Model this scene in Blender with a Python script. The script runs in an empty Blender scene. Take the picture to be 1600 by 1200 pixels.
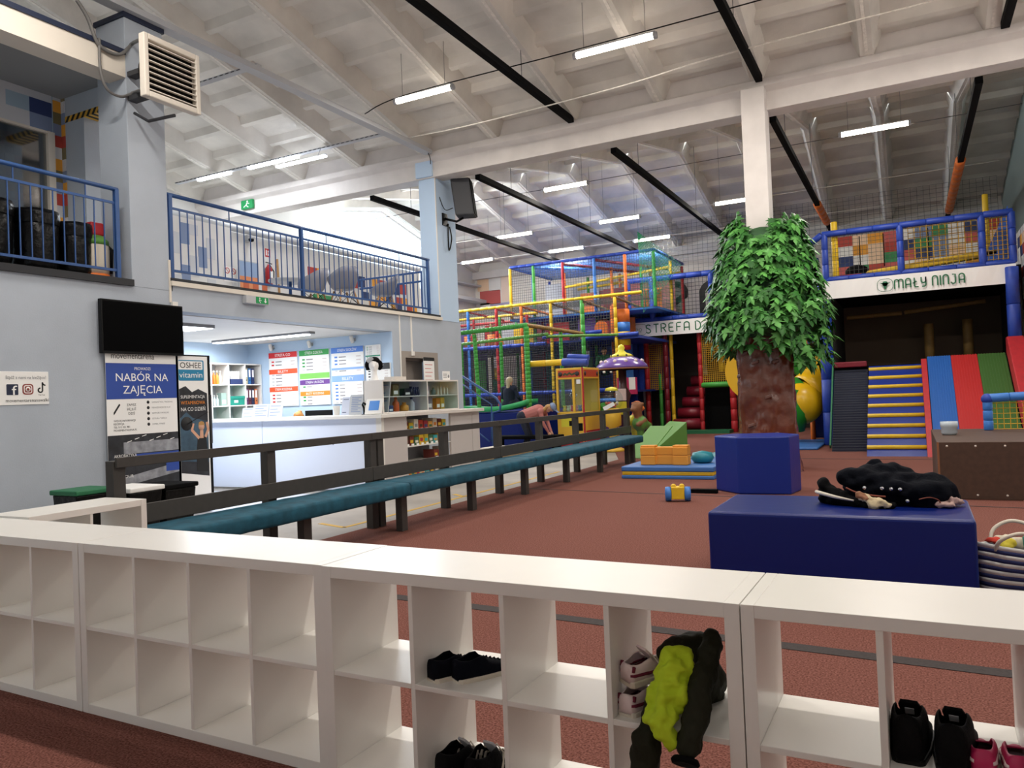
import bpy, bmesh, math, random
from math import sin, cos, pi, radians
from mathutils import Vector, Matrix, noise
import mathutils
random.seed(7)
SC = bpy.context.scene
COL = SC.collection

# ---------------------------------------------------------------- camera
FPX, PITCH, ROLL, YAW, EYE = 1195.28, 0.016676, -0.040304, 0.479354, 1.36
_fw = Vector((-sin(YAW), cos(YAW), 0)); _rt = Vector((cos(YAW), sin(YAW), 0)); _up = Vector((0, 0, 1))
_f = _fw * cos(PITCH) + _up * sin(PITCH); _u0 = _up * cos(PITCH) - _fw * sin(PITCH)
_r = _rt * cos(ROLL) + _u0 * sin(ROLL); _u = _u0 * cos(ROLL) - _rt * sin(ROLL)
CAMLOC = Vector((0, 0, EYE))
cd = bpy.data.cameras.new('camera'); cam = bpy.data.objects.new('camera', cd); COL.objects.link(cam)
cd.sensor_fit = 'HORIZONTAL'; cd.sensor_width = 36; cd.lens = FPX / 1600 * 36; cd.clip_start = .05; cd.clip_end = 200
cam.matrix_world = Matrix(((_r.x, _u.x, -_f.x, 0), (_r.y, _u.y, -_f.y, 0), (_r.z, _u.z, -_f.z, EYE), (0, 0, 0, 1)))
SC.camera = cam

def on(x, y, n, d):
    "the world point seen at photo pixel x, y on the plane n.p = d"
    n = Vector(n); k = _f * FPX + _r * (x - 800) - _u * (y - 600)
    return CAMLOC + k * ((d - n.dot(CAMLOC)) / n.dot(k))
def onX(x, y, X): return on(x, y, (1, 0, 0), X)
def onY(x, y, Y): return on(x, y, (0, 1, 0), Y)
def onZ(x, y, Z): return on(x, y, (0, 0, 1), Z)

# ---------------------------------------------------------------- world, light, exposure
W = bpy.data.worlds.new('world'); SC.world = W; W.use_nodes = True
bg = W.node_tree.nodes['Background']; bg.inputs[0].default_value = (.86, .93, 1, 1); bg.inputs[1].default_value = 2.6
SC.view_settings.view_transform = 'Standard'; SC.view_settings.look = 'None'
SC.view_settings.exposure = 0.62; SC.view_settings.gamma = 1; SC.view_settings.use_curve_mapping = False
def area(name, loc, target, sx, sy, power, color=(1, 1, 1)):
    l = bpy.data.lights.new(name, 'AREA'); l.shape = 'RECTANGLE'; l.size = sx; l.size_y = sy; l.energy = power; l.color = color
    o = bpy.data.objects.new(name, l); COL.objects.link(o); o.location = loc
    o.rotation_euler = (Vector(target) - Vector(loc)).to_track_quat('-Z', 'Y').to_euler(); return o
# daylight through the glazed gable on the gallery side
area('gable_daylight', (-15.0, 19.2, 6.3), (-4, 12, 1), 5.5, 1.4, 520, (.9, .95, 1))

# ---------------------------------------------------------------- materials
def lin(h):
    h = h.lstrip('#'); c = [int(h[i:i + 2], 16) / 255 for i in (0, 2, 4)]
    return tuple(v / 12.92 if v <= .04045 else ((v + .055) / 1.055) ** 2.4 for v in c)
MATS = {}
def mat(name, h, rough=.5, metal=0, var=0, vscale=6, bump=0, bscale=40, emit=0, coat=0, trans=None, two=None, sheen=0, spec=None):
    if name in MATS: return MATS[name]
    m = bpy.data.materials.new(name); m.use_nodes = True; nt = m.node_tree; b = nt.nodes['Principled BSDF']
    c = (*lin(h), 1); b.inputs['Base Color'].default_value = c; b.inputs['Roughness'].default_value = rough; b.inputs['Metallic'].default_value = metal
    if spec is not None: b.inputs['Specular IOR Level'].default_value = spec
    if coat: b.inputs['Coat Weight'].default_value = coat; b.inputs['Coat Roughness'].default_value = .15
    if sheen: b.inputs['Sheen Weight'].default_value = sheen
    if var or bump or two:
        tc = nt.nodes.new('ShaderNodeTexCoord')
        if var or two:
            n = nt.nodes.new('ShaderNodeTexNoise'); n.inputs['Scale'].default_value = vscale; n.inputs['Detail'].default_value = 6
            nt.links.new(tc.outputs['Object'], n.inputs['Vector'])
            r = nt.nodes.new('ShaderNodeValToRGB'); r.color_ramp.elements[0].position = .35; r.color_ramp.elements[1].position = .65
            if two: c0, c1 = (*lin(two), 1), c
            else: c0 = tuple(v * (1 - var) for v in c[:3]) + (1,); c1 = tuple(min(1, v * (1 + var)) for v in c[:3]) + (1,)
            r.color_ramp.elements[0].color = c0; r.color_ramp.elements[1].color = c1
            nt.links.new(n.outputs['Fac'], r.inputs['Fac']); nt.links.new(r.outputs['Color'], b.inputs['Base Color'])
        if bump:
            n2 = nt.nodes.new('ShaderNodeTexNoise'); n2.inputs['Scale'].default_value = bscale; n2.inputs['Detail'].default_value = 4
            nt.links.new(tc.outputs['Object'], n2.inputs['Vector'])
            bp = nt.nodes.new('ShaderNodeBump'); bp.inputs['Strength'].default_value = bump; bp.inputs['Distance'].default_value = .02
            nt.links.new(n2.outputs['Fac'], bp.inputs['Height']); nt.links.new(bp.outputs['Normal'], b.inputs['Normal'])
    if emit: b.inputs['Emission Color'].default_value = c; b.inputs['Emission Strength'].default_value = emit
    if trans is not None:   # thin glass: mostly clear with a weak gloss
        nt.nodes.remove(b); out = nt.nodes['Material Output']
        t = nt.nodes.new('ShaderNodeBsdfTransparent'); g = nt.nodes.new('ShaderNodeBsdfGlossy'); mx = nt.nodes.new('ShaderNodeMixShader')
        t.inputs[0].default_value = c; g.inputs['Roughness'].default_value = rough; mx.inputs[0].default_value = trans
        nt.links.new(t.outputs[0], mx.inputs[1]); nt.links.new(g.outputs[0], mx.inputs[2]); nt.links.new(mx.outputs[0], out.inputs[0])
    MATS[name] = m; return m
def carpet_mat():
    m = mat('carpet_red', '#96655a', .95, var=.5, vscale=110, bump=.5, bscale=300, two='#5f362e', spec=.1); return m
def F(name, h, **k): return mat(name, h, **k)
M = dict(
    white=mat('white_laminate', '#e9e6e0', .32, var=.02, vscale=2), wall=mat('wall_blue_grey', '#aeb6c1', .85, var=.035, vscale=2, bump=.08, bscale=60),
    wallw=mat('wall_white', '#dcdad8', .85, var=.03, vscale=2), wallb=mat('wall_light_blue', '#bcd2ea', .8), conc=mat('ceiling_concrete', '#dcd7cf', .9, var=.13, vscale=1.1, bump=.35, bscale=10),
    concl=mat('ceiling_sealant', '#e8e2da', .9, var=.1, vscale=20), beam=mat('beam_paint', '#d9d3cf', .85, var=.05, vscale=3),
    carpet=carpet_mat(), tape=mat('dark_tape', '#37302f', .9, var=.15, vscale=60), floor=mat('floor_concrete', '#8d8780', .6, var=.12, vscale=1.2, two='#a49c94', bump=.05),
    yellowline=mat('yellow_line', '#c9a24a', .8), navy=mat('navy_vinyl', '#061c68', .36, spec=.3, bump=.12, bscale=5), navy2=mat('blue_vinyl', '#102b84', .36, spec=.35, bump=.15, bscale=7),
    teal=mat('teal_velvet', '#1a4c5e', .75, var=.25, vscale=9, bump=.1, bscale=12, spec=.25), graywood=mat('dark_grey_paint', '#45423f', .55, var=.06, vscale=14, spec=.25),
    black=mat('black_plastic', '#060607', .4, spec=.2), blackm=mat('black_matt', '#08080a', .8, spec=.1), screen=mat('black_screen', '#010102', .5, spec=.04), bag=mat('black_bin_bag', '#050506', .3, bump=.5, bscale=18, spec=.25),
    blue=mat('blue_rail_paint', '#264d86', .45), bluepad=mat('blue_padding', '#1f3fa0', .5, var=.08, vscale=10), lbluepad=mat('light_blue_padding', '#3a78c8', .5, var=.05),
    green=mat('green_padding', '#3f9a3c', .5, var=.08, vscale=10), dgreen=mat('dark_green', '#1d6b45', .55), yellow=mat('yellow_padding', '#e0b821', .5, var=.05, vscale=9), red=mat('red_padding', '#b3242c', .5, var=.08, vscale=9),
    orange=mat('orange_padding', '#e2742a', .5, var=.08, vscale=9), maroon=mat('maroon_vinyl', '#7d1a2c', .4, bump=.1, bscale=9), purple=mat('purple_panel', '#5b3d84', .5), brownpad=mat('faded_brown_padding', '#8d6f3d', .6, var=.1, vscale=9),
    netgrey=mat('grey_net', '#4b4d4a', .8), netblue=mat('blue_black_net', '#1a2138', .8), netyel=mat('yellow_net', '#c79a28', .8), netgreen=mat('green_net', '#2f7f5c', .8), netblk=mat('black_net', '#191a1c', .8),
    cream=mat('cream_trim', '#ddd5c9', .7), grey=mat('mid_grey', '#85868a', .6), lgrey=mat('light_grey', '#b9bbbf', .55), dgrey=mat('dark_grey', '#3a3b3f', .6), leafpaper=mat('leaflet_paper', '#c9cede', .7), steel=mat('galvanised_steel', '#a9adb2', .35, .8), chrome=mat('chrome', '#c8c8cc', .15, 1),
    paper=mat('white_paper', '#f1f0ee', .7), ink=mat('black_ink', '#161618', .7), glass=mat('clear_glass', '#f2f8fa', .05, trans=.07), dglass=mat('dark_glass', '#9aa6ad', .06, trans=.3),
    tube=mat('lamp_tube', '#fff3e2', emit=9), tubec=mat('cold_lamp_tube', '#eef5ff', emit=9), panelcold=mat('cold_lamp_panel', '#f0f6ff', emit=5),
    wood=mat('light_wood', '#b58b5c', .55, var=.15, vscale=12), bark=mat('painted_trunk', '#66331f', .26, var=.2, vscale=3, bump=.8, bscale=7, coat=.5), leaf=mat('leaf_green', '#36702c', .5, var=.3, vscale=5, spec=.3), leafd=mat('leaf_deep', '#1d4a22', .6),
    brown=mat('brown_board', '#4a3427', .6, var=.12, vscale=18), skin=mat('skin', '#d3a184', .55), hair=mat('blond_hair', '#b58a52', .6), hairg=mat('grey_blond_hair', '#b7a588', .6), hairb=mat('dark_hair', '#2b1d16', .6),
    pinkknit=mat('pink_knit', '#b9746e', .9, bump=.3, bscale=90), jean=mat('dark_denim', '#1b2233', .85), stripen=mat('navy_jumper', '#161c33', .85), shoeblk=mat('black_fabric', '#08080a', .8, bump=.2, bscale=150, spec=.15), navyf=mat('navy_canvas', '#090c16', .85, bump=.2, bscale=200, spec=.1),
    sole=mat('off_white_rubber', '#d6cdbd', .6), pink=mat('magenta_leather', '#c0245c', .45), pinkl=mat('pale_pink_leather', '#e3cfcf', .45), lining=mat('grey_lining', '#4a484e', .9), mlin=mat('maroon_lining', '#6a1730', .9),
    neon=mat('neon_yellow_cloth', '#b9d21d', .8, bump=.2, bscale=30), olive=mat('dark_olive_cloth', '#25251a', .75, bump=.4, bscale=25, spec=.15), coat=mat('black_navy_cloth', '#090c14', .85, bump=.35, bscale=35, spec=.1), beige=mat('beige_cloth', '#cbb894', .85, bump=.3, bscale=30), rose=mat('dusty_rose_cloth', '#b89a92', .85, bump=.3, bscale=30), tan=mat('tan_leather', '#8a5a3a', .6),
    vblue=mat('poster_blue', '#27479c', .5), tealbox=mat('teal_box', '#1f9a86', .6), chair=mat('grey_plastic_shell', '#8f9099', .45), claw=mat('claw_yellow', '#e3b53a', .45), violet=mat('violet_gloss', '#6a4a9c', .25, coat=.5), lyellow=mat('lemon_gloss', '#dcd23a', .3), orangep=mat('orange_foam', '#df9433', .55, bump=.15, bscale=8),
    mblue=mat('mat_blue', '#3a6cae', .5, bump=.08, bscale=6), wedge=mat('foam_green', '#5f9440', .5), pacific=mat('teal_vinyl', '#1f7f8e', .45), slideY=mat('slide_yellow', '#e5b417', .3), slideG=mat('slide_green', '#2b8a2a', .3),
    laneB=mat('lane_blue', '#1c63b8', .6), laneR=mat('lane_red', '#c02323', .6), laneG=mat('lane_green', '#3f6b2a', .6), niche=mat('taupe_steel', '#9a928b', .5), nichein=mat('taupe_dark', '#6d645f', .7),
    cable=mat('grey_cable', '#6f6d6b', .5), tile1=mat('tile_slate_blue', '#7f8fb0', .8), tile2=mat('tile_pale', '#c9cbd0', .8), tile3=mat('tile_red', '#b6473d', .8), tile4=mat('tile_orange', '#e8a23c', .8), tile5=mat('tile_navy', '#2f3f6e', .8), tile6=mat('tile_green', '#3f8f5a', .8), tile7=mat('tile_peach', '#f0cfae', .8), tile8=mat('tile_rose', '#c8625f', .8), tile9=mat('tile_white', '#eceae6', .8),
    signgreen=mat('exit_green', '#0f8a4a', .5, emit=.06), bannertxt=mat('banner_green_ink', '#1f6b45', .6), facadeblue=mat('fridge_photo_blue', '#3b5568', .5, var=.4, vscale=5), photo=mat('photo_dark', '#24262c', .5, var=.5, vscale=7), photol=mat('photo_light', '#8d8f96', .5, var=.3, vscale=9),
)
def col(h, rough=.5): return mat('paint_' + h.strip('#'), h, rough)

# ---------------------------------------------------------------- mesh builder
ABS = {}
def frame(n):
    n = Vector(n).normalized(); a = Vector((0, 0, 1)) if abs(n.z) < .9 else Vector((1, 0, 0))
    u = n.cross(a).normalized(); return u, n.cross(u).normalized()
class MB:
    def __init__(s): s.v = []; s.f = []; s.mi = []; s.m = 0; s.sm = []
    def add(s, vs, fs, smooth=False):
        o = len(s.v); s.v += [Vector(v) for v in vs]
        for f in fs: s.f.append([i + o for i in f]); s.mi.append(s.m); s.sm.append(smooth)
        return s
    def box(s, x0, x1, y0, y1, z0, z1):
        return s.add([(x0, y0, z0), (x1, y0, z0), (x1, y1, z0), (x0, y1, z0), (x0, y0, z1), (x1, y0, z1), (x1, y1, z1), (x0, y1, z1)],
                     [(3, 2, 1, 0), (4, 5, 6, 7), (0, 1, 5, 4), (1, 2, 6, 5), (2, 3, 7, 6), (3, 0, 4, 7)])
    def obox(s, c, a, b, d):
        "box about c with half-axis vectors a, b, d"
        c, a, b, d = map(Vector, (c, a, b, d)); vs = [c + i * a + j * b + k * d for k in (-1, 1) for (i, j) in ((-1, -1), (1, -1), (1, 1), (-1, 1))]
        return s.add(vs, [(3, 2, 1, 0), (4, 5, 6, 7), (0, 1, 5, 4), (1, 2, 6, 5), (2, 3, 7, 6), (3, 0, 4, 7)])
    def bar(s, p, q, w, h):
        p, q = Vector(p), Vector(q); d = (q - p); n = d.normalized(); up = Vector((0, 0, 1)) if abs(n.z) < .95 else Vector((0, 1, 0))
        side = n.cross(up).normalized(); up2 = side.cross(n)
        return s.obox((p + q) / 2, d / 2, side * w / 2, up2 * h / 2)
    def tube(s, pts, r, n=8, cap=True):
        pts = [Vector(p) for p in pts]; L = len(pts); rs = r if isinstance(r, (list, tuple)) else [r] * L
        vs = []; u = None
        for i, p in enumerate(pts):
            t = (pts[min(i + 1, L - 1)] - pts[max(i - 1, 0)])
            t = t.normalized() if t.length > 1e-9 else Vector((0, 0, 1))
            if u is None: u, w = frame(t)
            else:
                u = u - t * u.dot(t); u = u.normalized() if u.length > 1e-6 else frame(t)[0]; w = t.cross(u)
            vs += [p + (u * cos(2 * pi * k / n) + w * sin(2 * pi * k / n)) * rs[i] for k in range(n)]
        fs = [(i * n + k, i * n + (k + 1) % n, (i + 1) * n + (k + 1) % n, (i + 1) * n + k) for i in range(L - 1) for k in range(n)]
        if cap: fs += [tuple(range(n - 1, -1, -1)), tuple((L - 1) * n + k for k in range(n))]
        return s.add(vs, fs, n > 4)
    def lathe(s, prof, c=(0, 0, 0), n=20, ax=None, sx=1, sy=1):
        c = Vector(c); ax = Vector(ax or (0, 0, 1)).normalized()
        u, w = (Vector((1, 0, 0)), Vector((0, 1, 0))) if ax.z > .99 else frame(ax)
        vs = [c + ax * z + (u * cos(2 * pi * k / n) * sx + w * sin(2 * pi * k / n) * sy) * r for r, z in prof for k in range(n)]
        L = len(prof); fs = [(i * n + k, i * n + (k + 1) % n, (i + 1) * n + (k + 1) % n, (i + 1) * n + k) for i in range(L - 1) for k in range(n)]
        if prof[0][0] > 1e-6: fs.append(tuple(range(n - 1, -1, -1)))
        if prof[-1][0] > 1e-6: fs.append(tuple((L - 1) * n + k for k in range(n)))
        return s.add(vs, fs, True)
    def ell(s, c, r, n=16, k=10, rot=None):
        c = Vector(c); r = Vector(r if isinstance(r, (tuple, list)) else (r, r, r)); R = rot or Matrix.Identity(3); vs = []
        for i in range(k + 1):
            a = -pi / 2 + pi * i / k
            for j in range(n): vs.append(c + R @ Vector((r.x * cos(a) * cos(2 * pi * j / n), r.y * cos(a) * sin(2 * pi * j / n), r.z * sin(a))))
        return s.add(vs, [(i * n + j, i * n + (j + 1) % n, (i + 1) * n + (j + 1) % n, (i + 1) * n + j) for i in range(k) for j in range(n)], True)
    def prism(s, poly, o, u, v, d):
        "extrude a 2-D polygon laid on axes u, v at o by the vector d"
        o, u, v, d = map(Vector, (o, u, v, d)); n = len(poly); a = [o + u * x + v * y for x, y in poly]
        fl = u.cross(v).dot(d) > 0
        vs = a + [p + d for p in a]; fs = [tuple(range(n - 1, -1, -1)), tuple(range(n, 2 * n))] + [(i, (i + 1) % n, n + (i + 1) % n, n + i) for i in range(n)]
        if not fl: fs = [tuple(reversed(f)) for f in fs]
        return s.add(vs, fs)
    def net(s, o, u, v, nu, nv, r=.005, k=3):
        "square-mesh net: corner o, edge vectors u, v, nu x nv meshes"
        o, u, v = Vector(o), Vector(u), Vector(v)
        for i in range(nu + 1): s.tube([o + u * i / nu, o + u * i / nu + v], r, k, False)
        for j in range(nv + 1): s.tube([o + v * j / nv, o + v * j / nv + u], r, k, False)
        return s
    def text(s, t, o, u, v, h, w=None, align='C', lift=.002):
        vs, fs, (x0, x1) = glyphs(t); u, v = Vector(u).normalized(), Vector(v).normalized(); n = u.cross(v)
        k = h; kx = h if w is None else w / max(x1 - x0, 1e-6)
        cx = {'C': (x0 + x1) / 2, 'L': x0, 'R': x1}[align]
        return s.add([Vector(o) + u * ((p[0] - cx) * kx) + v * (p[1] * k) + n * lift for p in vs], fs)
    def card(s, o, u, v, w, h, d=.004):
        "flat board: lower-left corner o, axes u, v, thickness d towards the viewer"
        u, v = Vector(u).normalized(), Vector(v).normalized(); n = u.cross(v)
        return s.prism([(0, 0), (w, 0), (w, h), (0, h)], o, u, v, n * d)
    def build(s, name, m, parent=None, bevel=0, sub=0, label=None):
        me = bpy.data.meshes.new(name); off = ABS.get(parent.name, Vector()) if parent else Vector()
        me.from_pydata([v - off for v in s.v], [], s.f)
        ms = m if isinstance(m, (list, tuple)) else [m]
        for x in ms: me.materials.append(x)
        for p, i, q in zip(me.polygons, s.mi, s.sm): p.material_index = i; p.use_smooth = q
        me.update(); o = bpy.data.objects.new(name, me); COL.objects.link(o)
        if parent: o.parent = parent; ABS[o.name] = off
        if label: o['label'] = label
        if bevel:
            b = o.modifiers.new('bevel', 'BEVEL'); b.width = bevel; b.segments = 2; b.limit_method = 'ANGLE'; b.angle_limit = radians(40)
        if sub:
            b = o.modifiers.new('sub', 'SUBSURF'); b.levels = sub; b.render_levels = sub
        return o
SUBS = {}
_G = {}
def glyphs(t):
    if t in _G: return _G[t]
    c = bpy.data.curves.new('t', 'FONT'); c.body = t; c.fill_mode = 'FRONT'; c.resolution_u = 3
    o = bpy.data.objects.new('t', c); COL.objects.link(o)
    me = o.to_mesh(); k = 1 / .7
    vs = [(p.co.x * k, p.co.y * k) for p in me.vertices]; fs = [tuple(p.vertices) for p in me.polygons]
    o.to_mesh_clear(); bpy.data.objects.remove(o); bpy.data.curves.remove(c)
    xs = [p[0] for p in vs] or [0, 1]; _G[t] = (vs, fs, (min(xs), max(xs))); return _G[t]
def smooth(pts, k=6):
    P = [Vector(p) for p in pts]; out = []
    for i in range(len(P) - 1):
        p0, p1, p2, p3 = P[max(i - 1, 0)], P[i], P[i + 1], P[min(i + 2, len(P) - 1)]
        out += [.5 * ((2 * p1) + (p2 - p0) * t + (2 * p0 - 5 * p1 + 4 * p2 - p3) * t * t + (3 * p1 - p0 - 3 * p2 + p3) * t ** 3) for t in [j / k for j in range(k)]]
    return out + [P[-1]]
def thing(name, label, cat, loc=(0, 0, 0), group=None):
    o = bpy.data.objects.new(name, None); COL.objects.link(o); o.location = loc; o.empty_display_size = .1
    o['label'] = label; o['category'] = cat
    if group: o['group'] = group
    ABS[o.name] = Vector(loc); return o
def tag(o, label, cat, group=None, kind=None):
    o['label'] = label; o['category'] = cat
    if group: o['group'] = group
    if kind: o['kind'] = kind
    return o
def solo(mb, name, m, label, cat, group=None, bevel=0, kind=None, sub=0):
    "a thing that is one mesh; its origin moves to the middle of its underside"
    o = mb.build(name, m, None, bevel, sub); me = o.data
    xs, ys, zs = zip(*[v.co for v in me.vertices]); c = Vector(((min(xs) + max(xs)) / 2, (min(ys) + max(ys)) / 2, min(zs)))
    me.transform(Matrix.Translation(-c)); o.location = c; return tag(o, label, cat, group, kind)
def struct(mb, name, m, label=None, bevel=0, parent=None):
    o = mb.build(name, m, parent, bevel)
    if not parent: o['kind'] = 'structure'
    if label: o['label'] = label
    return o
def copy_tree(o, parent=None, loc=None, rz=None, label=None, group=None):
    c = o.copy(); COL.objects.link(c)
    if parent: c.parent = parent
    for ch in list(o.children): copy_tree(ch, c)
    if loc is not None: c.location = loc; ABS[c.name] = Vector(loc)
    if rz is not None: c.rotation_euler = (0, 0, rz)
    if label: c['label'] = label
    if group: c['group'] = group
    return c
# soft bodies: capsules and ellipsoids melted into ONE surface
def melt(prims, voxel=.012, disp=0, dscale=8, smooth=3, keep=None):
    mb = MB()
    for p in prims:
        if p[0] == 'c':
            _, a, b, r1, r2, mi = p; a, b = Vector(a), Vector(b); d = b - a; n = d.normalized() if d.length > 1e-6 else Vector((0, 0, 1)); pts, rs = [], []
            for k in range(5): t = -cos(pi / 2 * k / 4); pts.append(a + n * r1 * t); rs.append(max(1e-4, r1 * sin(pi / 2 * k / 4)))
            for k in range(5): t = sin(pi / 2 * k / 4); pts.append(b + n * r2 * t); rs.append(max(1e-4, r2 * cos(pi / 2 * k / 4)))
            mb.tube(pts, rs, 12)
        else: mb.ell(p[1], p[2], 16, 12, p[4] if len(p) > 4 else None)
    me = bpy.data.meshes.new('tmp'); me.from_pydata(mb.v, [], mb.f); o = bpy.data.objects.new('tmp', me); COL.objects.link(o)
    r = o.modifiers.new('r', 'REMESH'); r.mode = 'VOXEL'; r.voxel_size = voxel; r.use_smooth_shade = True
    if smooth: q = o.modifiers.new('s', 'SMOOTH'); q.factor = .5; q.iterations = smooth
    dg = bpy.context.evaluated_depsgraph_get(); dg.update(); out = bpy.data.meshes.new_from_object(o.evaluated_get(dg))
    bpy.data.objects.remove(o); bpy.data.meshes.remove(me)
    def dist(p, x):
        if p[0] == 'c':
            a, b = Vector(p[1]), Vector(p[2]); d = b - a; t = max(0, min(1, (x - a).dot(d) / max(d.length_squared, 1e-9))); return (x - a - d * t).length - (p[3] + (p[4] - p[3]) * t)
        q = x - Vector(p[1]); R = p[4].transposed() if len(p) > 4 else Matrix.Identity(3); q = R @ q; r = p[2] if isinstance(p[2], (tuple, list)) else (p[2],) * 3
        e = Vector((q.x / r[0], q.y / r[1], q.z / r[2])); return (e.length - 1) * min(r)
    res = MB(); res.v = [v.co.copy() for v in out.vertices]
    if disp:
        nr = [v.normal.copy() for v in out.vertices]
        res.v = [v + n * disp * (noise.noise(v * dscale) + .5 * noise.noise(v * dscale * 2.3)) for v, n in zip(res.v, nr)]
    multi = len({p[5] if p[0] == 'c' else p[3] for p in prims}) > 1
    for f in out.polygons:
        i = 0
        if multi:
            best = min(prims, key=lambda p: dist(p, f.center)); i = best[5] if best[0] == 'c' else best[3]
        elif prims: i = prims[0][5] if prims[0][0] == 'c' else prims[0][3]
        res.f.append(list(f.vertices)); res.mi.append(i); res.sm.append(True)
    bpy.data.meshes.remove(out); return res
X, Y, Z = Vector((1, 0, 0)), Vector((0, 1, 0)), Vector((0, 0, 1))
# ================================================================ the setting
b = MB().box(-16, 4, -1.5, 28, -.2, -.012); struct(b, 'floor', M['floor'])
b = MB(); b.prism([(-5.32, -1.5), (4, -1.5), (4, 27), (-9.5, 27), (-9.5, 21), (-7.2, 21), (-7.2, 19.5), (-5.32, 14.8)], (0, 0, -.012), X, Y, (0, 0, .012)); struct(b, 'floor_carpet', M['carpet'])
def line(n, p, q, w, m, lab):
    p, q = Vector((*p, 0)), Vector((*q, 0)); d = (q - p).normalized(); s = Vector((-d.y, d.x, 0)) * w / 2
    a = MB().add([p - s, q - s, q + s, p + s, *[v + Z * .003 for v in (p - s, q - s, q + s, p + s)]], [(3, 2, 1, 0), (4, 5, 6, 7), (0, 1, 5, 4), (1, 2, 6, 5), (2, 3, 7, 6), (3, 0, 4, 7)])
    return struct(a, n, m, lab)
line('trim_1', (-5.2, 4.45), (1.9, 4.07), .105, M['tape'], 'wide dark tape line on the carpet behind the shelves')
line('trim_2', (-5.2, 10.1), (2.1, 9.3), .03, M['tape'], 'dark carpet seam running past the navy cube')
line('trim_3', (-5.2, 15.2), (2.1, 14.8), .04, M['tape'], 'dark carpet seam in front of the stair ramp')
for i, (p, q) in enumerate([((-5.62, 6.65), (-5.62, 12.5)), ((-5.62, 6.65), (-6.1, 6.8)), ((-5.9, 9.4), (-5.62, 9.2))]):
    line('trim_%d' % (4 + i), p, q, .06, M['yellowline'], None)
for o in COL.objects:
    if o.name in ('trim_4', 'trim_5', 'trim_6'): o.location.z = -.012
# sloped ribbed roof slabs
RX = [-.37 + 1.64 * k for k in range(-9, 3)]
def slab(y0, z0, y1, z1, ribs, n, name):
    b = MB(); d = Vector((0, y1 - y0, z1 - z0)); L = d.length; dn = d.normalized(); up = Vector((0, -dn.z, dn.y))
    if up.z < 0: up = -up
    o = Vector((0, y0, z0))
    b.obox(o + d / 2 + X * -6.4 + up * .36, X * 9.2, d / 2, up * .05)
    for x in ribs:
        b.m = 0; b.prism([(-.22, .32), (-.09, 0), (.09, 0), (.22, .32)], o + X * x, X, up, d)
        b.m = 1; b.prism([(-.022, -.008), (.022, -.008), (.022, .01), (-.022, .01)], o + X * x, X, up, d)
    b.m = 0
    for i in range(n):
        c = o + d * (i + .5) / n
        b.prism([(-.15, .32), (-.05, .2), (.05, .2), (.15, .32)], c - X * 15.2, dn, up, X * 17.8)
    return struct(b, name, [M['conc'], M['concl']])
slab(13.0, 6.36, 7.0, 7.83, RX, 8, 'ceiling')
slab(7.0, 7.83, 1.0, 6.36, RX, 8, 'ceiling.001')
slab(13.42, 6.36, 20.5, 7.77, RX, 7, 'ceiling.002')
slab(20.5, 7.77, 26.4, 6.336, RX, 6, 'ceiling.003')
b = MB().prism([(12.94, 6.37), (12.94, 6.25), (13.05, 6.18), (13.05, 5.88), (13.42, 5.88), (13.42, 6.18), (13.53, 6.25), (13.53, 6.37)], (-15.2, 0, 0), Y, Z, X * 18)
b.box(-15.2, 2.8, 13.02, 13.4, 6.36, 7.1); struct(b, 'beam', M['beam'], bevel=.01)
# side and rear walls that close the hall behind the camera; an unseen rear window is added to throw cool light on the left wall
b = MB(); b.box(-16, -8, -1.7, -1.5, 0, 8); b.box(-8, 3, -1.7, -1.5, 0, 2.2); b.box(-8, 3, -1.7, -1.5, 3.4, 8); b.box(-4.5, 3, -1.7, -1.5, 2.2, 3.4); struct(b, 'wall_rear', M['wallw'])
t = MB(); t.box(-8, -4.5, -1.62, -1.6, 2.2, 3.4); struct(t, 'added_light_window', M['glass'])
b = MB().box(2.6, 2.8, -1.5, 13.4, 0, 8); struct(b, 'wall_right.001', M['wallw'])
b = MB().box(2.6, 2.8, 13.4, 26.6, 4.4, 8); b.box(2.3, 2.6, 13.4, 26.6, 4.3, 4.4); struct(b, 'wall_right.002', col('#8b9690', .9))
slab(1.0, 6.36, -2, 5.6, RX, 3, 'ceiling.006')
# left wall of the hall, columns, gallery edge
b = MB(); b.box(-8.7, -8.4, -1.5, 6.76, -.012, 2.9); struct(b, 'wall_left', M['wall'])
b = MB(); b.box(-8.7, -8.4, 6.76, 11.47, 2.65, 2.97); b.box(-8.7, -8.4, 11.47, 13.9, 2.3, 2.97); b.box(-8.7, -8.4, 11.47, 11.72, -.012, 2.3); b.box(-8.7, -8.4, 12.95, 13.9, -.012, 2.3); b.box(-8.7, -8.4, 11.72, 12.95, -.012, 1.66)
b.box(-12.3, -8.7, 13.6, 13.9, -.012, 2.97); struct(b, 'wall_left.001', M['wall'])
b = MB().box(-8.95, -8.4, 6.18, 6.72, 2.9, 6.24); struct(b, 'column', M['wall'], bevel=.008)
b = MB().box(-8.97, -8.38, 6.16, 6.74, 6.24, 6.3); struct(b, 'trim_7', col('#1d2740'), 'dark blue band round the top of the left column')
b = MB(); b.box(-8.79, -8.395, 13.1, 13.85, 2.97, 5.9); b.box(-8.79, -8.395, 13.0, 13.85, 5.9, 6.25); struct(b, 'column.001', [M['wallb']], bevel=.006)
b = MB().box(-8.4, -8.388, 13.09, 13.12, 3.0, 6.2); struct(b, 'trim_8', M['white'], 'white corner strip of the column by the speaker')
b = MB().box(-2.25, -1.88, 12.8, 13.2, 0, 6.2); struct(b, 'column.002', M['beam'], bevel=.01)
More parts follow.
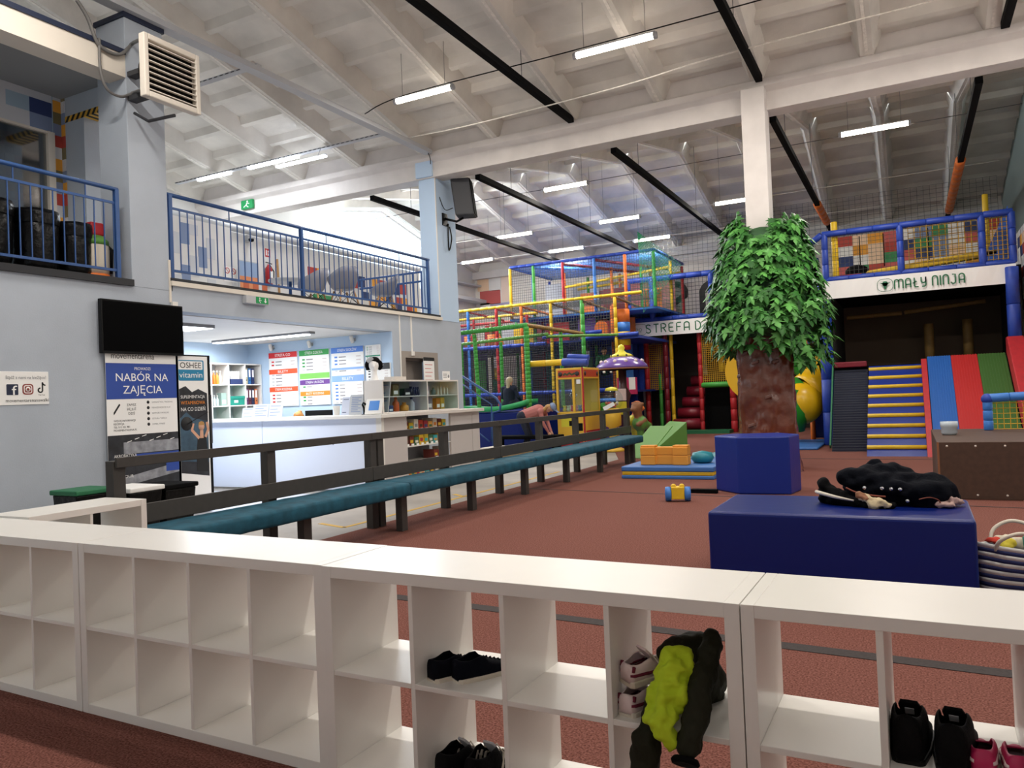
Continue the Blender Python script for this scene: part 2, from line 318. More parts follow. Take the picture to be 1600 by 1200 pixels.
b = MB(); b.box(-15.2, -8.7, -1.5, 13.9, 2.75, 2.98); b.box(-15.2, -10.6, 13.9, 17.3, 2.75, 2.98); struct(b, 'floor_gallery', M['wallw'])
b = MB(); b.box(-8.7, -8.36, 1, 6.18, 2.9, 2.98); b.box(-8.7, -8.37, 6.72, 13.1, 3.03, 3.07); struct(b, 'trim_9', col('#12141c'), 'black edging strip along the gallery floor')
b = MB(); b.box(-8.7, -8.36, 6.72, 13.15, 2.97, 3.03); struct(b, 'trim_10', M['cream'], 'cream edging strip under the gallery railing')
b = MB(); b.box(-8.72, -8.4, 1, 6.18, 5.48, 5.76); struct(b, 'beam.001', M['cream'])
b = MB(); b.box(-8.72, -8.38, 1, 6.18, 5.76, 5.82); struct(b, 'trim_11', col('#1d2740'), 'dark blue strip on top of the upper room beam')
b = MB(); b.box(-10.4, -8.7, 1, 6.5, 5.7, 5.8); struct(b, 'ceiling.004', col('#8f9193', .9))
# upper room wall with its window, coloured tiles
b = MB(); b.box(-10.4, -10.2, 1, 6.5, 5.2, 5.8); b.box(-10.4, -10.2, 1, 6.5, 2.98, 4.03); b.box(-10.4, -10.2, 6.34, 6.5, 4.03, 5.2)
for i in range(12):
    for j in range(3):
        b.m = [1, 2, 0, 2, 1, 3, 2][(i * 3 + j * 5 + (i * j) % 3) % 7]; b.box(-10.2, -10.19, 6.36 - .3 * (i + 1), 6.36 - .3 * i, 5.2 + .2 * j, 5.2 + .2 * (j + 1))
b.m = 0; struct(b, 'wall_upper_room', [col('#9db4c6', .8), M['tile1'], M['tile2'], M['tile5']])
t = MB().box(-10.27, -10.23, 1, 6.3, 4.07, 5.17); w = struct(t, 'window_1', M['dglass'])
t = MB(); t.box(-10.3, -10.17, 1, 6.34, 3.98, 4.07); t.box(-10.3, -10.17, 6.29, 6.38, 4.0, 5.2); t.box(-10.3, -10.18, 1, 6.34, 5.17, 5.2); struct(t, 'window_frame', M['cream'], parent=w)
t = MB(); t.box(-10.31, -10.28, 6.24, 6.29, 4.07, 5.17); struct(t, 'seal', M['black'], parent=w)
t = MB()
for i in range(9):
    for j in range(10):
        if (i * 7 + j * 3) % 4 and j > i * .7: t.m = (i * 5 + j * 7 + i * j) % 5; t.box(-10.62, -10.6, 6.2 - .12 * (i + 1), 6.2 - .12 * i, 4.2 + .1 * j, 4.3 + .1 * j)
t.m = 5; t.box(-10.7, -10.62, 1, 6.5, 3, 5.7); struct(t, 'wall_upper_room.001', [M['tile1'], M['tile4'], M['tile3'], M['tile2'], M['tile5'], col('#8b949c', .8)])
b = MB().text('b', (-10.165, 5.62, 4.86), Y, Z, .2); struct(b, 'trim_12', M['ink'], 'black lettering on the upper room window')
b = MB(); b.box(-10.2, -8.95, 6.5, 6.72, 5.43, 5.8); b.box(-10.2, -9.72, 6.5, 6.72, 2.98, 5.43); struct(b, 'wall_passage', M['wall'])
b = MB(); n = 11
for i in range(n * 2):
    b.m = i % 2; x0 = -10.2 + 1.25 * i / (n * 2); dx = 1.25 / (n * 2); b.add([(x0 - .03, 6.495, 5.36), (x0 + dx - .03, 6.495, 5.36), (x0 + dx + .03, 6.495, 5.44), (x0 + .03, 6.495, 5.44)], [(0, 1, 2, 3)])
    b.add([(x0 - .03, 6.495, 5.36), (x0 + dx - .03, 6.495, 5.36), (x0 + dx - .03, 6.7, 5.36), (x0 - .03, 6.7, 5.36)], [(3, 2, 1, 0)])
struct(b, 'trim_13', [M['ink'], col('#d8a83a')], 'black and yellow hazard tape over the gallery passage')
b = MB()
for j in range(12): b.m = j % 5; b.box(-10.21, -10.198, 6.38, 6.5, 3.9 + .16 * j, 3.9 + .16 * (j + 1)); b.m = (j * 3 + 1) % 5; b.box(-10.2, -10.12, 6.49, 6.499, 3.9 + .16 * j, 3.9 + .16 * (j + 1))
struct(b, 'trim_14', [M['tile4'], M['tile2'], M['tile3'], M['tile1'], col('#7b6f4a')], 'multicoloured tile strip beside the upper window')
# gallery back wall, gable wall with the big window
b = MB(); b.box(-12.5, -12.3, 6.7, 18.2, 2.98, 5.0); b.box(-12.3, -12.05, 6.7, 11.1, 2.98, 5.0)
for i in range(9):
    for j in range(8):
        if (i * 3 + j * 5) % 4 < 2 and i < 6: b.m = 1 + (i + j * 2) % 2; b.box(-12.05, -12.04, 9.5 + .2 * i, 9.7 + .2 * i, 3.3 + .2 * j, 3.5 + .2 * j)
b.m = 0
for i, k in enumerate((3, 4, 0, 5, 6, 3, 5, 0, 4, 3, 6, 5, 3)):
    if k: b.m = k; b.box(-12.3, -12.288, 13.6 + .3 * i, 13.9 + .3 * i, 4.3 - .02 * (i % 3), 4.58)
for i in range(10):
    for j in range(6):
        if (i * 5 + j * 3) % 7 < 4: b.m = 3 + (i + j * 2) % 4; b.box(-12.3, -12.288, 15.6 + .24 * i, 15.84 + .24 * i, 3.0 + .2 * j, 3.2 + .2 * j)
b.m = 0; struct(b, 'wall_gallery', [M['wallw'], M['tile1'], M['tile2'], M['tile3'], M['tile4'], M['tile5'], M['tile8']])
b = MB(); b.box(-15.4, -15.2, 1, 16.6, 2.98, 8.2); b.box(-15.4, -15.2, 16.6, 26.4, 0, 5.3)
b.prism([(22.9, 5.3), (26.4, 5.3), (26.4, 6.6), (22.9, 7.5)], (-15.4, 0, 0), Y, Z, X * .2); struct(b, 'wall_gable', M['wallw'])
t = MB().prism([(16.6, 5.3), (22.9, 5.3), (22.9, 7.1), (20.5, 7.68), (16.6, 6.95)], (-15.32, 0, 0), Y, Z, X * .01); w = struct(t, 'window_2', M['glass'])
t = MB(); t.tube([(-15.3, 16.6, 5.3), (-15.3, 22.9, 5.3), (-15.3, 22.9, 7.1), (-15.3, 20.5, 7.68), (-15.3, 16.6, 6.95), (-15.3, 16.6, 5.3)], .05, 4)
struct(t, 'window_frame', M['white'], parent=w)
b = MB(); b.box(-15.4, 4, 26.4, 26.6, 0, 6.9)
def wallrect(b, k, x0, y0, x1, y1):
    p, q = onY(x0, y0, 26.4), onY(x1, y1, 26.4); b.m = k; b.box(p.x, q.x, 26.385, 26.4, min(p.z, q.z), max(p.z, q.z))
for r in ((1, 746, 436, 764, 454), (2, 764, 433, 783, 453), (3, 783, 431, 800, 470), (4, 750, 456, 782.5, 474), (2, 746, 475, 766, 480), (5, 766, 475, 800, 481)): wallrect(b, *r)
struct(b, 'wall_far', [col('#efe9e2', .85), M['tile7'], M['tile9'], col('#f4dccb'), M['tile8'], col('#a9a3c4')])
b = MB().box(-15.2, 2.6, 26.2, 26.4, 6.05, 6.34); struct(b, 'beam.002', M['beam'])
b = MB(); b.box(2.15, 2.3, 13.5, 26.4, 0, 4.4)
for i in range(16):
    for j in range(18):
        k = (i * 7 + j * 11 + i * j) % 11
        b.m = 1 + k % 6; b.box(2.14, 2.15, 15.5 + .34 * i, 15.84 + .34 * i, .3 + .22 * j, .52 + .22 * j)
b.m = 0; struct(b, 'wall_right', [M['wallw'], M['tile9'], M['tile4'], M['tile3'], M['tile5'], M['tile9'], M['tile7']])
# far wall lettering seen past the decks
b = MB(); 
def band(b, pts, w, o, u, v, d):
    "flat stroke of width w through 2-D points"
    P = [Vector((*p, 0)) for p in pts]; L, R = [], []
    for i, p in enumerate(P):
        t = (P[min(i + 1, len(P) - 1)] - P[max(i - 1, 0)]).normalized(); n = Vector((-t.y, t.x, 0)) * w / 2; L.append(p + n); R.append(p - n)
    u, v, d, o = map(Vector, (u, v, d, o))
    for i in range(len(P) - 1): b.prism([(q.x, q.y) for q in (R[i], R[i + 1], L[i + 1], L[i])], o, u, v, d)
def arc(cx, cy, r, a0, a1, n=10, ry=None): return [(cx + r * cos(radians(a0 + (a1 - a0) * i / n)), cy + (ry or r) * sin(radians(a0 + (a1 - a0) * i / n))) for i in range(n + 1)]
def letter(b, k, x):
    o, d = (x, 26.39, 3.65), (0, -.03, 0)
    if k == 'n': band(b, [(.1, 0), (.1, .9)] + arc(.42, 1.0, .32, 180, 0) + [(.74, 0)], .2, o, X, Z, d)
    if k == 'e': band(b, [(.12, .62), (.78, 1.0)] + arc(.42, 1.05, .36, 0, 180, 12)[1:] + [(.06, .5)] + arc(.42, .42, .36, 180, 330, 10, .42), .2, o, X, Z, d)
    if k == 'm': band(b, [(.1, 0), (.1, .9)] + arc(.36, 1.0, .26, 180, 0) + [(.62, 0)], .2, o, X, Z, d); band(b, [(.62, .9)] + arc(.88, 1.0, .26, 180, 0) + [(1.14, 0)], .2, o, X, Z, d)
letter(b, 'm', -10.4); letter(b, 'n', -8.55); letter(b, 'e', -7.55); letter(b, 'n', -6.3); letter(b, 'm', -5.2)
struct(b, 'trim_15', col('#1c1a1c'), 'big black letters on the far wall behind the decks')
b = MB(); b.box(-15.2, -14.7, 23, 26.4, 5.1, 5.22); b.box(-15.2, -14.9, 22.6, 26.4, 5.75, 5.82); struct(b, 'trim_16', M['lgrey'], 'grey ledge on the gable wall by the far corner')
# reception recess
b = MB(); b.box(-12.3, -8.405, 11.455, 11.6, -.012, 2.65); b.box(-12.2, -12.04, 5, 11.47, -.012, 2.65); b.box(-12.2, -8.7, 5.0, 5.15, -.012, 2.65); struct(b, 'wall_reception', M['wallb'])
b = MB(); b.box(-12.2, -8.68, 5, 11.6, 2.64, 2.74); struct(b, 'ceiling.005', M['wallw'])
b = MB().box(-12.0, -7.2, 6.8, 9.0, -.012, -.008); struct(b, 'floor.001', col('#d5d8e2', .25), 'pale floor patch in front of the reception counter')  # paler, smoother area of floor before the counter
# ================================================================ shoe shelves
def shelf(loc, rz, w, cells, label, rows=2, t=.042, d=.39, h=.77):
    o = thing('cube_shelf', label, 'shelf', (0, 0, 0), 'white cube shelves dividing the hall'); m = M['white']; k = .0018
    MB().box(t, w - t, .001, d - .001, h - t, h).build('top_board', m, o, k); MB().box(t, w - t, .001, d - .001, 0, t).build('bottom_board', m, o, k)
    MB().box(0, t, 0, d, 0, h).build('side_board', m, o, k); MB().box(w - t, w, 0, d, 0, h).build('side_board', m, o, k)
    iw = (w - 2 * t - (cells - 1) * .018) / cells; ih = (h - 2 * t - (rows - 1) * .018) / rows
    for i in range(1, cells):
        x = t + i * iw + (i - 1) * .018; MB().box(x, x + .018, .004, d - .004, t, h - t).build('divider', m, o, k)
    for r in range(1, rows):
        z = t + r * ih + (r - 1) * .018
        for i in range(cells):
            x = t + i * (iw + .018); MB().box(x, x + iw, .004, d - .004, z, z + .018).build('shelf_board', m, o, k)
    o.location = loc; o.rotation_euler = (0, 0, rz); ABS[o.name] = Vector(loc); return o
SR = -.0165
def rowpt(x): return 2.216 + (x + 4.89) * SR
shelf((-4.89, rowpt(-4.89), 0), SR, 1.47, 4, 'white cube shelf at the left end of the row, empty cells')
shelf((-3.415, rowpt(-3.415), 0), SR, 1.47, 4, 'white cube shelf second from the left, all eight cells empty')
shelf((-1.94, rowpt(-1.937) - .008, 0), SR, 1.5, 4, 'white cube shelf holding the navy shoes and the hanging jacket')
shelf((-.437, rowpt(-.437) - .008, 0), SR, 1.31, 4, 'white cube shelf at right holding black and magenta shoes', t=.036)
shelf((-4.6, 2.66, 0), pi / 2 + .02, .79, 2, 'short white cube shelf turned towards the bench behind the row', d=.42)

# ================================================================ shoes
def shoe(name, label, loc, rz, L=.25, wd=.085, hgt=.085, up='navy_canvas', sole='off_white_rubber', lin_='grey_lining', lace=None, patch=None, tongue=None, tilt=None, group=None, solh=.022, high=0):
    "x across, y from heel (0) to toe (L)"
    o = thing(name, label, 'shoe', (0, 0, 0), group); N = 22; K = 14
    def half(t): return wd / 2 * (.72 + .28 * sin(min(1, t * 2.2) * pi / 2) if t < .3 else 1 - .12 * cos((t - .3) * 9) * 0 + .08 * sin((t - .3) * 4.2) - max(0, (t - .82)) ** 1.5 * 8.2) if t > .04 else wd / 2 * .55
    def top(t): return hgt * (1 + high * max(0, 1 - t * 3)) * (1 - .1 * sin(min(t, .3) / .3 * pi)) if t < .42 else hgt * (.9 - .55 * min(1, (t - .42) / .5) ** .85)
    xs = [i / N for i in range(N + 1)]
    s = MB(); ring = [(half(t) * 1.06 + .002, t * L) for t in xs]; poly = [(a, y) for a, y in ring] + [(-a, y) for a, y in reversed(ring)]
    s.prism(poly, (0, 0, 0), X, Y, Z * solh); s.build('sole', MATS[sole], o, .004)
    u = MB(); vs = []
    for t in xs:
        h, w = top(t), half(t)
        op = max(0, 1 - ((t - .27) / .24) ** 2) if abs(t - .27) < .24 else 0
        gap = w * .74 * math.sqrt(op)
        for k in range(K + 1):
            a = k / K; side = -1 if a < .5 else 1; q = abs(a - .5) * 2       # q 1 at sole, 0 at crown
            x = side * (gap + (w - gap) * sin(min(1, q * 1.15) * pi / 2)); z = solh * .7 + (h - solh * .7) * (cos(q * pi / 2) ** .6 if q < .999 else 0)
            vs.append((x, t * L, z))
    fs = [(i * (K + 1) + k, i * (K + 1) + k + 1, (i + 1) * (K + 1) + k + 1, (i + 1) * (K + 1) + k) for i in range(N) for k in range(K) if not (k in (K // 2 - 1, K // 2) and 1 <= i <= int(N * .5) and False)]
    keep = []
    for f in fs:
        c = sum((Vector(vs[i]) for i in f), Vector()) / 4; t = c.y / L; op = 1 - ((t - .27) / .24) ** 2 if abs(t - .27) < .24 else 0
        if op > 0 and abs(c.x) < half(t) * .74 * math.sqrt(op) * .98: continue
        keep.append(f)
    fs = keep + [tuple(range(K, -1, -1)), tuple(N * (K + 1) + k for k in range(K + 1))]
    u.add(vs, fs, True); uo = u.build('upper', MATS[up], o)
    md = uo.modifiers.new('solid', 'SOLIDIFY'); md.thickness = .004; md.offset = -1
    ins = MB(); pl_ = [(half(t) * .86, t * L) for t in xs[1:16]]; ins.prism([(a, y) for a, y in pl_] + [(-a, y) for a, y in reversed(pl_)], (0, 0, solh), X, Y, Z * .008); ins.build('insole', MATS[lin_], o)
    if tongue:
        g = MB(); tz = top(.4); g.m = 0; g.prism([(-.02, 0), (.02, 0), (.026, .05), (.02, .068), (-.02, .068), (-.026, .05)], (0, L * .53, tz * .62), X, Vector((0, -.62, .78)), Vector((0, .006, .006))); g.build('tongue', MATS[tongue], o, .002)
        if high: MB().prism([(-.011, .02), (.011, .02), (.011, .045), (-.011, .045)], (0, L * .53 - .003, tz * .62), X, Vector((0, -.62, .78)), Vector((0, -.002, -.0015))).build('tongue_label', MATS['light_grey'], o)
    if lace:
        g = MB()
        for i in range(5):
            t = .5 + i * .065; w = half(t) * .5; h = top(t)
            g.tube([(-w, t * L, h * .82), (0, t * L + .004, h * 1.05), (w, t * L, h * .82)], .0028, 6)
        for sgn in (-1, 1) if lace == 'off_white_rubber' else (): g.tube([(0, L * .5, top(.5) * 1.05), (sgn * .02, L * .47, top(.5) * 1.3), (sgn * .045, L * .5, top(.5) * .95), (sgn * .06, L * .55, top(.5) * .55)], .0025, 6)
        g.build('lace', MATS[lace], o)
    if patch:
        g = MB()
        for side in (-1, 1):
            for (t0, z0, t1, z1) in patch[1]:
                q = [(t0 + (t1 - t0) * k / 6, z0 + (z1 - z0) * k / 6) for k in range(7)]; g.tube([(side * (half(t) * (1 if zz * hgt < top(t) * .6 else .93) - .001), t * L, zz * hgt) for t, zz in q], .0055, 6)
        g.build('side_stripe', MATS[patch[0]], o)
    o.location = loc; o.rotation_euler = (tilt or (0, 0, 0))[0:2] + (rz,); return o
shoe('canvas_shoe', 'navy canvas slip-on lying nearest the cell divider, left of its pair', (-1.5, 2.195, .387), -.4, .25, .082, .085, group='pair of navy canvas shoes', lace='navy_canvas')
shoe('canvas_shoe', 'navy canvas slip-on with its toe turned right, front one of the pair', (-1.42, 2.222, .387), -.5, .25, .085, .085, group='pair of navy canvas shoes', lace='navy_canvas')
sp = ('off_white_rubber', [(.42, .35, .5, .8), (.5, .35, .58, .75), (.58, .32, .66, .68)])
shoe('trainer', 'black trainer with pale stripes and loose laces in the bottom cell, left one', (-1.475, 2.19, .044), -.3, .27, .095, .115, up='black_fabric', lin_='light_grey', lace='off_white_rubber', patch=sp, tongue='light_grey', group='pair of black striped trainers')
shoe('trainer', 'black trainer with pale stripes in the bottom cell, touching the right divider', (-1.36, 2.2, .044), -.12, .27, .095, .115, up='black_fabric', lin_='light_grey', lace='off_white_rubber', patch=sp, tongue='light_grey', group='pair of black striped trainers')
pp = ('maroon_lining', [(.02, .55, .3, .5), (.3, .5, .6, .45), (.05, .7, .07, .9)])
shoe('child_trainer', 'small pale trainer with maroon stripes, lower of the stacked pair', (-.795, 2.175, .387), -.25, .2, .075, .075, up='pale_pink_leather', lin_='maroon_lining', patch=pp, tongue='pale_pink_leather', group='stacked pale and maroon trainers')
shoe('child_trainer', 'small pale trainer with maroon lining resting on top of another', (-.8, 2.2, .475), -.5, .2, .075, .075, up='pale_pink_leather', lin_='maroon_lining', patch=pp, tongue='pale_pink_leather', lace='off_white_rubber', tilt=(.12, .15), group='stacked pale and maroon trainers')
shoe('trainer', 'tall black trainer standing against the divider, left of the black pair', (-.045, 2.165, .387), -.06, .25, .088, .125, up='black_fabric', sole='black_plastic', lin_='black_matt', lace='black_matt', tongue='black_fabric', group='pair of all black trainers', high=.08)
shoe('trainer', 'black trainer beside the magenta child shoes, right of the black pair', (.052, 2.155, .387), -.1, .25, .088, .125, up='black_fabric', sole='black_plastic', lin_='black_matt', lace='black_matt', tongue='black_fabric', group='pair of all black trainers', high=.05)
mp = ('pale_pink_leather', [(.02, .55, .28, .6), (.3, .62, .55, .5)])
shoe('child_shoe', 'magenta child shoe with pale straps next to the black trainers', (.118, 2.165, .387), -.02, .185, .068, .075, up='magenta_leather', lin_='maroon_lining', patch=mp, group='pair of magenta child shoes')
shoe('child_shoe', 'magenta child shoe with pale straps at the right edge of the photo', (.19, 2.16, .387), -.06, .185, .068, .075, up='magenta_leather', lin_='light_grey', patch=mp, group='pair of magenta child shoes')
# clothes stuffed in the right-hand cell
P = [('c', (-.7, 2.2, .43), (-.715, 2.125, .37), .035, .038, 0), ('c', (-.715, 2.125, .37), (-.72, 2.125, .26), .042, .046, 0), ('c', (-.72, 2.125, .26), (-.695, 2.13, .02), .046, .045, 0), ('c', (-.66, 2.3, .47), (-.6, 2.42, .44), .07, .06, 0), ('c', (-.7, 2.32, .55), (-.62, 2.4, .56), .035, .045, 0)]
solo(melt(P, .011, .018, 16), 'jacket', [M['olive']], 'dark olive quilted jacket hanging down over the cell edge', 'jacket')
P = [('c', (-.645, 2.2, .575), (-.66, 2.13, .49), .036, .036, 0), ('c', (-.66, 2.13, .49), (-.655, 2.09, .43), .038, .035, 0), ('c', (-.655, 2.09, .43), (-.635, 2.08, .375), .034, .02, 0), ('c', (-.69, 2.14, .51), (-.69, 2.1, .44), .02, .02, 0), ('c', (-.615, 2.22, .575), (-.615, 2.14, .47), .024, .022, 0)]
solo(melt(P, .008, .022, 24), 'neon_top', [M['neon']], 'bright neon yellow top draped over the olive jacket', 'top')
o = thing('trouser_roll', 'dark rolled-up trousers squeezed against the cell side', 'trousers', (-.565, 2.2, .385))
melt([('c', (-.555, 2.3, .61), (-.567, 2.16, .5), .034, .036, 0), ('c', (-.572, 2.14, .46), (-.584, 2.09, .38), .037, .036, 0)], .009, .012, 22).build('trouser_leg', M['olive'], o)
MB().lathe([(.01, -.004), (.034, -.002), (.04, .008), (.036, .016), (.014, .012)], (-.588, 2.07, .352), 18, (0, -.6, -.8)).build('cuff', M['blackm'], o)
# ================================================================ foam blocks on the carpet
def foam(name, x0, x1, y0, y1, z0, z1, m, label, cat, rz=0, bev=.02, parts=None):
    o = MB().box((x0 - x1) / 2, (x1 - x0) / 2, (y0 - y1) / 2, (y1 - y0) / 2, 0, z1 - z0).build(name, m, None, bev); o.modifiers[0].segments = 3
    for p in o.data.polygons: p.use_smooth = False
    o.location = ((x0 + x1) / 2, (y0 + y1) / 2, z0); o.rotation_euler = (0, 0, rz); ABS[o.name] = Vector(o.location); return tag(o, label, cat)
big = foam('foam_bench', -1.3, .325, 5.4, 6.33, .1, .5, M['navy'], 'long navy vinyl block with a coat heaped on its top', 'foam block', -.01, .025)
big.location.z = 0
for v in big.data.vertices: v.co.z = .5 if v.co.z > .2 else 0
nb = MB(); nb.box(-.8, .8, -.5, -.462, .02, .06)
cube = solo(MB().prism([(-2.36, 10.35), (-1.99, 9.99), (-1.37, 10.06), (-1.3, 10.5), (-1.6, 10.85), (-2.2, 10.75)], (0, 0, 0), X, Y, Z * .73), 'foam_cube', M['navy2'], 'tall navy vinyl cube standing in front of the tree trunk', 'foam block', bevel=.018)
o = thing('crash_mat', 'blue folding mat with a yellow side band under the orange block', 'mat', (-3.35, 12.3, 0))
MB().box(-4.1, -2.65, 11.5, 13.3, 0, .055).build('lower_layer', M['mblue'], o, .015); MB().box(-4.09, -2.66, 11.51, 13.29, .055, .115).build('middle_layer', M['yellow'], o, .015); MB().box(-4.1, -2.65, 11.5, 13.3, .115, .19).build('upper_layer', M['mblue'], o, .015)
b = MB(); b.prism([(0, 0), (.24, 0), (.24, .06), (.52, .06), (.52, 0), (.76, 0), (.76, .2), (0, .2)], (-3.86, 11.75, .192), X, Y, Z * .15)
b.prism([(0, 0), (.24, 0), (.24, .06), (.52, .06), (.52, 0), (.76, 0), (.76, .2), (0, .2)], (-3.86, 11.75, .342), X, Y, Z * .13)
b.box(-3.86, -3.62, 11.77, 11.93, .47, .5); b.box(-3.34, -3.1, 11.77, 11.93, .47, .5)
solo(b, 'notched_block', M['orangep'], 'orange foam block with a notched front lying on the blue mat', 'foam block', bevel=.012)
solo(MB().lathe([(.0, 0), (.14, .01), (.18, .07), (.15, .16), (.0, .19)], (-2.98, 12.2, .192), 24), 'cushion', M['pacific'], 'round teal cushion behind the orange block', 'cushion')
o = thing('dumbbell_toy', 'small yellow and blue foam roller toy lying on open carpet', 'toy', (-2.6, 9.25, 0))
a = Vector((.96, .28, 0))
for sg in (-1, 1): MB().lathe([(.03, -.04), (.085, -.035), (.09, 0), (.085, .035), (.03, .04)], Vector((-2.58, 9.25, .09)) + a * .115 * sg, 20, a).build('end_disc', M['lbluepad'], o)
b = MB(); b.obox((-2.58, 9.25, .105), a * .08, Vector((-.28, .96, 0)) * .07, Z * .075); b.lathe([(.03, -.035), (.035, 0), (.03, .035)], Vector((-2.58, 9.25, .18)) + a * .05, 10, (-.28, .96, 0)); b.lathe([(.03, -.035), (.035, 0), (.03, .035)], Vector((-2.58, 9.25, .18)) - a * .05, 10, (-.28, .96, 0)); b.build('body', M['yellow'], o, .01)
solo(MB().box(-2.62, -2.28, 10.0, 10.1, 0, .05), 'strap', M['blackm'], 'black strap lying on the carpet beside the navy cube', 'strap')
b = MB().prism([(0, 0), (.95, 0), (.95, .7)], (-5.35, 15.6, 0), Vector((.75, .66, 0)), Z, Vector((.53, -.6, 0)))
solo(b, 'foam_wedge', M['wedge'], 'low green foam ramp lying behind the end of the bench', 'foam wedge', bevel=.01)
D_, C_ = onZ(1010, 717, 0), onZ(1053, 711, 0); zz = onX(1052, 665, C_.x).z; B_ = C_ + Z * zz; ex = onZ(1016, 665, zz) - B_; ex.z = 0
b = MB().add([D_, C_, B_, D_ + ex, C_ + ex, B_ + ex], [(0, 1, 2), (5, 4, 3), (0, 2, 5, 3), (1, 4, 5, 2), (0, 3, 4, 1)])
solo(b, 'foam_ramp', M['wedge'], 'tall green foam wedge standing beside the red steps', 'foam wedge', bevel=.01)
# heap of clothes on the navy block
P = [('e', (-.17, 6.05, .6), (.3, .2, .14), 0), ('e', (-.3, 6.0, .68), (.2, .16, .09), 0), ('e', (.05, 6.0, .58), (.22, .18, .12), 0), ('c', (-.42, 5.95, .66), (-.05, 5.86, .6), .05, .06, 0), ('c', (-.2, 6.0, .72), (-.05, 6.05, .7), .07, .06, 0), ('c', (.05, 5.9, .56), (.15, 5.98, .55), .07, .05, 0), ('c', (-.28, 6.05, .77), (-.22, 6.05, .79), .02, .02, 0)]
o = thing('coat', 'black navy coat heaped on top of the long navy block', 'coat', (-.15, 6, .5))
melt(P, .012, .04, 6.5, 2).build('cloth', M['coat'], o)
MB().tube(smooth([(-.43, 5.86, .625), (-.36, 5.81, .6), (-.26, 5.785, .585), (-.18, 5.775, .58)]), .006, 6).build('rust_piping', col('#7a3a28', .7), o); MB().tube(smooth([(.02, 5.75, .57), (.08, 5.78, .58), (.13, 5.83, .56), (.15, 5.84, .53)]), .004, 6).build('rust_piping', col('#7a3a28', .7), o)
for q in ((-.31, 5.8, .635), (-.2, 5.785, .635), (-.145, 5.785, .632), (-.09, 5.79, .63), (-.05, 5.77, .555)): MB().lathe([(.004, 0), (.012, .001), (.012, .005), (.0, .007)], q, 12, (0, -1, .2)).build('snap_button', M['chrome'], o)
P = [('c', (-.58, 6.0, .53), (-.58, 5.93, .64), .05, .05, 0), ('c', (-.58, 5.93, .55), (-.3, 5.78, .53), .05, .04, 0), ('c', (-.57, 5.93, .62), (-.45, 5.86, .57), .045, .04, 0), ('c', (-.3, 5.78, .53), (-.14, 5.77, .52), .035, .03, 0)]
o = thing('soft_bag', 'black bag with a cream piped edge at the left of the coat', 'bag', (-.4, 5.85, .5)); melt(P, .012, .02, 12).build('cloth', M['blackm'], o)
MB().tube([(-.635, 5.93, .585), (-.6, 5.86, .585), (-.5, 5.815, .565), (-.38, 5.765, .55)], [.012, .014, .012, .006], 8).build('piping', M['sole'], o)
solo(melt([('c', (-.31, 5.79, .56), (-.24, 5.75, .53), .038, .035, 0), ('c', (-.24, 5.75, .55), (-.17, 5.745, .525), .03, .025, 0)], .01, .02, 22), 'glove', [M['beige']], 'crumpled beige glove tucked under the black coat', 'glove')
solo(melt([('c', (-.35, 5.79, .59), (-.29, 5.76, .56), .028, .022, 0)], .009, .012, 22), 'leather_glove', [M['tan']], 'tan leather glove poking out beside the beige glove', 'glove')
solo(melt([('c', (.13, 5.9, .56), (.24, 5.93, .545), .035, .03, 0), ('c', (.22, 5.9, .55), (.28, 5.98, .53), .028, .02, 0), ('c', (.12, 5.86, .53), (.22, 5.85, .52), .022, .02, 0)], .01, .02, 22), 'scarf', [M['rose']], 'dusty pink scarf spilling from the right of the coat', 'scarf')
# striped beach bag by the block
o = thing('beach_bag', 'navy and white striped beach bag beside the navy block', 'bag', (.56, 5.75, 0))
prof = lambda f: (.235 + .04 * f, .17 + .02 * f)
b = MB(); n, k = 28, 12
vs = []
for j in range(k + 1):
    f = j / k; a, c = prof(f)
    for i in range(n): th = 2 * pi * i / n; w = 1 + .035 * noise.noise(Vector((cos(th) * 2, sin(th) * 2, f * 2))); vs.append((.57 + a * w * math.copysign(abs(cos(th)) ** .6, cos(th)), 5.74 + c * w * math.copysign(abs(sin(th)) ** .6, sin(th)), .005 + .3 * f + .03 * sin(th * 2) * f))
for j in range(k):
    b.m = j % 2
    b.add(vs[j * n:(j + 2) * n], [(i, (i + 1) % n, n + (i + 1) % n, n + i) for i in range(n)], True)
b.m = 0; b.add(vs[:n], [tuple(range(n - 1, -1, -1))]); bo = b.build('bag_body', [col('#232d60', .8), col('#d6d6d4', .8)], o); md = bo.modifiers.new('s', 'SOLIDIFY'); md.thickness = .006
b = MB()
for yy, lean in ((5.58, -.05), (5.9, .06)): MB().tube(smooth([(.42, yy, .28), (.45, yy + lean, .36), (.55, yy + lean * 1.5, .41), (.66, yy + lean, .38), (.7, yy, .28)]), .012, 8).build('handle', M['sole'], o)
pass
for c, q, r, lab, nm in (('#d8ceb8', (.52, 5.72, .3), .085, 'cream towel stuffed in the striped bag', 'towel'), ('#c43a2a', (.42, 5.68, .33), .04, 'red cloth showing at the left of the striped bag', 'cloth'), ('#c8b83a', (.5, 5.65, .31), .045, 'yellow cloth showing in the striped bag', 'cloth'), ('#3a7a6a', (.63, 5.7, .31), .06, 'green cloth at the right in the striped bag', 'cloth')):
    solo(melt([('e', q, (r, r * .8, r * .7), 0)], .01, .03, 14), nm, [col(c, .85)], lab, 'cloth')
solo(MB().box(.36, 1.4, 5.05, 5.75, 0, .05) if False else MB().box(.75, 1.6, 5.2, 6.2, 0, .03), 'floor_mat', M['mblue'], 'thin blue mat on the carpet at the right edge', 'mat', bevel=.01)
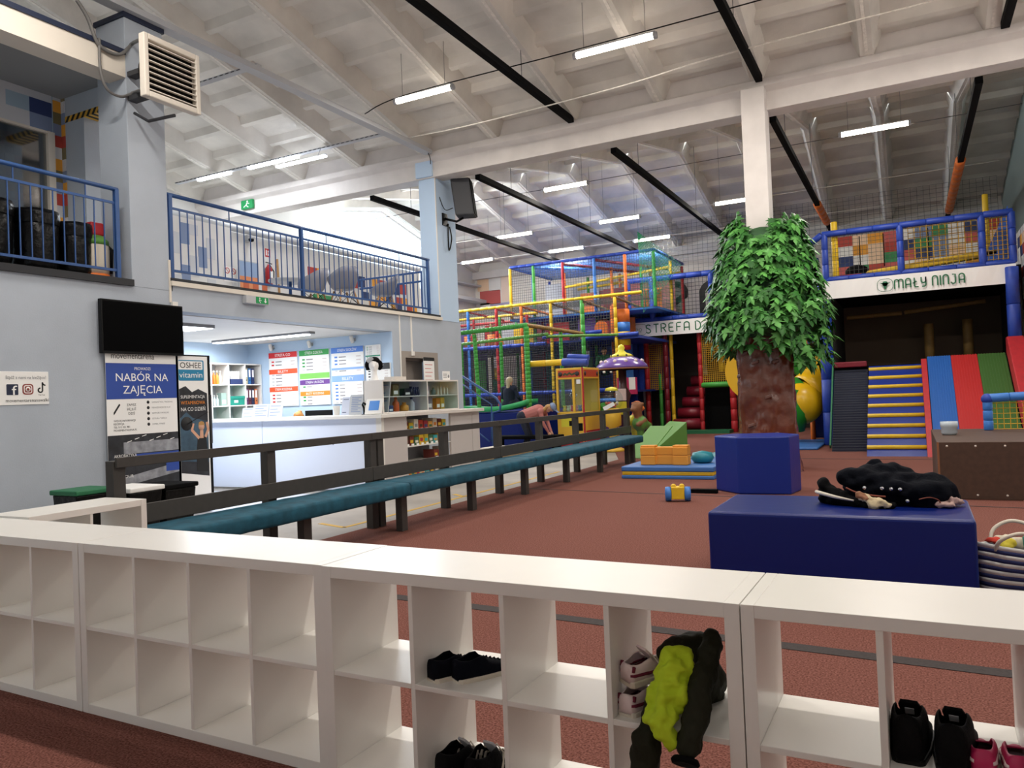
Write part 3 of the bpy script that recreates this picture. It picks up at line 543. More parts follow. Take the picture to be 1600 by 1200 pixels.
# brown box and the small goal frame on the right
o = thing('plywood_box', 'low dark brown plywood box on the right of the carpet', 'box', (.85, 11, 0))
MB().box(.24, 1.75, 10.0, 12.6, 0, .645).build('panel', M['brown'], o, .006)
b = MB()
for x in (.34, .62, .9, 1.2): b.lathe([(.012, 0), (.012, .004)], (x, 9.998, .6), 10, (0, -1, 0)); b.lathe([(.012, 0), (.012, .004)], (x, 9.998, .05), 10, (0, -1, 0))
b.build('screw', M['cream'], o)
MB().box(.24, .262, 9.995, 10.003, 0, .645).build('edge_strip', M['tan'], o)
o = thing('plastic_tub', 'small clear plastic tub standing on the brown box', 'tub', (.42, 11.3, .645)); MB().lathe([(.075, 0), (.095, .03), (.09, .09), (.1, .1), (.1, .17)], (.42, 11.3, .647), 20).build('cup', col('#b9c4cc', .2), o); MB().lathe([(.096, .1), (.098, .102), (.098, .15)], (.42, 11.3, .647), 20).build('label_band', M['paper'], o)
o = thing('corner_goal', 'blue padded corner frame with a green net at the right edge', 'frame', (.9, 12.3, .645))
def padded(b, p, q, r, seg=.28, gap=.012, n=10):
    p, q = Vector(p), Vector(q); L = (q - p).length; k = max(1, round(L / seg)); d = (q - p) / L
    for i in range(k):
        a, c = p + (q - p) * i / k, p + (q - p) * (i + 1) / k
        b.tube([a + d * gap * .1, a + d * gap, c - d * gap, c - d * gap * .1], [r * .88, r, r, r * .88], n)
    return b
padded(MB(), (.92, 12.2, .645), (.92, 12.2, 1.05), .06, .14).build('upright', M['lbluepad'], o); padded(MB(), (.9, 12.2, 1.08), (2.0, 12.2, 1.12), .06, .3).build('crossbar', M['lbluepad'], o)
MB().ell((.92, 12.2, 1.07), .075).build('elbow', M['bluepad'], o)
MB().net((.95, 12.2, .66), (1.05, 0, 0), (0, 0, .42), 14, 6, .006).build('net', M['netyel'], o)
# ================================================================ fence and bench
FX = -5.23
o = thing('fence', 'dark grey timber fence between the bench and the reception path', 'fence', (FX, 9.2, 0))
for y in (3.66, 5.17, 6.66, 6.79, 8.13, 9.55, 10.92, 12.4, 13.75, 15.1):
    MB().box(FX - .045, FX + .045, y - .05, y + .05, -.012, 1.005).build('post', M['graywood'], o, .004)
for y0, y1 in ((3.62, 6.61), (6.61, 9.5), (9.5, 12.38), (12.38, 15.2)):
    MB().box(FX + .046, FX + .07, y0 + .003, y1 - .003, .955, 1.03).build('top_rail', M['graywood'], o, .004); MB().box(FX + .046, FX + .07, y0 + .003, y1 - .003, .52, .665).build('lower_rail', M['graywood'], o, .004)
o = thing('bench', 'long dark teal velvet bench running along the grey fence', 'bench', (-4.85, 9, 0))
for i in range(8):
    y = 3.7 + 1.45 * i
    MB().box(-4.84, -4.76, y - .05, y + .05, 0, .38).build('leg', M['graywood'], o, .004)
for y in (14.15,): MB().box(-4.84, -4.76, y - .05, y + .05, 0, .38).build('leg', M['graywood'], o, .004)
for y0, y1 in ((3.5, 6.53), (6.53, 9.52), (9.52, 14.3)):
    m = MB(); n = max(8, int((y1 - y0) * 7)); pr = [(-.265, .385), (.235, .378), (.252, .395), (.255, .485), (.235, .512), (0, .522), (-.24, .515), (-.268, .485)]
    vs = [(-4.87 + x, y0 + (y1 - y0) * i / n + (.004 if i == 0 else -.004 if i == n else 0), z + .006 * noise.noise(Vector((x * 9, i * .9, z * 5)))) for i in range(n + 1) for x, z in pr]
    k = len(pr); m.add(vs, [(i * k + j, i * k + (j + 1) % k, (i + 1) * k + (j + 1) % k, (i + 1) * k + j) for i in range(n) for j in range(k)] + [tuple(range(k - 1, -1, -1)), tuple(n * k + j for j in range(k))], True); m.build('cushion', M['teal'], o, .012)
# ================================================================ wall by the reception
WX = -8.4
o = thing('television', 'black flat television mounted on the blue-grey wall', 'television', (WX, 6.25, 2.06))
MB().box(-8.36, -8.3, 5.69, 6.82, 2.06, 2.70).build('casing', M['black'], o, .006); TC = [c for c in o.children if c.name.startswith('casing')][0]; MB().box(-8.3, -8.297, 5.71, 6.80, 2.09, 2.68).build('screen', M['screen'], TC); MB().box(-8.4, -8.36, 6.0, 6.5, 2.2, 2.5).build('bracket', M['dgrey'], o)
solo(MB().box(-8.4, -8.36, 6.72, 6.8, 2.63, 2.76), 'junction_box', M['white'], 'small white box at the upper right corner of the television', 'box')
U, V = Y, Z
def wcard(b, y0, y1, z0, z1, x=WX, d=.004): return b.box(x, x + d, y0, y1, z0, z1)
o = thing('social_sign', 'white sign with three social media icons on the left wall', 'sign', (WX, 4.6, 1.48))
SB = wcard(MB(), 4.4, 5.11, 1.485, 1.84, WX, .008).build('board', M['paper'], o, .002); sx = WX + .008
MB().text('Bądź z nami na bieżąco!', (sx, 4.66, 1.76), U, V, .035, .42, 'L').build('lettering', M['grey'], SB); MB().text('movementarenasuwalki', (sx, 4.655, 1.515), U, V, .035, .45, 'L').build('lettering', M['ink'], SB)
def rrect(w, h, r, n=5): return [(x + r * cos(radians(a + 90 * i / n)), y + r * sin(radians(a + 90 * i / n))) for x, y, a in ((w - r, r, -90), (w - r, h - r, 0), (r, h - r, 90), (r, r, 180)) for i in range(n + 1)]
b = MB(); b.prism(rrect(.12, .115, .01), (sx, 4.665, 1.59), U, V, X * .002); b.m = 1; b.text('f', (sx + .002, 4.745, 1.59), U, V, .1, .055); b.build('icon', [col('#16203c'), M['paper']], SB)
b = MB(); b.prism(rrect(.115, .115, .032), (sx, 4.828, 1.592), U, V, X * .002); b.m = 1; b.prism(rrect(.087, .087, .022), (sx + .002, 4.842, 1.606), U, V, X * .001); b.m = 0; b.prism(rrect(.069, .069, .015), (sx + .003, 4.851, 1.615), U, V, X * .001)
b.m = 1; b.lathe([(.026, 0), (.026, .001)], (sx + .004, 4.8855, 1.6495), 20, X); b.m = 0; b.lathe([(.015, 0), (.015, .001)], (sx + .005, 4.8855, 1.6495), 16, X); b.build('icon', [col('#8a3a34'), M['paper']], SB)
b = MB(); band(b, [(.056, .115), (.056, .033)] + arc(.033, .033, .023, 0, -270, 14), .015, (sx, 4.985, 1.605), U, V, X * .002); band(b, arc(.089, .12, .033, 180, 270, 6), .015, (sx, 4.985, 1.605), U, V, X * .002); b.text('TikTok', (sx, 5.03, 1.58), U, V, .014, .075); b.build('icon', M['ink'], SB)
# class recruitment banner
o = thing('wall_banner', 'tall blue and white class banner hanging below the television', 'banner', (-8.36, 6.2, .2)); bx = -8.36; Y0, Y1 = 5.76, 6.73
wcard(MB(), Y0, Y1, .25, 2.14, bx, .006).build('sheet', M['paper'], o); bx += .006; yc = (Y0 + Y1) / 2
BP = wcard(MB(), Y0, Y1, 1.52, 1.95, bx, .002).build('blue_panel', M['vblue'], o)
b = MB(); b.text('movementarena', (bx, yc - .12, 2.005), U, V, .075, .58); b.build('lettering', M['ink'], o)
for s, z_, h_, w_ in (('PROWADZI', 1.87, .035, .22), ('NABÓR NA', 1.735, .095, .72), ('ZAJĘCIA', 1.585, .095, .54)): MB().text(s, (bx + .002, yc, z_), U, V, h_, w_).build('lettering', M['paper'], BP)
b = MB()
for i, s in enumerate(('ZAPISZ', 'SIĘ JUŻ', 'DZIŚ')): MB().text(s, (bx, Y0 + .32, 1.435 - .052 * i), U, V, .028).build('lettering', M['ink'], o)
for i, s in enumerate(('WIĘCEJ INFORMACJI', 'RECEPCJA', 'TEL 512 201 981', 'MOVEMENTARENA.PL')): MB().text(s, (bx, Y0 + .08, 1.25 - .038 * i), U, V, .022, None, 'L').build('lettering', M['ink'], o)
for i, s in enumerate(('GIMNASTYKA, TRICKING', 'PIERWSZE KROKI OD 4 LAT', 'SZTUKI WALKI', 'SZTUKA TAŃCA', 'ZUMBA, FITNESS')): MB().text(s, (bx, Y0 + .6, 1.465 - .068 * i), U, V, .018, .3 - .03 * i, 'L').build('lettering', M['grey'], o); MB().lathe([(.02, 0), (.02, .001)], (bx, Y0 + .55, 1.475 - .068 * i), 10, X).build('icon', M['ink'], o)
b.prism([(-.015, -.07), (.0, -.055), (.075, .05), (.06, .065), (-.015, -.04)], (bx, Y0 + .1, 1.4), U, V, X * .001); b.build('icon', M['ink'], o)
b = MB(); wcard(b, Y0, Y1, .25, 1.09, bx, .0015); b.m = 1
wcard(b, Y0 + .2, Y1, .86, 1.0, bx + .0015, .001); wcard(b, Y0 + .3, Y1 - .1, .75, .79, bx + .0015, .001); b.prism([(0, .2), (.97, .33), (.97, .45), (0, .3)], (bx + .0015, Y0, .25), U, V, X * .001); b.m = 2
for i in range(7): b.bar((bx + .003, Y0 + .25 + i * .1, 1.0 + (i % 3) * .03), (bx + .003, Y0 + .31 + i * .1, 1.015 + (i % 3) * .03), .002, .008)
b.m = 3; wcard(b, Y0 + .35, Y1, .79, .85, bx + .002, .001); wcard(b, Y0 + .78, Y1, .6, .72, bx + .002, .001); b.build('photo_panel', [M['photo'], M['photol'], M['paper'], M['vblue']], o); PP = [c for c in o.children if c.name.startswith('photo_panel')][0]
for s, z_, w_ in (('AKROBATYKA', .825, .3), ('PARKOUR', .575, .25)): MB().text(s, (bx + .003, Y0 + .07, z_), U, V, .035, w_, 'L').build('lettering', M['paper'], PP)
# drinks fridge
o = thing('drinks_fridge', 'tall black drinks fridge with a sport photo door beside the banner', 'fridge', (-8.65, 7.03, 0)); fx = -8.35
fy0, fy1 = 6.78, 7.27
MB().box(-8.95, fx - .05, fy0, fy1, .0, 2.08).build('cabinet', M['black'], o, .01); dr = MB().box(fx - .048, fx, fy0, fy1, .03, 2.08).build('door', M['black'], o, .008)
FG = wcard(MB(), fy0 - .02, fy1 - .05, .05, 2.06, fx, .003).build('door_graphic', M['paper'], dr); gx = fx + .003; fy0 -= .02
b = MB(); b.prism([(0, .5), (.44, .42), (.44, 1.52), (.3, 1.58), (.2, 1.54), (.1, 1.62), (0, 1.58)], (gx, fy0, .05), U, V, X * .001); b.m = 1
b.prism([(0, .65), (.44, .6), (.44, 1.15), (.2, 1.2), (.1, 1.28), (0, 1.2)], (gx + .001, fy0, .05), U, V, X * .001); b.m = 2
b.prism([(.24, .5), (.42, .48), (.42, .75), (.4, .96), (.27, .96), (.24, .75)], (gx + .002, fy0, .05), U, V, X * .001); b.m = 3
b.lathe([(.048, 0), (.048, .001)], (gx + .004, fy0 + .33, 1.13), 16, X); band(b, [(.2, 1.13), (.18, 1.04), (.29, .93)], .04, (gx + .003, fy0, .05), U, V, X * .001); band(b, [(.39, .94), (.44, 1.04), (.42, 1.14)], .04, (gx + .003, fy0, .05), U, V, X * .001); b.prism([(.3, .93), (.36, .93), (.355, 1.06), (.31, 1.06)], (gx + .003, fy0, .05), U, V, X * .001); b.m = 4; b.prism([(.28, 1.1), (.38, 1.1), (.37, 1.14), (.33, 1.155), (.29, 1.14)], (gx + .005, fy0, .05), U, V, X * .001); b.m = 2
b.lathe([(.09, 0), (.09, .001)], (gx + .004, fy0 + .1, 1.18), 20, X); b.bar((gx + .004, fy0 + .1, 1.17), (gx + .004, fy0 + .44, 1.32), .002, .01); b.build('photo_panel', [M['photo'], M['facadeblue'], M['ink'], M['skin'], M['hair']], dr)
b = MB(); b.prism(rrect(.4, .27, .02), (gx, fy0 - .0, 1.74), U, V, X * .001); b.m = 1; b.prism(rrect(.38, .11, .012), (gx + .001, fy0, 1.885), U, V, X * .001); b.m = 2; b.text('OSHEE', (gx + .002, fy0 + .19, 1.905), U, V, .075, .33); b.m = 1; b.text('vitamin', (gx + .002, fy0 + .19, 1.78), U, V, .075, .36)
b.text('SUPLEMENTACJA', (gx + .002, fy0 + .02, 1.51), U, V, .04, .38, 'L'); b.m = 3; b.text('WITAMINOWA', (gx + .002, fy0 + .02, 1.43), U, V, .045, .38, 'L'); b.m = 1; b.text('NA CO DZIEŃ', (gx + .002, fy0 + .02, 1.345), U, V, .048, .38, 'L'); b.m = 2; b.text('#oshee', (gx + .002, fy0 + .24, .15), U, V, .04, .18); b.build('lettering', [col('#1f7fa8'), M['paper'], M['ink'], col('#e58a2a')], dr)
MB().box(fx, fx + .02, fy1 - .035, fy1 - .012, .9, 1.55).build('handle', M['dgrey'], dr)
# bins
def bin_(lab, x0, x1, y0, y1, h, lid, bagc=None):
    o = thing('waste_bin', lab, 'bin', ((x0 + x1) / 2, (y0 + y1) / 2, 0)); cx, cy, w, d = (x0 + x1) / 2, (y0 + y1) / 2, (x1 - x0) / 2, (y1 - y0) / 2
    b = MB(); b.add([(cx + sx_ * w * k, cy + sy_ * d * k, z) for z, k in ((-.01, .85), (h - .05, 1)) for sx_, sy_ in ((-1, -1), (1, -1), (1, 1), (-1, 1))], [(3, 2, 1, 0), (4, 5, 6, 7), (0, 1, 5, 4), (1, 2, 6, 5), (2, 3, 7, 6), (3, 0, 4, 7)]); b.build('bin_body', M['bag'], o, .015)
    MB().box(x0 - .02, x1 + .02, y0 - .02, y1 + .02, h - .05, h).build('lid', lid, o, .012); return o
bin_('black bin with a dark green lid by the left wall', -7.75, -7.35, 4.72, 5.12, .6, M['dgreen'])
bin_('black bin with a white sheet on its lid in front of the banner', -7.7, -7.2, 5.2, 5.58, .57, M['paper'])
bin_('black bin with a black lid in front of the fridge', -7.7, -7.2, 5.62, 6.02, .55, M['blackm'])
# ================================================================ reception counter
o = thing('reception_counter', 'white L-shaped reception counter with a pale top', 'counter', (-8.6, 9.6, 0)); CW = col('#dde3f2', .35); CG = col('#c9c2c0', .5)
b = MB(); b.box(-11.9, -9.55, 9.33, 9.37, .02, 1.12); b.build('front_panel', CW, o, .003); b = MB(); b.box(-9.54, -7.2, 9.33, 9.37, .02, 1.12); b.m = 1
for x, z in ((-8.05, .72), (-8.03, .74)): b.bar((x, 9.328, z), (x + .06, 9.328, z + .06), .003, .012)
b.build('front_panel', [CW, M['tile5']], o, .003)
b = MB(); b.box(-11.9, -7.02, 9.24, 9.85, 1.12, 1.175); b.build('top_board', M['white'], o, .006); b = MB(); b.box(-7.75, -7.02, 9.85, 12.35, 1.12, 1.175); b.build('top_board', col('#ddd5cf', .35), o, .006)
MB().box(-7.2, -7.1, 9.33, 9.4, .0, 1.12).build('corner_trim', M['white'], o, .003)
b = MB(); b.box(-7.16, -7.12, 9.4, 10.02, .02, 1.12); b.build('side_panel', CG, o, .002); b = MB(); b.box(-7.16, -7.12, 11.32, 12.05, .02, 1.12); b.build('side_panel', CG, o, .002); MB().box(-7.16, -7.12, 12.06, 12.32, .02, 1.12).build('side_panel', CG, o, .002); MB().box(-7.7, -7.16, 12.28, 12.32, .02, 1.12).build('end_panel', CG, o)
MB().box(-7.62, -7.58, 10.02, 11.32, .02, 1.12).build('niche_back', M['grey'], o)
for z in (.08, .36, .62, .86): MB().box(-7.58, -7.13, 10.025, 11.315, z, z + .015).build('niche_shelf', M['white'], o)
pal = ('#c8782a', '#6a2a24', '#3a4a78', '#d49a4a', '#8a8a90', '#b8402a', '#d8b030', '#c0a42a', '#3f6a4a', '#d0c8b8', '#4a3020', '#a02a3a', '#3aa0a8', '#e0d8c8'); cn = ('orange', 'maroon', 'slate blue', 'amber', 'grey', 'red', 'yellow', 'mustard', 'green', 'cream', 'brown', 'crimson', 'turquoise', 'ivory')
ordn = ('first', 'second', 'third', 'fourth', 'fifth', 'sixth', 'seventh', 'eighth', 'ninth', 'tenth')
for r, (z, nm) in enumerate(((.095, 'bottom'), (.375, 'third'), (.635, 'second'), (.875, 'top'))):
    for i in range(9):
        k = (i * 3 + r * 5 + i * r) % 14; y = 10.05 + .14 * i; h = .13 + .05 * ((i * 7 + r * 3) % 4) / 3; k = (6 + i % 3) if r == 2 and 1 < i < 6 else k
        if r == 1 and i < 6: continue
        b = MB().box(-7.42, -7.2, y, y + .12, z, z + h); b.m = 1; b.box(-7.2, -7.198, y + .02, y + .1, z + h * .3, z + h * .6); b.m = 2; b.box(-7.19, -7.18, y + .03, y + .1, z - .012, z + .03)
        solo(b, 'snack_packet', [col(pal[k]), col(pal[(k + 5) % 14]), M['paper']], '%s snack packet, %s from the left on the %s niche shelf' % (cn[k], ordn[i], nm), 'snack', 'snacks in the counter niche')
# glass display case on the counter side
o = thing('display_case', 'low glass fronted display case on the side counter', 'display case', (-7.3, 10.7, 1.175)); dx0, dx1, dy0, dy1, z0, z1 = -7.55, -7.18, 9.5, 11.72, 1.178, 1.7
DW = col('#e4deD8', .4)
MB().box(dx0, dx1, dy0, dy1, z0, z0 + .02).build('base', DW, o); MB().box(dx0, dx1, dy0, dy1, z1 - .025, z1).build('top', DW, o)
for y in (dy0, 10.72, dy1 - .025): MB().box(dx0, dx1, y, y + .025, z0 + .02, z1 - .025).build('side', DW, o)
MB().box(dx0, dx0 + .012, dy0, dy1, z0, z1).build('back', col('#b9b8b2', .4), o)
for y0, y1 in ((9.525, 10.72), (10.745, 11.695)): MB().box(dx0, dx1 - .01, y0, y1, 1.43, 1.445).build('shelf', DW, o); MB().box(dx1 - .006, dx1 - .003, y0, y1, z0 + .02, z1 - .025).build('glass_pane', M['glass'], o)
def bottle(lab, x, y, z, h, r, c, cap='#d8d4cc', nm='bottle', grp='goods in the display case'):
    o = thing(nm, lab, nm.split('_')[-1], (x, y, z), grp); MB().lathe([(r * .9, 0), (r, .01), (r, h * .6), (r * .45, h * .75), (r * .4, h * .85)], (x, y, z), 12).build('glass_body', col(c, .3), o); MB().lathe([(r * .48, h * .85), (r * .48, h)], (x, y, z), 10).build('cap', col(cap), o)
def carton(lab, x, y, z, w, d, h, c, grp='goods in the display case', nm='carton'):
    b = MB().box(x - d / 2, x + d / 2, y - w / 2, y + w / 2, z, z + h); b.m = 1; b.box(x + d / 2, x + d / 2 + .002, y - w * .35, y + w * .35, z + h * .15, z + h * .45); solo(b, nm, [col(c), M['paper']], lab, nm, grp)
gx_ = -7.33
for i, (c, h, l) in enumerate((('#b8ab98', .17, 'tall taupe tube'), ('#a39a8c', .19, 'grey-beige tube'), ('#bcae9a', .18, 'sand coloured tube'))): bottle(l + ' at the left of the upper case shelf', gx_, 9.6 + .09 * i, 1.447, h, .03, c)
carton('olive carton on the upper case shelf', gx_, 9.98, 1.447, .16, .1, .19, '#6f6a45'); carton('low black carton on the upper case shelf', gx_, 10.3, 1.447, .17, .1, .12, '#1c1c20'); bottle('black jar on the upper case shelf', gx_, 10.46, 1.447, .15, .05, '#141416', '#141416', 'jar')
for i in range(3): bottle('small black bottle, %s of three at the right of the black jar' % ordn[i], gx_, 10.55 + .06 * i, 1.447, .14, .025, '#18181c', '#222226')
carton('pale pink carton on the right upper case shelf', gx_, 10.86, 1.447, .15, .1, .16, '#c9b4b8'); bottle('teal ball flask on the right upper case shelf', gx_, 11.13, 1.447, .13, .045, '#2f6a74', '#2f6a74')
for i in range(4): bottle('slim clear tube, %s of four in the right upper case' % ordn[i], gx_, 11.28 + .1 * i, 1.447, .15 + .01 * (i % 2), .018, '#cfd6ce', '#d8b89a')
solo(melt([('e', (gx_, 9.65, 1.26), (.09, .11, .07), 0), ('e', (gx_, 9.72, 1.3), (.06, .07, .06), 0)], .012, .02, 12), 'cap', [col('#1a1d30', .8)], 'dark navy cap on the lower case shelf', 'cap', 'goods in the display case')
carton('blue and white carton on the lower case shelf', gx_ + .06, 9.78, 1.2, .12, .06, .1, '#2c3d74')
bottle('orange bottle on the lower case shelf', gx_, 10.03, 1.2, .23, .055, '#e0601c', '#e0601c'); bottle('amber jar on the lower case shelf', gx_, 10.26, 1.2, .14, .075, '#d8982a', '#c08a2a', 'jar'); bottle('clear shaker on the lower case shelf', gx_, 10.47, 1.2, .22, .05, '#c4cad0', '#2a2a30')
carton('grey rose carton on the lower right case shelf', gx_, 10.92, 1.2, .2, .1, .22, '#7c7c92'); carton('orange brown carton on the lower right case shelf', gx_, 11.2, 1.2, .12, .1, .19, '#b8642a'); carton('ochre carton on the lower right case shelf', gx_, 11.34, 1.2, .12, .1, .2, '#c09a3a')
# things on the counter
def leaflet(lab, px0, px1, pt, pb, Yp, m='leaflet_paper', lines=5, tiltx=0, grp='papers standing on the counter', head=None, bars=None):
    a, c = onY(px0, pb, Yp), onY(px1, pt, Yp); h = c.z - 1.176; w = c.x - a.x
    o = thing('info_stand', lab, 'info stand', ((a.x + c.x) / 2, Yp, 1.176), grp); d = Vector((0, -sin(.18), cos(.18))) * -1; v = Vector((0, .2, .98)).normalized()
    b = MB().card((a.x, Yp, 1.178), X, v, w, h, .006); b.build('sheet', MATS[m], o)
    b = MB()
    for i in range(lines): b.card(Vector((a.x + w * .15, Yp - .008, 1.178)) + v * h * (.85 - .72 * i / max(1, lines - 1)), X, v, w * (.7 - .2 * (i % 2)), h * .035, .001)
    b.build('print', M['tile1'] if not head else col(head), o)
    b = MB(); b.bar((a.x + w * .3, Yp + .02, 1.176), (a.x + w * .3, Yp + .07, 1.178), .01, .004); b.bar((a.x + w * .5, Yp + .07, 1.178), Vector((a.x + w * .5, Yp + .01, 1.178)) + v * h * .6, .02, .004); b.build('foot', M['lgrey'], o)
leaflet('narrow leaflet stand at the left end of the counter', 378, 396, 637, 651, 9.5, lines=3); leaflet('sloped white notice stand, left of the wide pair', 394, 419, 631, 650, 9.45); leaflet('sloped white notice with blue blocks on the counter', 418, 440, 631, 650, 9.45, lines=4)
leaflet('white leaflet block with a dark photo on the counter', 533, 544, 620, 645, 9.5, lines=2, head='#3a4a6a'); leaflet('tall bluish price list stand on the counter', 545, 565, 616, 646, 9.5, 'light_grey', 9); leaflet('pale notice standing against the display case, tallest', 586, 605, 594, 622, 9.62, 'light_grey', 4); leaflet('small pale notice left of the tallest notice', 577, 587, 602, 622, 9.66, 'light_grey', 3)
o = thing('tablet_terminal', 'white tablet terminal with a blue screen on the counter corner', 'tablet', (-7.25, 9.42, 1.176)); v = Vector((0, .3, .95)).normalized()
MB().card((-7.4, 9.33, 1.178), X, v, .32, .24, .02).build('housing', M['white'], o, .008); MB().card(Vector((-7.33, 9.31, 1.182)) + v * .06, X, v, .19, .15, .002).build('screen', col('#3f86d8', .3), o)
b = MB(); b.bar((-7.24, 9.36, 1.18), (-7.24, 9.5, 1.18), .12, .008); b.bar((-7.24, 9.48, 1.18), (-7.24, 9.4, 1.33), .06, .01); b.build('stand', M['lgrey'], o)
o = thing('card_reader_arm', 'black curved scanner holder beside the tablet terminal', 'scanner', (-7.55, 9.5, 1.176)); b = MB(); b.tube([(-7.55, 9.5, 1.18), (-7.55, 9.5, 1.28), (-7.57, 9.49, 1.33), (-7.53, 9.47, 1.36), (-7.48, 9.46, 1.33)], .016, 8); b.lathe([(.04, 0), (.04, .008)], (-7.55, 9.5, 1.177), 14); b.build('arm', M['black'], o)
o = thing('cup', 'white paper cup group behind the counter edge', 'cup', (-8.2, 9.62, 1.176)); MB().lathe([(.045, 0), (.06, .15), (.062, .15)], (-8.2, 9.62, 1.177), 16).build('cup_wall', M['paper'], o)
o = thing('monitor', 'low black monitor behind the reception counter', 'monitor', (-8.9, 10.0, .72)); MB().box(-9.2, -8.62, 9.98, 10.02, .9, 1.265).build('casing', M['black'], o, .005); MB().box(-8.95, -8.85, 10.02, 10.06, .75, 1.0).build('stand', M['black'], o); MB().lathe([(.12, 0), (.12, .015)], (-8.9, 10.05, .742), 16).build('base', M['black'], o)
o = thing('desk', 'white desk behind the reception counter', 'desk', (-9.4, 10.0, 0)); MB().box(-10.6, -7.8, 9.75, 10.3, .71, .74).build('desk_top', M['white'], o)
for x in (-10.55, -7.85): MB().box(x - .02, x + .02, 9.78, 10.28, -.012, .71).build('side_panel', M['white'], o)
# mannequin head
o = thing('mannequin_head', 'white mannequin head with black hair and a headband on the display case', 'mannequin', (-7.42, 9.62, 1.7)); hc = Vector((-7.42, 9.62, 1.94))
P = [('e', hc, (.075, .09, .1), 0), ('c', hc - Z * .08, hc - Z * .2, .045, .05, 0), ('c', hc - Z * .2, hc - Z * .235, .06, .075, 0), ('c', hc + Vector((.052, -.066, -.0)), hc + Vector((.062, -.078, -.03)), .011, .014, 0), ('e', hc + Vector((.045, -.055, -.06)), (.025, .025, .012), 0)]
melt(P, .009).build('head', M['paper'], o); melt([('e', hc + Vector((-.025, .03, .06)), (.105, .105, .075), 0), ('e', hc + Vector((-.085, -.045, .0)), (.045, .05, .075), 0), ('e', hc + Vector((.06, .07, 0)), (.05, .045, .075), 0)], .01, .008, 20).build('hair', M['blackm'], o)
MB().obox(hc + Vector((-.01, -.085, .085)), Vector((.04, .02, .03)), Vector((-.016, -.01, .022)), Vector((.006, -.008, 0))).build('headband', M['lgrey'], o)
# price boards
def board(x0, x1, z0, z1, lab, secs):
    yb = 11.445; o = thing('price_board', lab, 'board', ((x0 + x1) / 2, yb, z0), 'price boards behind the reception'); MB().box(x0, x1, yb - .02, yb + .008, z0, z1).build('panel', M['paper'], o, .003); w, h = x1 - x0, z1 - z0; yf = yb - .021
    for f0, f1, c, t in secs:
        hs = MB().box(x0, x1, yf - .002, yf, z0 + h * f0, z0 + h * f1).build('heading_strip', col(c), o) if c else o
        if t: MB().text(t, ((x0 + x1) / 2, yf - .002, z0 + h * (f0 + (f1 - f0) * .25)), X, Z, h * (f1 - f0) * .5, min(w * .6, len(t) * .045)).build('lettering', M['paper'] if c else M['ink'], hs)
    b = MB(); tops = sorted([s[0] for s in secs]); bots = [s[1] for s in secs]
    y = .94
    while y > .05:
        y -= .062
        if any(f0 - .03 < y < f1 + .02 for f0, f1, c, t in secs): continue
        b.m = 0 if int(y * 100) % 2 else 1; b.box(x0 + w * .1, x0 + w * .19, yf - .001, yf, z0 + h * y, z0 + h * (y + .028)); b.m = 2; b.box(x0 + w * .24, x0 + w * (.4 + .12 * ((int(y * 50)) % 3) / 2), yf - .001, yf, z0 + h * (y + .004), z0 + h * (y + .022)); b.m = 3; b.box(x0 + w * .78, x0 + w * .92, yf - .001, yf, z0 + h * (y + .004), z0 + h * (y + .02))
    b.build('print', [col(secs[0][2] or '#333333'), col('#c8c8c8'), col('#8a8588'), col('#d2c6c4')], o); return o
board(-11.44, -10.69, 1.355, 2.43, 'price board with a red heading, leftmost behind reception', [(.9, 1, '#d8262a', 'STREFA GO'), (.6, .69, '#ee5a32', 'BILETY'), (.27, .36, '#ee5a32', 'STREFA RODZINNA')])
board(-10.63, -9.88, 1.355, 2.43, 'price board with green and purple headings', [(.9, 1, '#2f9e4a', 'STREFA DZIECKA'), (.48, .58, '#7cc05a', None), (.37, .46, '#6a3d8c', 'STREFA URODZIN'), (.17, .25, '#f08a2a', 'BILETY RODZINNE')])
board(-9.82, -9.05, 1.355, 2.43, 'price board with blue headings', [(.9, 1, '#4a7ed2', 'STREFA SKOKÓW'), (.6, .64, '#86aade', None), (.39, .5, '#86aade', 'BILETY')])
board(-9.0, -8.45, 1.25, 2.08, 'white price board with black headings behind the mannequin', [(.86, 1, '#26262a', 'BILETY'), (.45, .52, '#26262a', None)])
board(-9.0, -8.66, 2.12, 2.43, 'small white notice above the black headed board', [(.3, .38, '#1f8a6a', None)])
for i, (x, z) in enumerate(((-11.33, 2.53), (-10.32, 2.53), (-9.27, 2.55))):
    o = thing('wall_spotlight', 'small white wall spotlight above the %s board' % ('red', 'green', 'blue')[i], 'spotlight', (x, 11.4, z), 'spotlights above the price boards'); MB().box(x - .03, x + .03, 11.42, 11.455, z - .02, z + .04).build('mount', M['lgrey'], o); MB().lathe([(.03, -.06), (.036, 0), (.036, .07), (.02, .08)], (x, 11.38, z), 14, (0, -.3, .95)).build('lamp_head', M['white'], o)
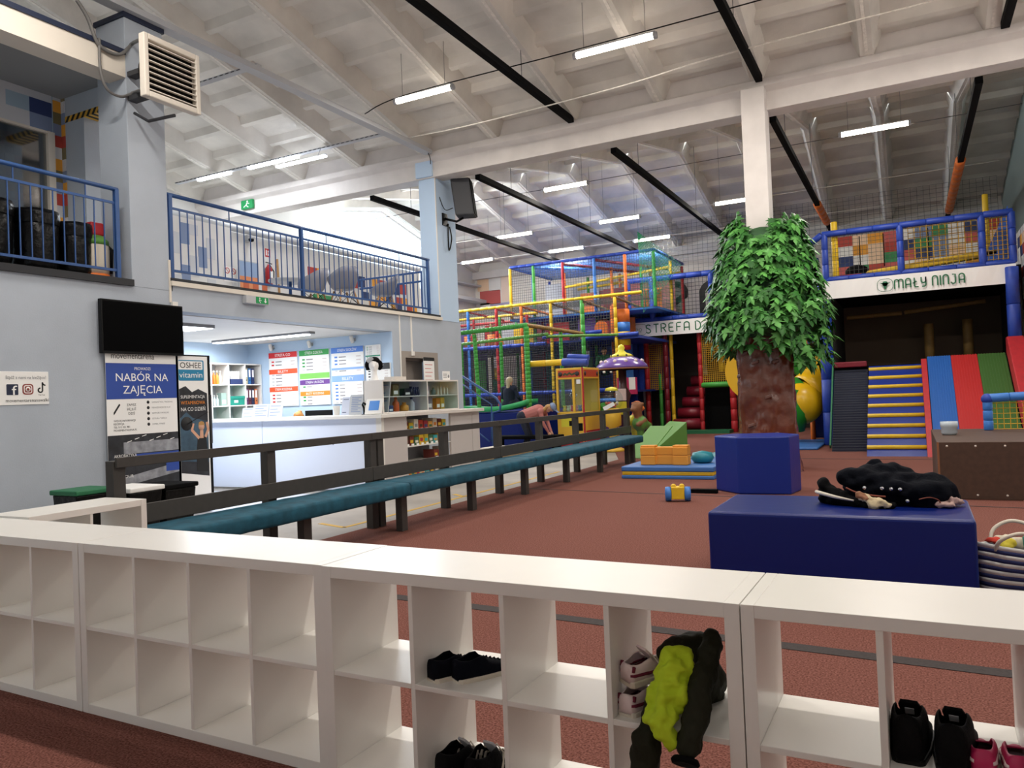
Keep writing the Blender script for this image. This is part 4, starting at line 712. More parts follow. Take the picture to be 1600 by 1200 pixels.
# bookshelf with files
o = thing('bookshelf', 'white cubed bookshelf with files behind the reception counter', 'bookshelf', (-11.8, 10.2, 0)); bx0, bx1 = -12.02, -11.66; ys = [8.93 + .415 * i for i in range(7)]
for y in ys: MB().box(bx0, bx1, y - .014, y + .014, -.012, 2.22).build('upright', M['white'], o)
for z in (.0, .38, .78, 1.2, 1.6, 2.0, 2.22): pass
for z in (0, .5, .97, 1.39, 1.8, 2.205):
    for a, c in zip(ys, ys[1:]): MB().box(bx0, bx1, a + .014, c - .014, z, z + .022).build('shelf_board', M['white'], o)
MB().box(bx0, bx0 + .01, ys[0], ys[-1], 0, 2.22).build('back_panel', col('#cfd4da'), o)
def binder(y, z, c, lab, h=.31):
    o = thing('ring_binder', lab, 'binder', (-11.8, y, z), 'ring binders on the bookshelf'); MB().box(-11.94, -11.69, y - .034, y + .034, z, z + h).build('cover', col(c), o, .003); MB().box(-11.69, -11.688, y - .022, y + .022, z + h * .45, z + h * .92).build('spine_label', M['paper'], o); MB().lathe([(.012, 0), (.012, .002)], (-11.689, y, z + h * .25), 10, X).build('ring_hole', M['ink'], o)
for i, (c, l) in enumerate((('#c9c2a2', 'beige'), ('#2a6ca8', 'blue'), ('#1c2a5c', 'dark navy'))): binder(11.06 + .085 * i, 1.825, c, '%s ring binder in the upper right cell' % l)
for i, (c, l) in enumerate((('#6a3a6a', 'plum'), ('#5a2430', 'maroon'), ('#1e2244', 'navy'), ('#d8743a', 'orange'))): binder(11.06 + .08 * i, 1.415, c, '%s ring binder in the cell below the blue ones' % l)
for i in range(4): bottle('orange drink bottle, %s from the left in the upper left cell' % ordn[i], -11.76, 10.24 + .075 * i, 1.825, .26, .032, ('#d8432a', '#e8742a', '#ee8a3a', '#f0c8a8')[i], grp='bottles on the bookshelf')
for i in range(3): bottle('clear water bottle, %s from the left in the middle cell' % ordn[i], -11.76, 10.24 + .07 * i, 1.415, .2, .03, '#bcc8c8', grp='bottles on the bookshelf')
carton('pale green bottle pack in the middle left cell', -11.76, 10.49, 1.415, .12, .12, .24, '#9fb8ae', 'bottles on the bookshelf', 'pack')
o = thing('storage_box', 'teal storage box with a white label in the centre cell', 'box', (-11.8, 10.8, 1.415)); MB().box(-11.95, -11.68, 10.61, 10.98, 1.415, 1.56).build('box_body', M['tealbox'], o); MB().box(-11.96, -11.67, 10.6, 10.985, 1.54, 1.59).build('lid', M['tealbox'], o); MB().box(-11.68, -11.678, 10.72, 10.82, 1.46, 1.51).build('box_label', M['paper'], o)
solo(MB().box(-11.95, -11.68, 10.2, 10.56, .995, 1.1), 'storage_box', M['tealbox'], 'flat teal box at the lower left of the bookshelf', 'box'); solo(MB().box(-11.95, -11.68, 10.61, 10.98, .995, 1.08), 'storage_box', M['tealbox'], 'flat teal box below the labelled teal box', 'box')
o = thing('magazine_file', 'blue magazine holder with leaning papers in the top centre cell', 'magazine holder', (-11.8, 10.8, 1.825)); MB().prism([(0, 0), (.3, 0), (.3, .1), (0, .1)], (-11.69, 10.66, 1.825), Y, Z, X * -.2).build('holder', M['tile5'], o)
b = MB()
for i in range(5): b.obox((-11.8, 10.68 + .05 * i, 1.96), Vector((.1, 0, 0)), Vector((0, .005, 0)), Vector((0, -.03 + .01 * i, .12)))
b.build('papers', M['paper'], o)
# niche in the wall
o = thing('wall_niche', 'taupe metal serving niche in the wall above the display case', 'niche', (-8.45, 12.33, 1.66)); 
for q in ((11.72, 11.84, 1.66, 2.3), (12.83, 12.95, 1.66, 2.3), (11.84, 12.83, 2.18, 2.3)): MB().box(-8.5, -8.385, *q).build('frame', M['niche'], o)
MB().box(-8.72, -8.69, 11.84, 12.83, 1.66, 2.18).build('back', M['niche'], o); MB().box(-8.7, -8.5, 11.84, 12.83, 2.13, 2.18).build('inner_top', M['nichein'], o); MB().box(-8.69, -8.4, 11.84, 12.83, 1.66, 1.69).build('ledge', M['niche'], o)
o = thing('notice', 'white notice with a black header leaning in the wall niche', 'notice', (-8.37, 12.6, 1.7)); b = MB(); b.card((-8.383, 12.42, 1.7), Y, Z, .38, .5, .004); b.build('sheet', M['paper'], o); MB().card((-8.379, 12.42, 2.13), Y, Z, .38, .07, .002).build('header', M['ink'], o)
b = MB()
for i in range(5): b.card((-8.379, 12.47, 2.05 - .075 * i), Y, Z, .26 - .05 * (i % 2), .012, .001)
b.build('print', M['tile8'], o)
o = thing('card_sign', 'small white card sign standing at the right end of the display case', 'sign', (-7.3, 11.55, 1.7)); MB().card((-7.3, 11.4, 1.702), Y, Z, .24, .16, .006).build('sheet', M['paper'], o); b = MB()
for q in (1.8, 1.77, 1.74): b.card((-7.294, 11.42, q), Y, Z, .12, .012, .001)
b.lathe([(.03, 0), (.03, .001)], (-7.294, 11.59, 1.77), 14, X); b.build('print', M['grey'], o)
solo(MB().box(-7.5, -7.3, 9.98, 10.3, 1.702, 1.76), 'tray', col('#cfc8c0'), 'low beige tray on top of the display case', 'tray')
# reception ceiling fixtures
o = thing('ceiling_panel', 'flat white ceiling panel lamp with a grey edge over reception', 'ceiling lamp', (-9.6, 8.2, 2.6)); MB().box(-10.0, -9.4, 7.7, 8.3, 2.59, 2.645).build('frame', M['grey'], o); MB().box(-9.98, -9.42, 7.72, 8.28, 2.584, 2.59).build('diffuser', M['panelcold'], o)
o = thing('strip_lamp', 'long white strip lamp on the reception ceiling', 'ceiling lamp', (-10.2, 10.2, 2.6)); MB().box(-11.6, -9.2, 10.15, 10.3, 2.6, 2.645).build('housing', M['grey'], o); MB().box(-11.58, -9.3, 10.16, 10.29, 2.58, 2.6).build('diffuser', M['panelcold'], o)
area('reception_light', (-10.4, 10.22, 2.56), (-10.4, 10.0, 0), 2.3, .5, 46, (.93, .97, 1)); area('reception_light', (-9.7, 8.0, 2.56), (-9.7, 8.0, 0), .6, .6, 48, (.93, .97, 1))
b = MB(); b.box(-8.4, -8.385, 12.05, 12.09, 2.3, 2.97); b.box(-8.4, -8.36, 12.03, 12.11, 2.22, 2.3); solo(b, 'cable_duct', M['white'], 'white cable duct running down to the wall niche', 'cable duct')
solo(MB().box(-8.4, -8.385, 11.68, 11.71, 1.3, 2.97), 'cable_duct', M['white'], 'white cable duct left of the wall niche', 'cable duct')
solo(MB().box(-8.4, -8.388, 6.7, 6.73, 2.75, 3.3), 'cable_duct', M['cream'], 'cream cable duct above the television corner', 'cable duct')
# ================================================================ gallery
def railing(label, y0, y1, zb, posts, nbal, x=-8.45, ztop=None):
    zt = zb + 1.12; o = thing('railing', label, 'railing', (x, (y0 + y1) / 2, zb)); m = M['blue']
    MB().tube([(x, y0, zt), (x, y1, zt)], .026, 10).build('handrail', m, o); MB().bar((x, y0, zt - .17), (x, y1, zt - .17), .018, .03).build('upper_rail', m, o); MB().bar((x, y0, zb + .13), (x, y1, zb + .13), .03, .03).build('lower_rail', m, o)
    for y in posts: MB().box(x - .025, x + .025, y - .025, y + .025, zb, zt).build('post', m, o)
    for i in range(nbal):
        y = y0 + (y1 - y0) * (i + .5) / nbal
        if min(abs(y - p) for p in posts) > .04: MB().bar((x, y, zb + .13), (x, y, zt - .17), .012, .012).build('baluster', m, o)
    for i in range(3):
        y = y0 + (y1 - y0) * (i + .5) / 3; MB().bar((x, y, zt - .17), (x, y, zt), .012, .012).build('spacer', m, o)
    return o
railing('blue gallery railing left of the column, in front of black bins', 3.6, 6.05, 2.95, (6.03, 3.62), 20)
railing('long blue gallery railing in front of the grey chairs', 6.76, 12.85, 3.05, (6.79, 9.22, 12.8), 50)
def barrel(lab, x, y, r, h):
    o = thing('bagged_barrel', lab, 'barrel', (x, y, 2.98), 'black barrels on the gallery'); MB().lathe([(r * .85, 0), (r * .95, .1), (r, h * .6), (r * 1.02, h)], (x, y, 2.985), 24).build('drum', M['bag'], o)
    b = MB(); n = 26; vs = [(x + r * k * cos(2 * pi * i / n), y + r * k * sin(2 * pi * i / n), 2.985 + h + dz + .02 * noise.noise(Vector((i, k, x)))) for k, dz in ((1.04, -.14), (1.07, -.03), (1.03, .02), (.9, .01)) for i in range(n)]
    b.add(vs, [(j * n + i, j * n + (i + 1) % n, (j + 1) * n + (i + 1) % n, (j + 1) * n + i) for j in range(3) for i in range(n)], True); b.build('bag_rim', M['bag'], o); return o
barrel('black bag-lined barrel at the far left of the gallery', -8.85, 4.72, .28, .72); barrel('black bag-lined barrel second from left on the gallery', -8.86, 5.28, .25, .7); barrel('black bag-lined barrel beside the wet vacuum', -8.86, 5.74, .2, .64)
o = thing('wet_vacuum', 'white and green wet vacuum with a red top behind the railing', 'vacuum', (-8.78, 6.02, 2.98)); c = (-8.84, 5.99, 2.985)
MB().lathe([(.16, .08), (.17, .15), (.17, .42), (.165, .44)], c, 20).build('tank', M['sole'], o); MB().lathe([(.17, .44), (.165, .5), (.1, .56)], c, 20).build('lid', M['wedge'], o); b = MB().box(c[0] - .09, c[0] + .09, c[1] - .09, c[1] + .09, c[2] + .56, c[2] + .72); b.build('motor_head', M['red'], o, .02); MB().lathe([(.17, 0), (.17, .08)], c, 20).build('base', M['orange'], o); MB().tube([(c[0] + .05, c[1] + .08, c[2] + .5), (c[0] + .1, c[1] + .17, c[2] + .4), (c[0] + .1, c[1] + .15, c[2] + .1)], .02, 8).build('hose', M['black'], o)
def shellchair(lab, x, y, rz):
    o = thing('shell_chair', lab, 'chair', (0, 0, 0), 'grey shell chairs on the gallery'); b = MB(); n, k = 20, 8; vs = []
    for i in range(n + 1):
        a = pi * 2 * i / n
        back = max(0, -cos(a)); arm = abs(sin(a)); rim = .1 + .29 * back ** 1.2 + .13 * arm * (1 - back * .5) - .06 * max(0, cos(a)) ** 2
        for j in range(k + 1):
            f = j / k; r = .27 * (f ** .55); z = rim * max(0, (f - .35) / .65) ** 1.6 if f > .35 else 0
            vs.append((r * 1.05 * sin(a), r * cos(a) * .95 + .02 - .05 * back * f, .43 + z))
    b.add(vs, [(i * (k + 1) + j, (i + 1) * (k + 1) + j, (i + 1) * (k + 1) + j + 1, i * (k + 1) + j + 1) for i in range(n) for j in range(k)], True); s = b.build('shell', M['chair'], o); md = s.modifiers.new('s', 'SOLIDIFY'); md.thickness = .006
    for sx_ in (-1, 1):
        for sy_ in (-1, 1): MB().tube([(.13 * sx_, .12 * sy_, .41), (.23 * sx_, .22 * sy_, 0)], [.017, .012], 8).build('leg', M['wood'], o)
    b = MB()
    for s1 in (-1, 1): b.tube([(.13 * s1, .12, .4), (.2 * s1, -.19, .14)], .005, 5); b.tube([(.13 * s1, -.12, .4), (.2 * s1, .19, .14)], .005, 5); b.tube([(.13, .12 * s1, .4), (-.2, .19 * s1, .14)], .005, 5); b.tube([(-.13, .12 * s1, .4), (.2, .19 * s1, .14)], .005, 5)
    b.build('wire_brace', M['black'], o); o.location = (x, y, 2.985); o.rotation_euler = (0, 0, rz); return o
for px, xx, rz, lab in ((490, -9.5, .3, 'left of the middle railing post'), (537, -9.0, -.35, 'right of the middle railing post'), (600, -8.95, .75, 'nearest the corner column')): shellchair('grey shell chair with wooden legs, ' + lab, xx, onX(px, 445, xx).y, pi / 2 + rz); 
o = thing('gallery_table', 'small white round table between the grey shell chairs', 'table', (-10.3, 10.9, 2.98)); MB().lathe([(.4, .72), (.4, .745)], (-10.3, 10.9, 2.982), 28).build('table_top', M['lgrey'], o); MB().tube([(-10.3, 10.9, 2.99), (-10.3, 10.9, 3.7)], .03, 10).build('pedestal', M['blue'], o); MB().lathe([(.25, 0), (.24, .02)], (-10.3, 10.9, 2.982), 24).build('foot', M['blue'], o)
o = thing('fire_extinguisher', 'red fire extinguisher hanging on the white gallery wall', 'fire extinguisher', (-12.25, 12.55, 3.98)); c = (-12.22, onX(420, 425, -12.22).y, 3.99)
MB().lathe([(.06, 0), (.075, .02), (.075, .36), (.03, .42), (.025, .45)], c, 18).build('cylinder', col('#a3151f', .35), o); b = MB(); b.bar((c[0], c[1] - .08, c[2] + .49), (c[0], c[1] + .1, c[2] + .47), .02, .015); b.tube([(c[0], c[1] + .03, c[2] + .45), (c[0] + .05, c[1] + .1, c[2] + .3), (c[0] + .06, c[1] + .08, c[2] + .08)], .012, 6); b.build('valve', M['black'], o); MB().card((c[0] + .076, c[1] - .03, c[2] + .15), Y, Z, .06, .14, .002).build('label_plate', M['paper'], o)
SY = onX(414, 395, -12.3).y
o = thing('extinguisher_sign', 'red square extinguisher sign above the fire extinguisher', 'sign', (-12.3, 12.45, 4.7)); MB().card((-12.299, SY, 4.62), Y, Z, .15, .18, .004).build('plate', col('#c21f2c'), o); b = MB(); b.card((-12.295, SY + .02, 4.65), Y, Z, .035, .12, .001); b.card((-12.295, SY + .075, 4.65), Y, Z, .05, .05, .001); b.card((-12.295, SY + .075, 4.72), Y, Z, .05, .04, .001); b.build('symbol', M['paper'], o)
p, q = onX(373, 410, -11.9), onX(405, 446, -11.9)
o = thing('wall_poster', 'blue and orange poster board standing on the gallery', 'poster', (-11.9, p.y, 2.98)); MB().box(-11.93, -11.9, p.y, q.y, 2.985, 4.35).build('board', M['lgrey'], o); MB().box(-11.9, -11.897, p.y + .02, q.y - .02, 4.03, 4.33).build('sky_band', col('#8fa6c8'), o); b = MB().box(-11.9, -11.896, p.y + .02, q.y - .02, 3.6, 4.03); b.m = 1
for i in range(3): b.box(-11.896, -11.894, p.y + .1 + .25 * i, p.y + .25 + .25 * i, 3.7, 3.93)
b.build('orange_band', [col('#d98a5a'), col('#c0603a')], o)
o = thing('prohibition_sign', 'small paper with two red prohibition circles on the gallery wall', 'sign', (-12.04, 10.2, 4.0)); PY = onX(350, 425, -12.04).y
MB().card((-12.039, PY, 3.9), Y, Z, .32, .3, .002).build('sheet', M['paper'], o)
b = MB()
for y in (PY + .08, PY + .24): b.tube([(-12.034, y + .055 * cos(a), 4.12 + .055 * sin(a)) for a in [2 * pi * i / 14 for i in range(15)]], .008, 4); b.bar((-12.034, y - .04, 4.16), (-12.034, y + .04, 4.08), .006, .008)
b.build('symbol', col('#c0453f'), o)
solo(MB().bar((-12.2, onX(437, 410, -12.2).y, 2.99), (-12.26, onX(436, 400, -12.2).y, 4.6), .04, .03), 'broom_stick', M['wood'], 'pale wooden stick leaning on the gallery wall by the extinguisher', 'stick')
o = thing('wall_camera', 'small dome camera high on the gallery wall', 'camera', (-12.2, 11.5, 5.0)); MB().box(-12.3, -12.2, 11.7, 11.82, 4.86, 4.98).build('bracket', M['lgrey'], o); MB().lathe([(.0, -.07), (.05, -.05), (.06, 0)], (-12.15, 11.76, 4.9), 14).build('dome', M['black'], o)
o = thing('railing', 'short blue railing closing the far end of the gallery by the column', 'railing', (-9.8, 13.6, 2.98)); m = M['blue']
for z in (3.1, 3.9, 4.1): MB().tube([(-10.8, 13.6, z), (-8.85, 13.6, z)], .022, 8).build('rail', m, o)
for i in range(9): MB().bar((-10.75 + .23 * i, 13.6, 2.985), (-10.75 + .23 * i, 13.6, 4.1), .02, .02).build('post', m, o)
o = thing('low_table', 'low blue table frame on the gallery behind the left chair', 'table', (-11.2, 12.2, 2.98))
for y in (11.9, 13.0): MB().bar((-10.9, y, 2.985), (-10.9, y, 3.4), .04, .04).build('leg', m, o)
for y in (11.9, 13.0): MB().bar((-11.4, y, 2.985), (-11.4, y, 3.4), .04, .04).build('leg', m, o)
MB().box(-11.45, -10.85, 11.85, 13.05, 3.4, 3.43).build('table_top', M['tile1'], o)
o = thing('wood_stack', 'orange wooden box on the gallery beside the low blue table', 'box', (-10.6, 12.3, 2.98)); MB().box(-11.35, -10.95, 12.0, 12.5, 2.985, 3.3).build('body', col('#d9a566'), o)
solo(MB().box(-12.3, -12.25, 13.75, 14.35, 3.5, 3.95), 'wall_panel', M['tile6'], 'green square panel on the gallery wall', 'panel')
# white pipe along the gallery wall
solo(MB().tube([(-12.2, 7, 5.06), (-12.2, 18, 5.06)], .07, 10), 'wall_pipe', M['lgrey'], 'grey pipe running along the top of the gallery wall', 'pipe')
# ================================================================ heater, speaker, signs, tray on the columns
o = thing('fan_heater', 'white louvred fan heater mounted on the left column', 'heater', (-7.95, 6.3, 5.0)); u, v, n = Y, Z, X
x0, x1, ya, yb, za, zb = -8.02, -7.6, 5.87, 6.65, 5.0, 5.74
MB().lathe([(.3, 0), (.3, .14), (.2, .2)], (-7.74, (ya + yb) / 2, (za + zb) / 2), 24, (-1, 0, 0)).build('fan_housing', M['black'], o)
b = MB()
for q in ((ya, ya + .06, za, zb), (yb - .06, yb, za, zb), (ya + .06, yb - .06, za, za + .07), (ya + .06, yb - .06, zb - .07, zb)): b.box(-7.74, -7.64, *q)
b.build('front_frame', M['cream'], o, .012); MB().box(-7.735, -7.72, ya + .06, yb - .06, za + .07, zb - .07).build('grille_back', M['black'], o)
for i in range(9):
    z = za + .1 + .067 * i; MB().prism([(0, 0), (.06, -.012), (.06, -.002), (0, .01)], (-7.705, ya + .06, z), X, Z, Y * (yb - ya - .12)).build('louvre', M['cream'], o)
b = MB(); b.box(-8.4, -7.74, 6.2, 6.32, 5.2, 5.26); b.box(-8.4, -7.74, 6.2, 6.32, 5.5, 5.56); b.tube([(-8.35, 6.25, 5.05), (-8.1, 6.25, 4.9), (-7.75, 6.35, 4.93)], .02, 6); b.build('bracket', M['dgrey'], o)
def cable(name, pts, r, m, lab, n=6, cat='cable'):
    return solo(MB().tube(smooth(pts), r, n), name, M[m] if isinstance(m, str) else m, lab, cat)
cx = lambda x, y, X_=-8.36: tuple(onX(x, y, X_))
cable('hose', [cx(120, 0), cx(137, 28), cx(152, 66), cx(172, 82), cx(190, 84), cx(207, 68), tuple(onX(224, 60, -7.75))], .022, 'cable', 'grey hose curving from the roof to the top of the fan heater')
cable('hose', [cx(155, 60), cx(157, 110), cx(168, 140), cx(190, 151), cx(210, 144), tuple(onX(222, 140, -7.75))], .018, 'cable', 'grey hose looping below the fan heater')
o = thing('loudspeaker', 'black loudspeaker hanging beside the corner column', 'speaker', (-8.1, 13.5, 5.1)); R = Matrix.Rotation(-1.2, 3, 'Z')
c = Vector((-8.02, 13.6, 5.5)); a, d, up = R @ Vector((.19, 0, 0)), R @ Vector((0, .2, 0)), Vector((-.05, 0, .39))
MB().obox(c, a, d, up).build('cabinet', M['dgrey'], o, .03); MB().obox(c + d * .98 * 1 + a * .0, a * .95, d * .06, up * .95).build('front_grille', M['blackm'], o)
b = MB(); b.obox(c - a * 1.02 + up * .05, a * .02, d * .35, up * .25); b.build('handle_recess', M['black'], o)
b = MB(); b.tube([(-8.4, 13.4, 5.1), (-8.15, 13.5, 5.02), (-8.05, 13.6, 5.1)], .025, 8); b.box(-8.4, -8.37, 13.32, 13.5, 4.95, 5.2); b.build('bracket', M['black'], o)
cable('cable', [(-8.36, 13.5, 5.0), (-8.34, 13.45, 4.7), (-8.36, 13.5, 4.45), (-8.35, 13.6, 4.7), (-8.36, 13.55, 4.95)], .014, 'black', 'black cable loop hanging under the loudspeaker')
cable('cable', [(-8.36, 13.2, 5.5), (-8.3, 13.3, 5.25), (-8.2, 13.45, 5.3)], .008, 'black', 'thin black cable behind the loudspeaker')
o = thing('exit_sign', 'green emergency exit sign below the gallery edge', 'exit sign', (-8.38, 8.15, 2.86)); MB().box(-8.4, -8.32, 7.92, 8.36, 2.85, 2.96).build('housing', M['lgrey'], o, .006); MB().box(-8.32, -8.317, 8.1, 8.34, 2.86, 2.955).build('pictogram_panel', M['signgreen'], o)
b = MB(); b.prism([(0, .03), (.03, 0), (.06, .03), (.04, .03), (.04, .07), (.02, .07), (.02, .03)], (-8.317, 8.25, 2.872), Y, Z, X * .002); b.lathe([(.011, 0), (.011, .002)], (-8.317, 8.17, 2.935), 10, X); b.bar((-8.316, 8.17, 2.92), (-8.316, 8.16, 2.895), .004, .014); b.bar((-8.316, 8.16, 2.9), (-8.316, 8.185, 2.87), .004, .01); b.bar((-8.316, 8.165, 2.915), (-8.316, 8.2, 2.905), .004, .009); b.build('symbol', M['paper'], o)
p = onY(378, 328, 13.0); o = thing('exit_sign', 'small green running man exit sign under the concrete beam', 'exit sign', (p.x, 13.0, p.z)); MB().box(p.x, p.x + .36, 12.98, 13.04, p.z, p.z + .2).build('panel', M['signgreen'], o); b = MB(); b.lathe([(.025, 0), (.025, .003)], (p.x + .2, 12.98, p.z + .16), 10, (0, -1, 0)); b.bar((p.x + .19, 12.978, p.z + .13), (p.x + .16, 12.978, p.z + .08), .006, .03); b.bar((p.x + .16, 12.978, p.z + .08), (p.x + .23, 12.978, p.z + .03), .006, .02); b.bar((p.x + .15, 12.978, p.z + .08), (p.x + .08, 12.978, p.z + .04), .006, .02); b.bar((p.x + .17, 12.978, p.z + .13), (p.x + .26, 12.978, p.z + .11), .006, .018); b.build('symbol', M['paper'], o)
b = MB(); b.box(-8.47, -8.3, 3.0, 12.9, 6.3, 6.32); b.box(-8.47, -8.45, 3.0, 12.9, 6.32, 6.38); b.box(-8.32, -8.3, 3.0, 12.9, 6.32, 6.38)
solo(b, 'cable_tray', M['lgrey'], 'long galvanised cable tray running from the left column to the beam', 'cable tray')
solo(MB().box(-8.5, -8.4, 13.02, 13.09, 6.06, 6.15), 'junction_box', M['white'], 'small white box at the top of the corner column', 'box')
cable('cable', [(-8.43, 13.02, 6.12), (-8.36, 12.9, 6.25), (-8.35, 12.7, 6.4)], .008, 'black', 'short black cable from the white box to the cable tray')
# cold strip lights on trays over the gallery
for yy, x0, x1, lab, L in ((11.95, -14.6, -8.7, 'over the long gallery railing', ((-13.9, -12.9), (-12.35, -10.95))), (8.5, -13.5, -8.5, 'behind the fan heater', ((-12.6, -11.4),))):
    o = thing('lamp_tray', 'perforated white lamp tray ' + lab, 'lamp tray', ((x0 + x1) / 2, yy, 6.5)); b = MB().box(x0, x1, yy - .05, yy + .05, 6.5, 6.53)
    n = int((x1 - x0) / .12); b.m = 1
    for i in range(n): b.box(x0 + .12 * i + .02, x0 + .12 * i + .09, yy - .052, yy + .052, 6.508, 6.522)
    b.build('tray', [M['lgrey'], M['dgrey']], o)
    for a, c in L: MB().box(a, c, yy - .04, yy + .04, 6.455, 6.5).build('lamp_tube', M['tubec'], o); area('tray_light', ((a + c) / 2, yy, 6.44), ((a + c) / 2, yy, 0), c - a, .06, 28, (.9, .95, 1))
o = thing('strip_lamp', 'cold strip lamp hung below the gallery lamp tray', 'ceiling lamp', (-10.7, 11.8, 6.3)); MB().box(-11.4, -10.1, 11.76, 11.84, 6.28, 6.31).build('lamp_tube', M['tubec'], o); MB().box(-11.42, -10.08, 11.78, 11.82, 6.31, 6.33).build('housing', M['lgrey'], o); b = MB(); b.tube([(-11.2, 11.8, 6.33), (-11.2, 11.9, 6.52)], .006, 5); b.tube([(-10.3, 11.8, 6.33), (-10.3, 11.9, 6.52)], .006, 5); b.build('hanger', M['steel'], o)
# hanging tube lamps
def roofz(y): return 6.36 + .245 * (13.0 - y) if 7 < y < 13 else 7.83 - .245 * (7 - y) if y <= 7 else 6.36 + (y - 13.42) * .199 if y < 20.5 else 7.77 - .243 * (y - 20.5)
def lamp(x0, x1, y, z, lab):
    o = thing('tube_lamp', lab, 'tube lamp', ((x0 + x1) / 2, y, z), 'tube lamps hung under the roof'); MB().tube([(x0 + .03, y, z), (x1 - .03, y, z)], .045, 10).build('lamp_tube', M['tube'], o)
    MB().lathe([(.05, 0), (.05, .05)], (x0 - .02, y, z), 10, X).build('end_cap', M['lgrey'], o); MB().lathe([(.05, 0), (.05, .05)], (x1 - .03, y, z), 10, X).build('end_cap', M['lgrey'], o); b = MB(); b.box(x0, x1, y - .03, y + .03, z + .04, z + .06); b.build('spine', M['lgrey'], o)
    for x in (x0 + .15, x1 - .15): MB().tube([(x, y, z + .05), (x, y, roofz(y) + .3)], .004, 5).build('hanger', M['cable'], o)
    a = area('tube_light', (((x0 + x1) / 2), y, z - .055), ((x0 + x1) / 2, y, 0), 1.15, .06, 62, (1, .94, .86)); return o
P0 = lambda x, y, z: onZ(x, y, z)
LP = [(614, 157, 711, 138, 6.45, 'nearest warm tube lamp, left of the black duct'), (897, 87, 1025, 56, 6.45, 'nearest warm tube lamp, right of the black duct'), (848, 297, 920, 286, 6.2, 'tube lamp beyond the beam, left of the white column'), (1312, 211, 1422, 192, 6.2, 'tube lamp beyond the beam, right of the white column'), (777, 372, 832, 363, 6.2, 'tube lamp above the blue frame top, left of two'), (936, 348, 1000, 338, 6.2, 'tube lamp hanging beside the green net'), (720, 411, 772, 405, 6.05, 'tube lamp nearest the gable wall'), (990, 377, 1048, 369, 6.05, 'tube lamp close to the far wall behind the green net'), (1117, 320, 1172, 310, 6.2, 'tube lamp half hidden behind the white column'), (858, 394, 912, 386, 6.05, 'tube lamp close to the far wall above the blue frame')]
for x0, y0, x1, y1, z, lab in LP:
    p, q = onZ(x0, y0, z), onZ(x1, y1, z); lamp(p.x, q.x, (p.y + q.y) / 2, z, lab)
for i, x in enumerate((-7.4, -4.2, -1.1, 1.3)): lamp(x, x + 1.2, 4.4, 6.6, 'warm tube lamp over the shelf row, %s from the left' % ordn[i])
for i, x in enumerate((-1.1, 1.1)): lamp(x, x + 1.1, 10.6, 6.45, 'warm tube lamp over the right of the carpet, %s from the column' % ordn[i])
# black ducts
def duct(x, y0, y1, z, lab, r=.055, pad=None):
    o = thing('black_duct', lab, 'duct', (x, (y0 + y1) / 2, z), 'black square tubes under the roof'); MB().box(x - r, x + r, y0, y1, z - r, z + r).build('tube', M['blackm'], o, .008)
    for y in (y0 + 1.5, (y0 + y1) / 2, y1 - 2): MB().tube([(x, y, z + r), (x, y, roofz(y) + .02)], .006, 5).build('hanger', M['cable'], o)
    if pad: padded(MB(), (x, pad[0], z), (x, pad[1], z), .1, .5).build('padding', M['orange'], o)
duct(-5.27, 3, 12.9, 6.36, 'black square tube over the carpet, left of the two tube lamps'); duct(-1.96, 3, 12.9, 6.36, 'black square tube pointing at the white column'); duct(1.42, 3, 12.9, 6.36, 'black square tube at the top right corner')
duct(-4.7, 13.5, 26, 5.87, 'black square tube beyond the beam behind the tree'); duct(-7.62, 13.5, 26, 5.87, 'black square tube beyond the beam over the blue frame'); duct(-10.3, 13.5, 26, 5.85, 'black square tube beyond the beam behind the loudspeaker'); duct(-1.86, 13.5, 25.5, 5.87, 'black square tube with an orange padded end right of the column', pad=(20.5, 23)); duct(1.12, 13.5, 24.5, 5.85, 'black square tube with a long orange padded end at the right', pad=(18.2, 23.5))
# wires between lamps
for pts, r, m, lab in (([(-8.4, 10.9, 6.5), (-7.3, 10.6, 6.5), (-4.2, 10.6, 6.5), (-1, 10.6, 6.52), (2.4, 10.5, 6.55)], .01, 'black', 'thin black cable joining the two nearest tube lamps'), ([(-8.35, 12.1, 6.4), (-6.8, 11.9, 6.28), (-4, 11.8, 6.3), (-2, 11.7, 6.38), (2.4, 11.7, 6.45)], .012, 'concl', 'white cable sagging along the front of the beam'), ([(-12.5, 16.4, 6.24), (-6, 16.4, 6.22), (2, 16.4, 6.24)], .008, 'cable', 'grey wire along the first lamp row beyond the beam'), ([(-14.5, 20.4, 6.24), (-6, 20.4, 6.22), (2, 20.4, 6.24)], .01, 'concl', 'pale wire along the middle lamp row beyond the beam'), ([(-14.8, 22.9, 6.1), (-6, 22.9, 6.08), (0, 22.9, 6.1)], .01, 'concl', 'pale wire along the lamp row by the far wall')): cable('wire', pts, r, m, lab, 5, 'wire')
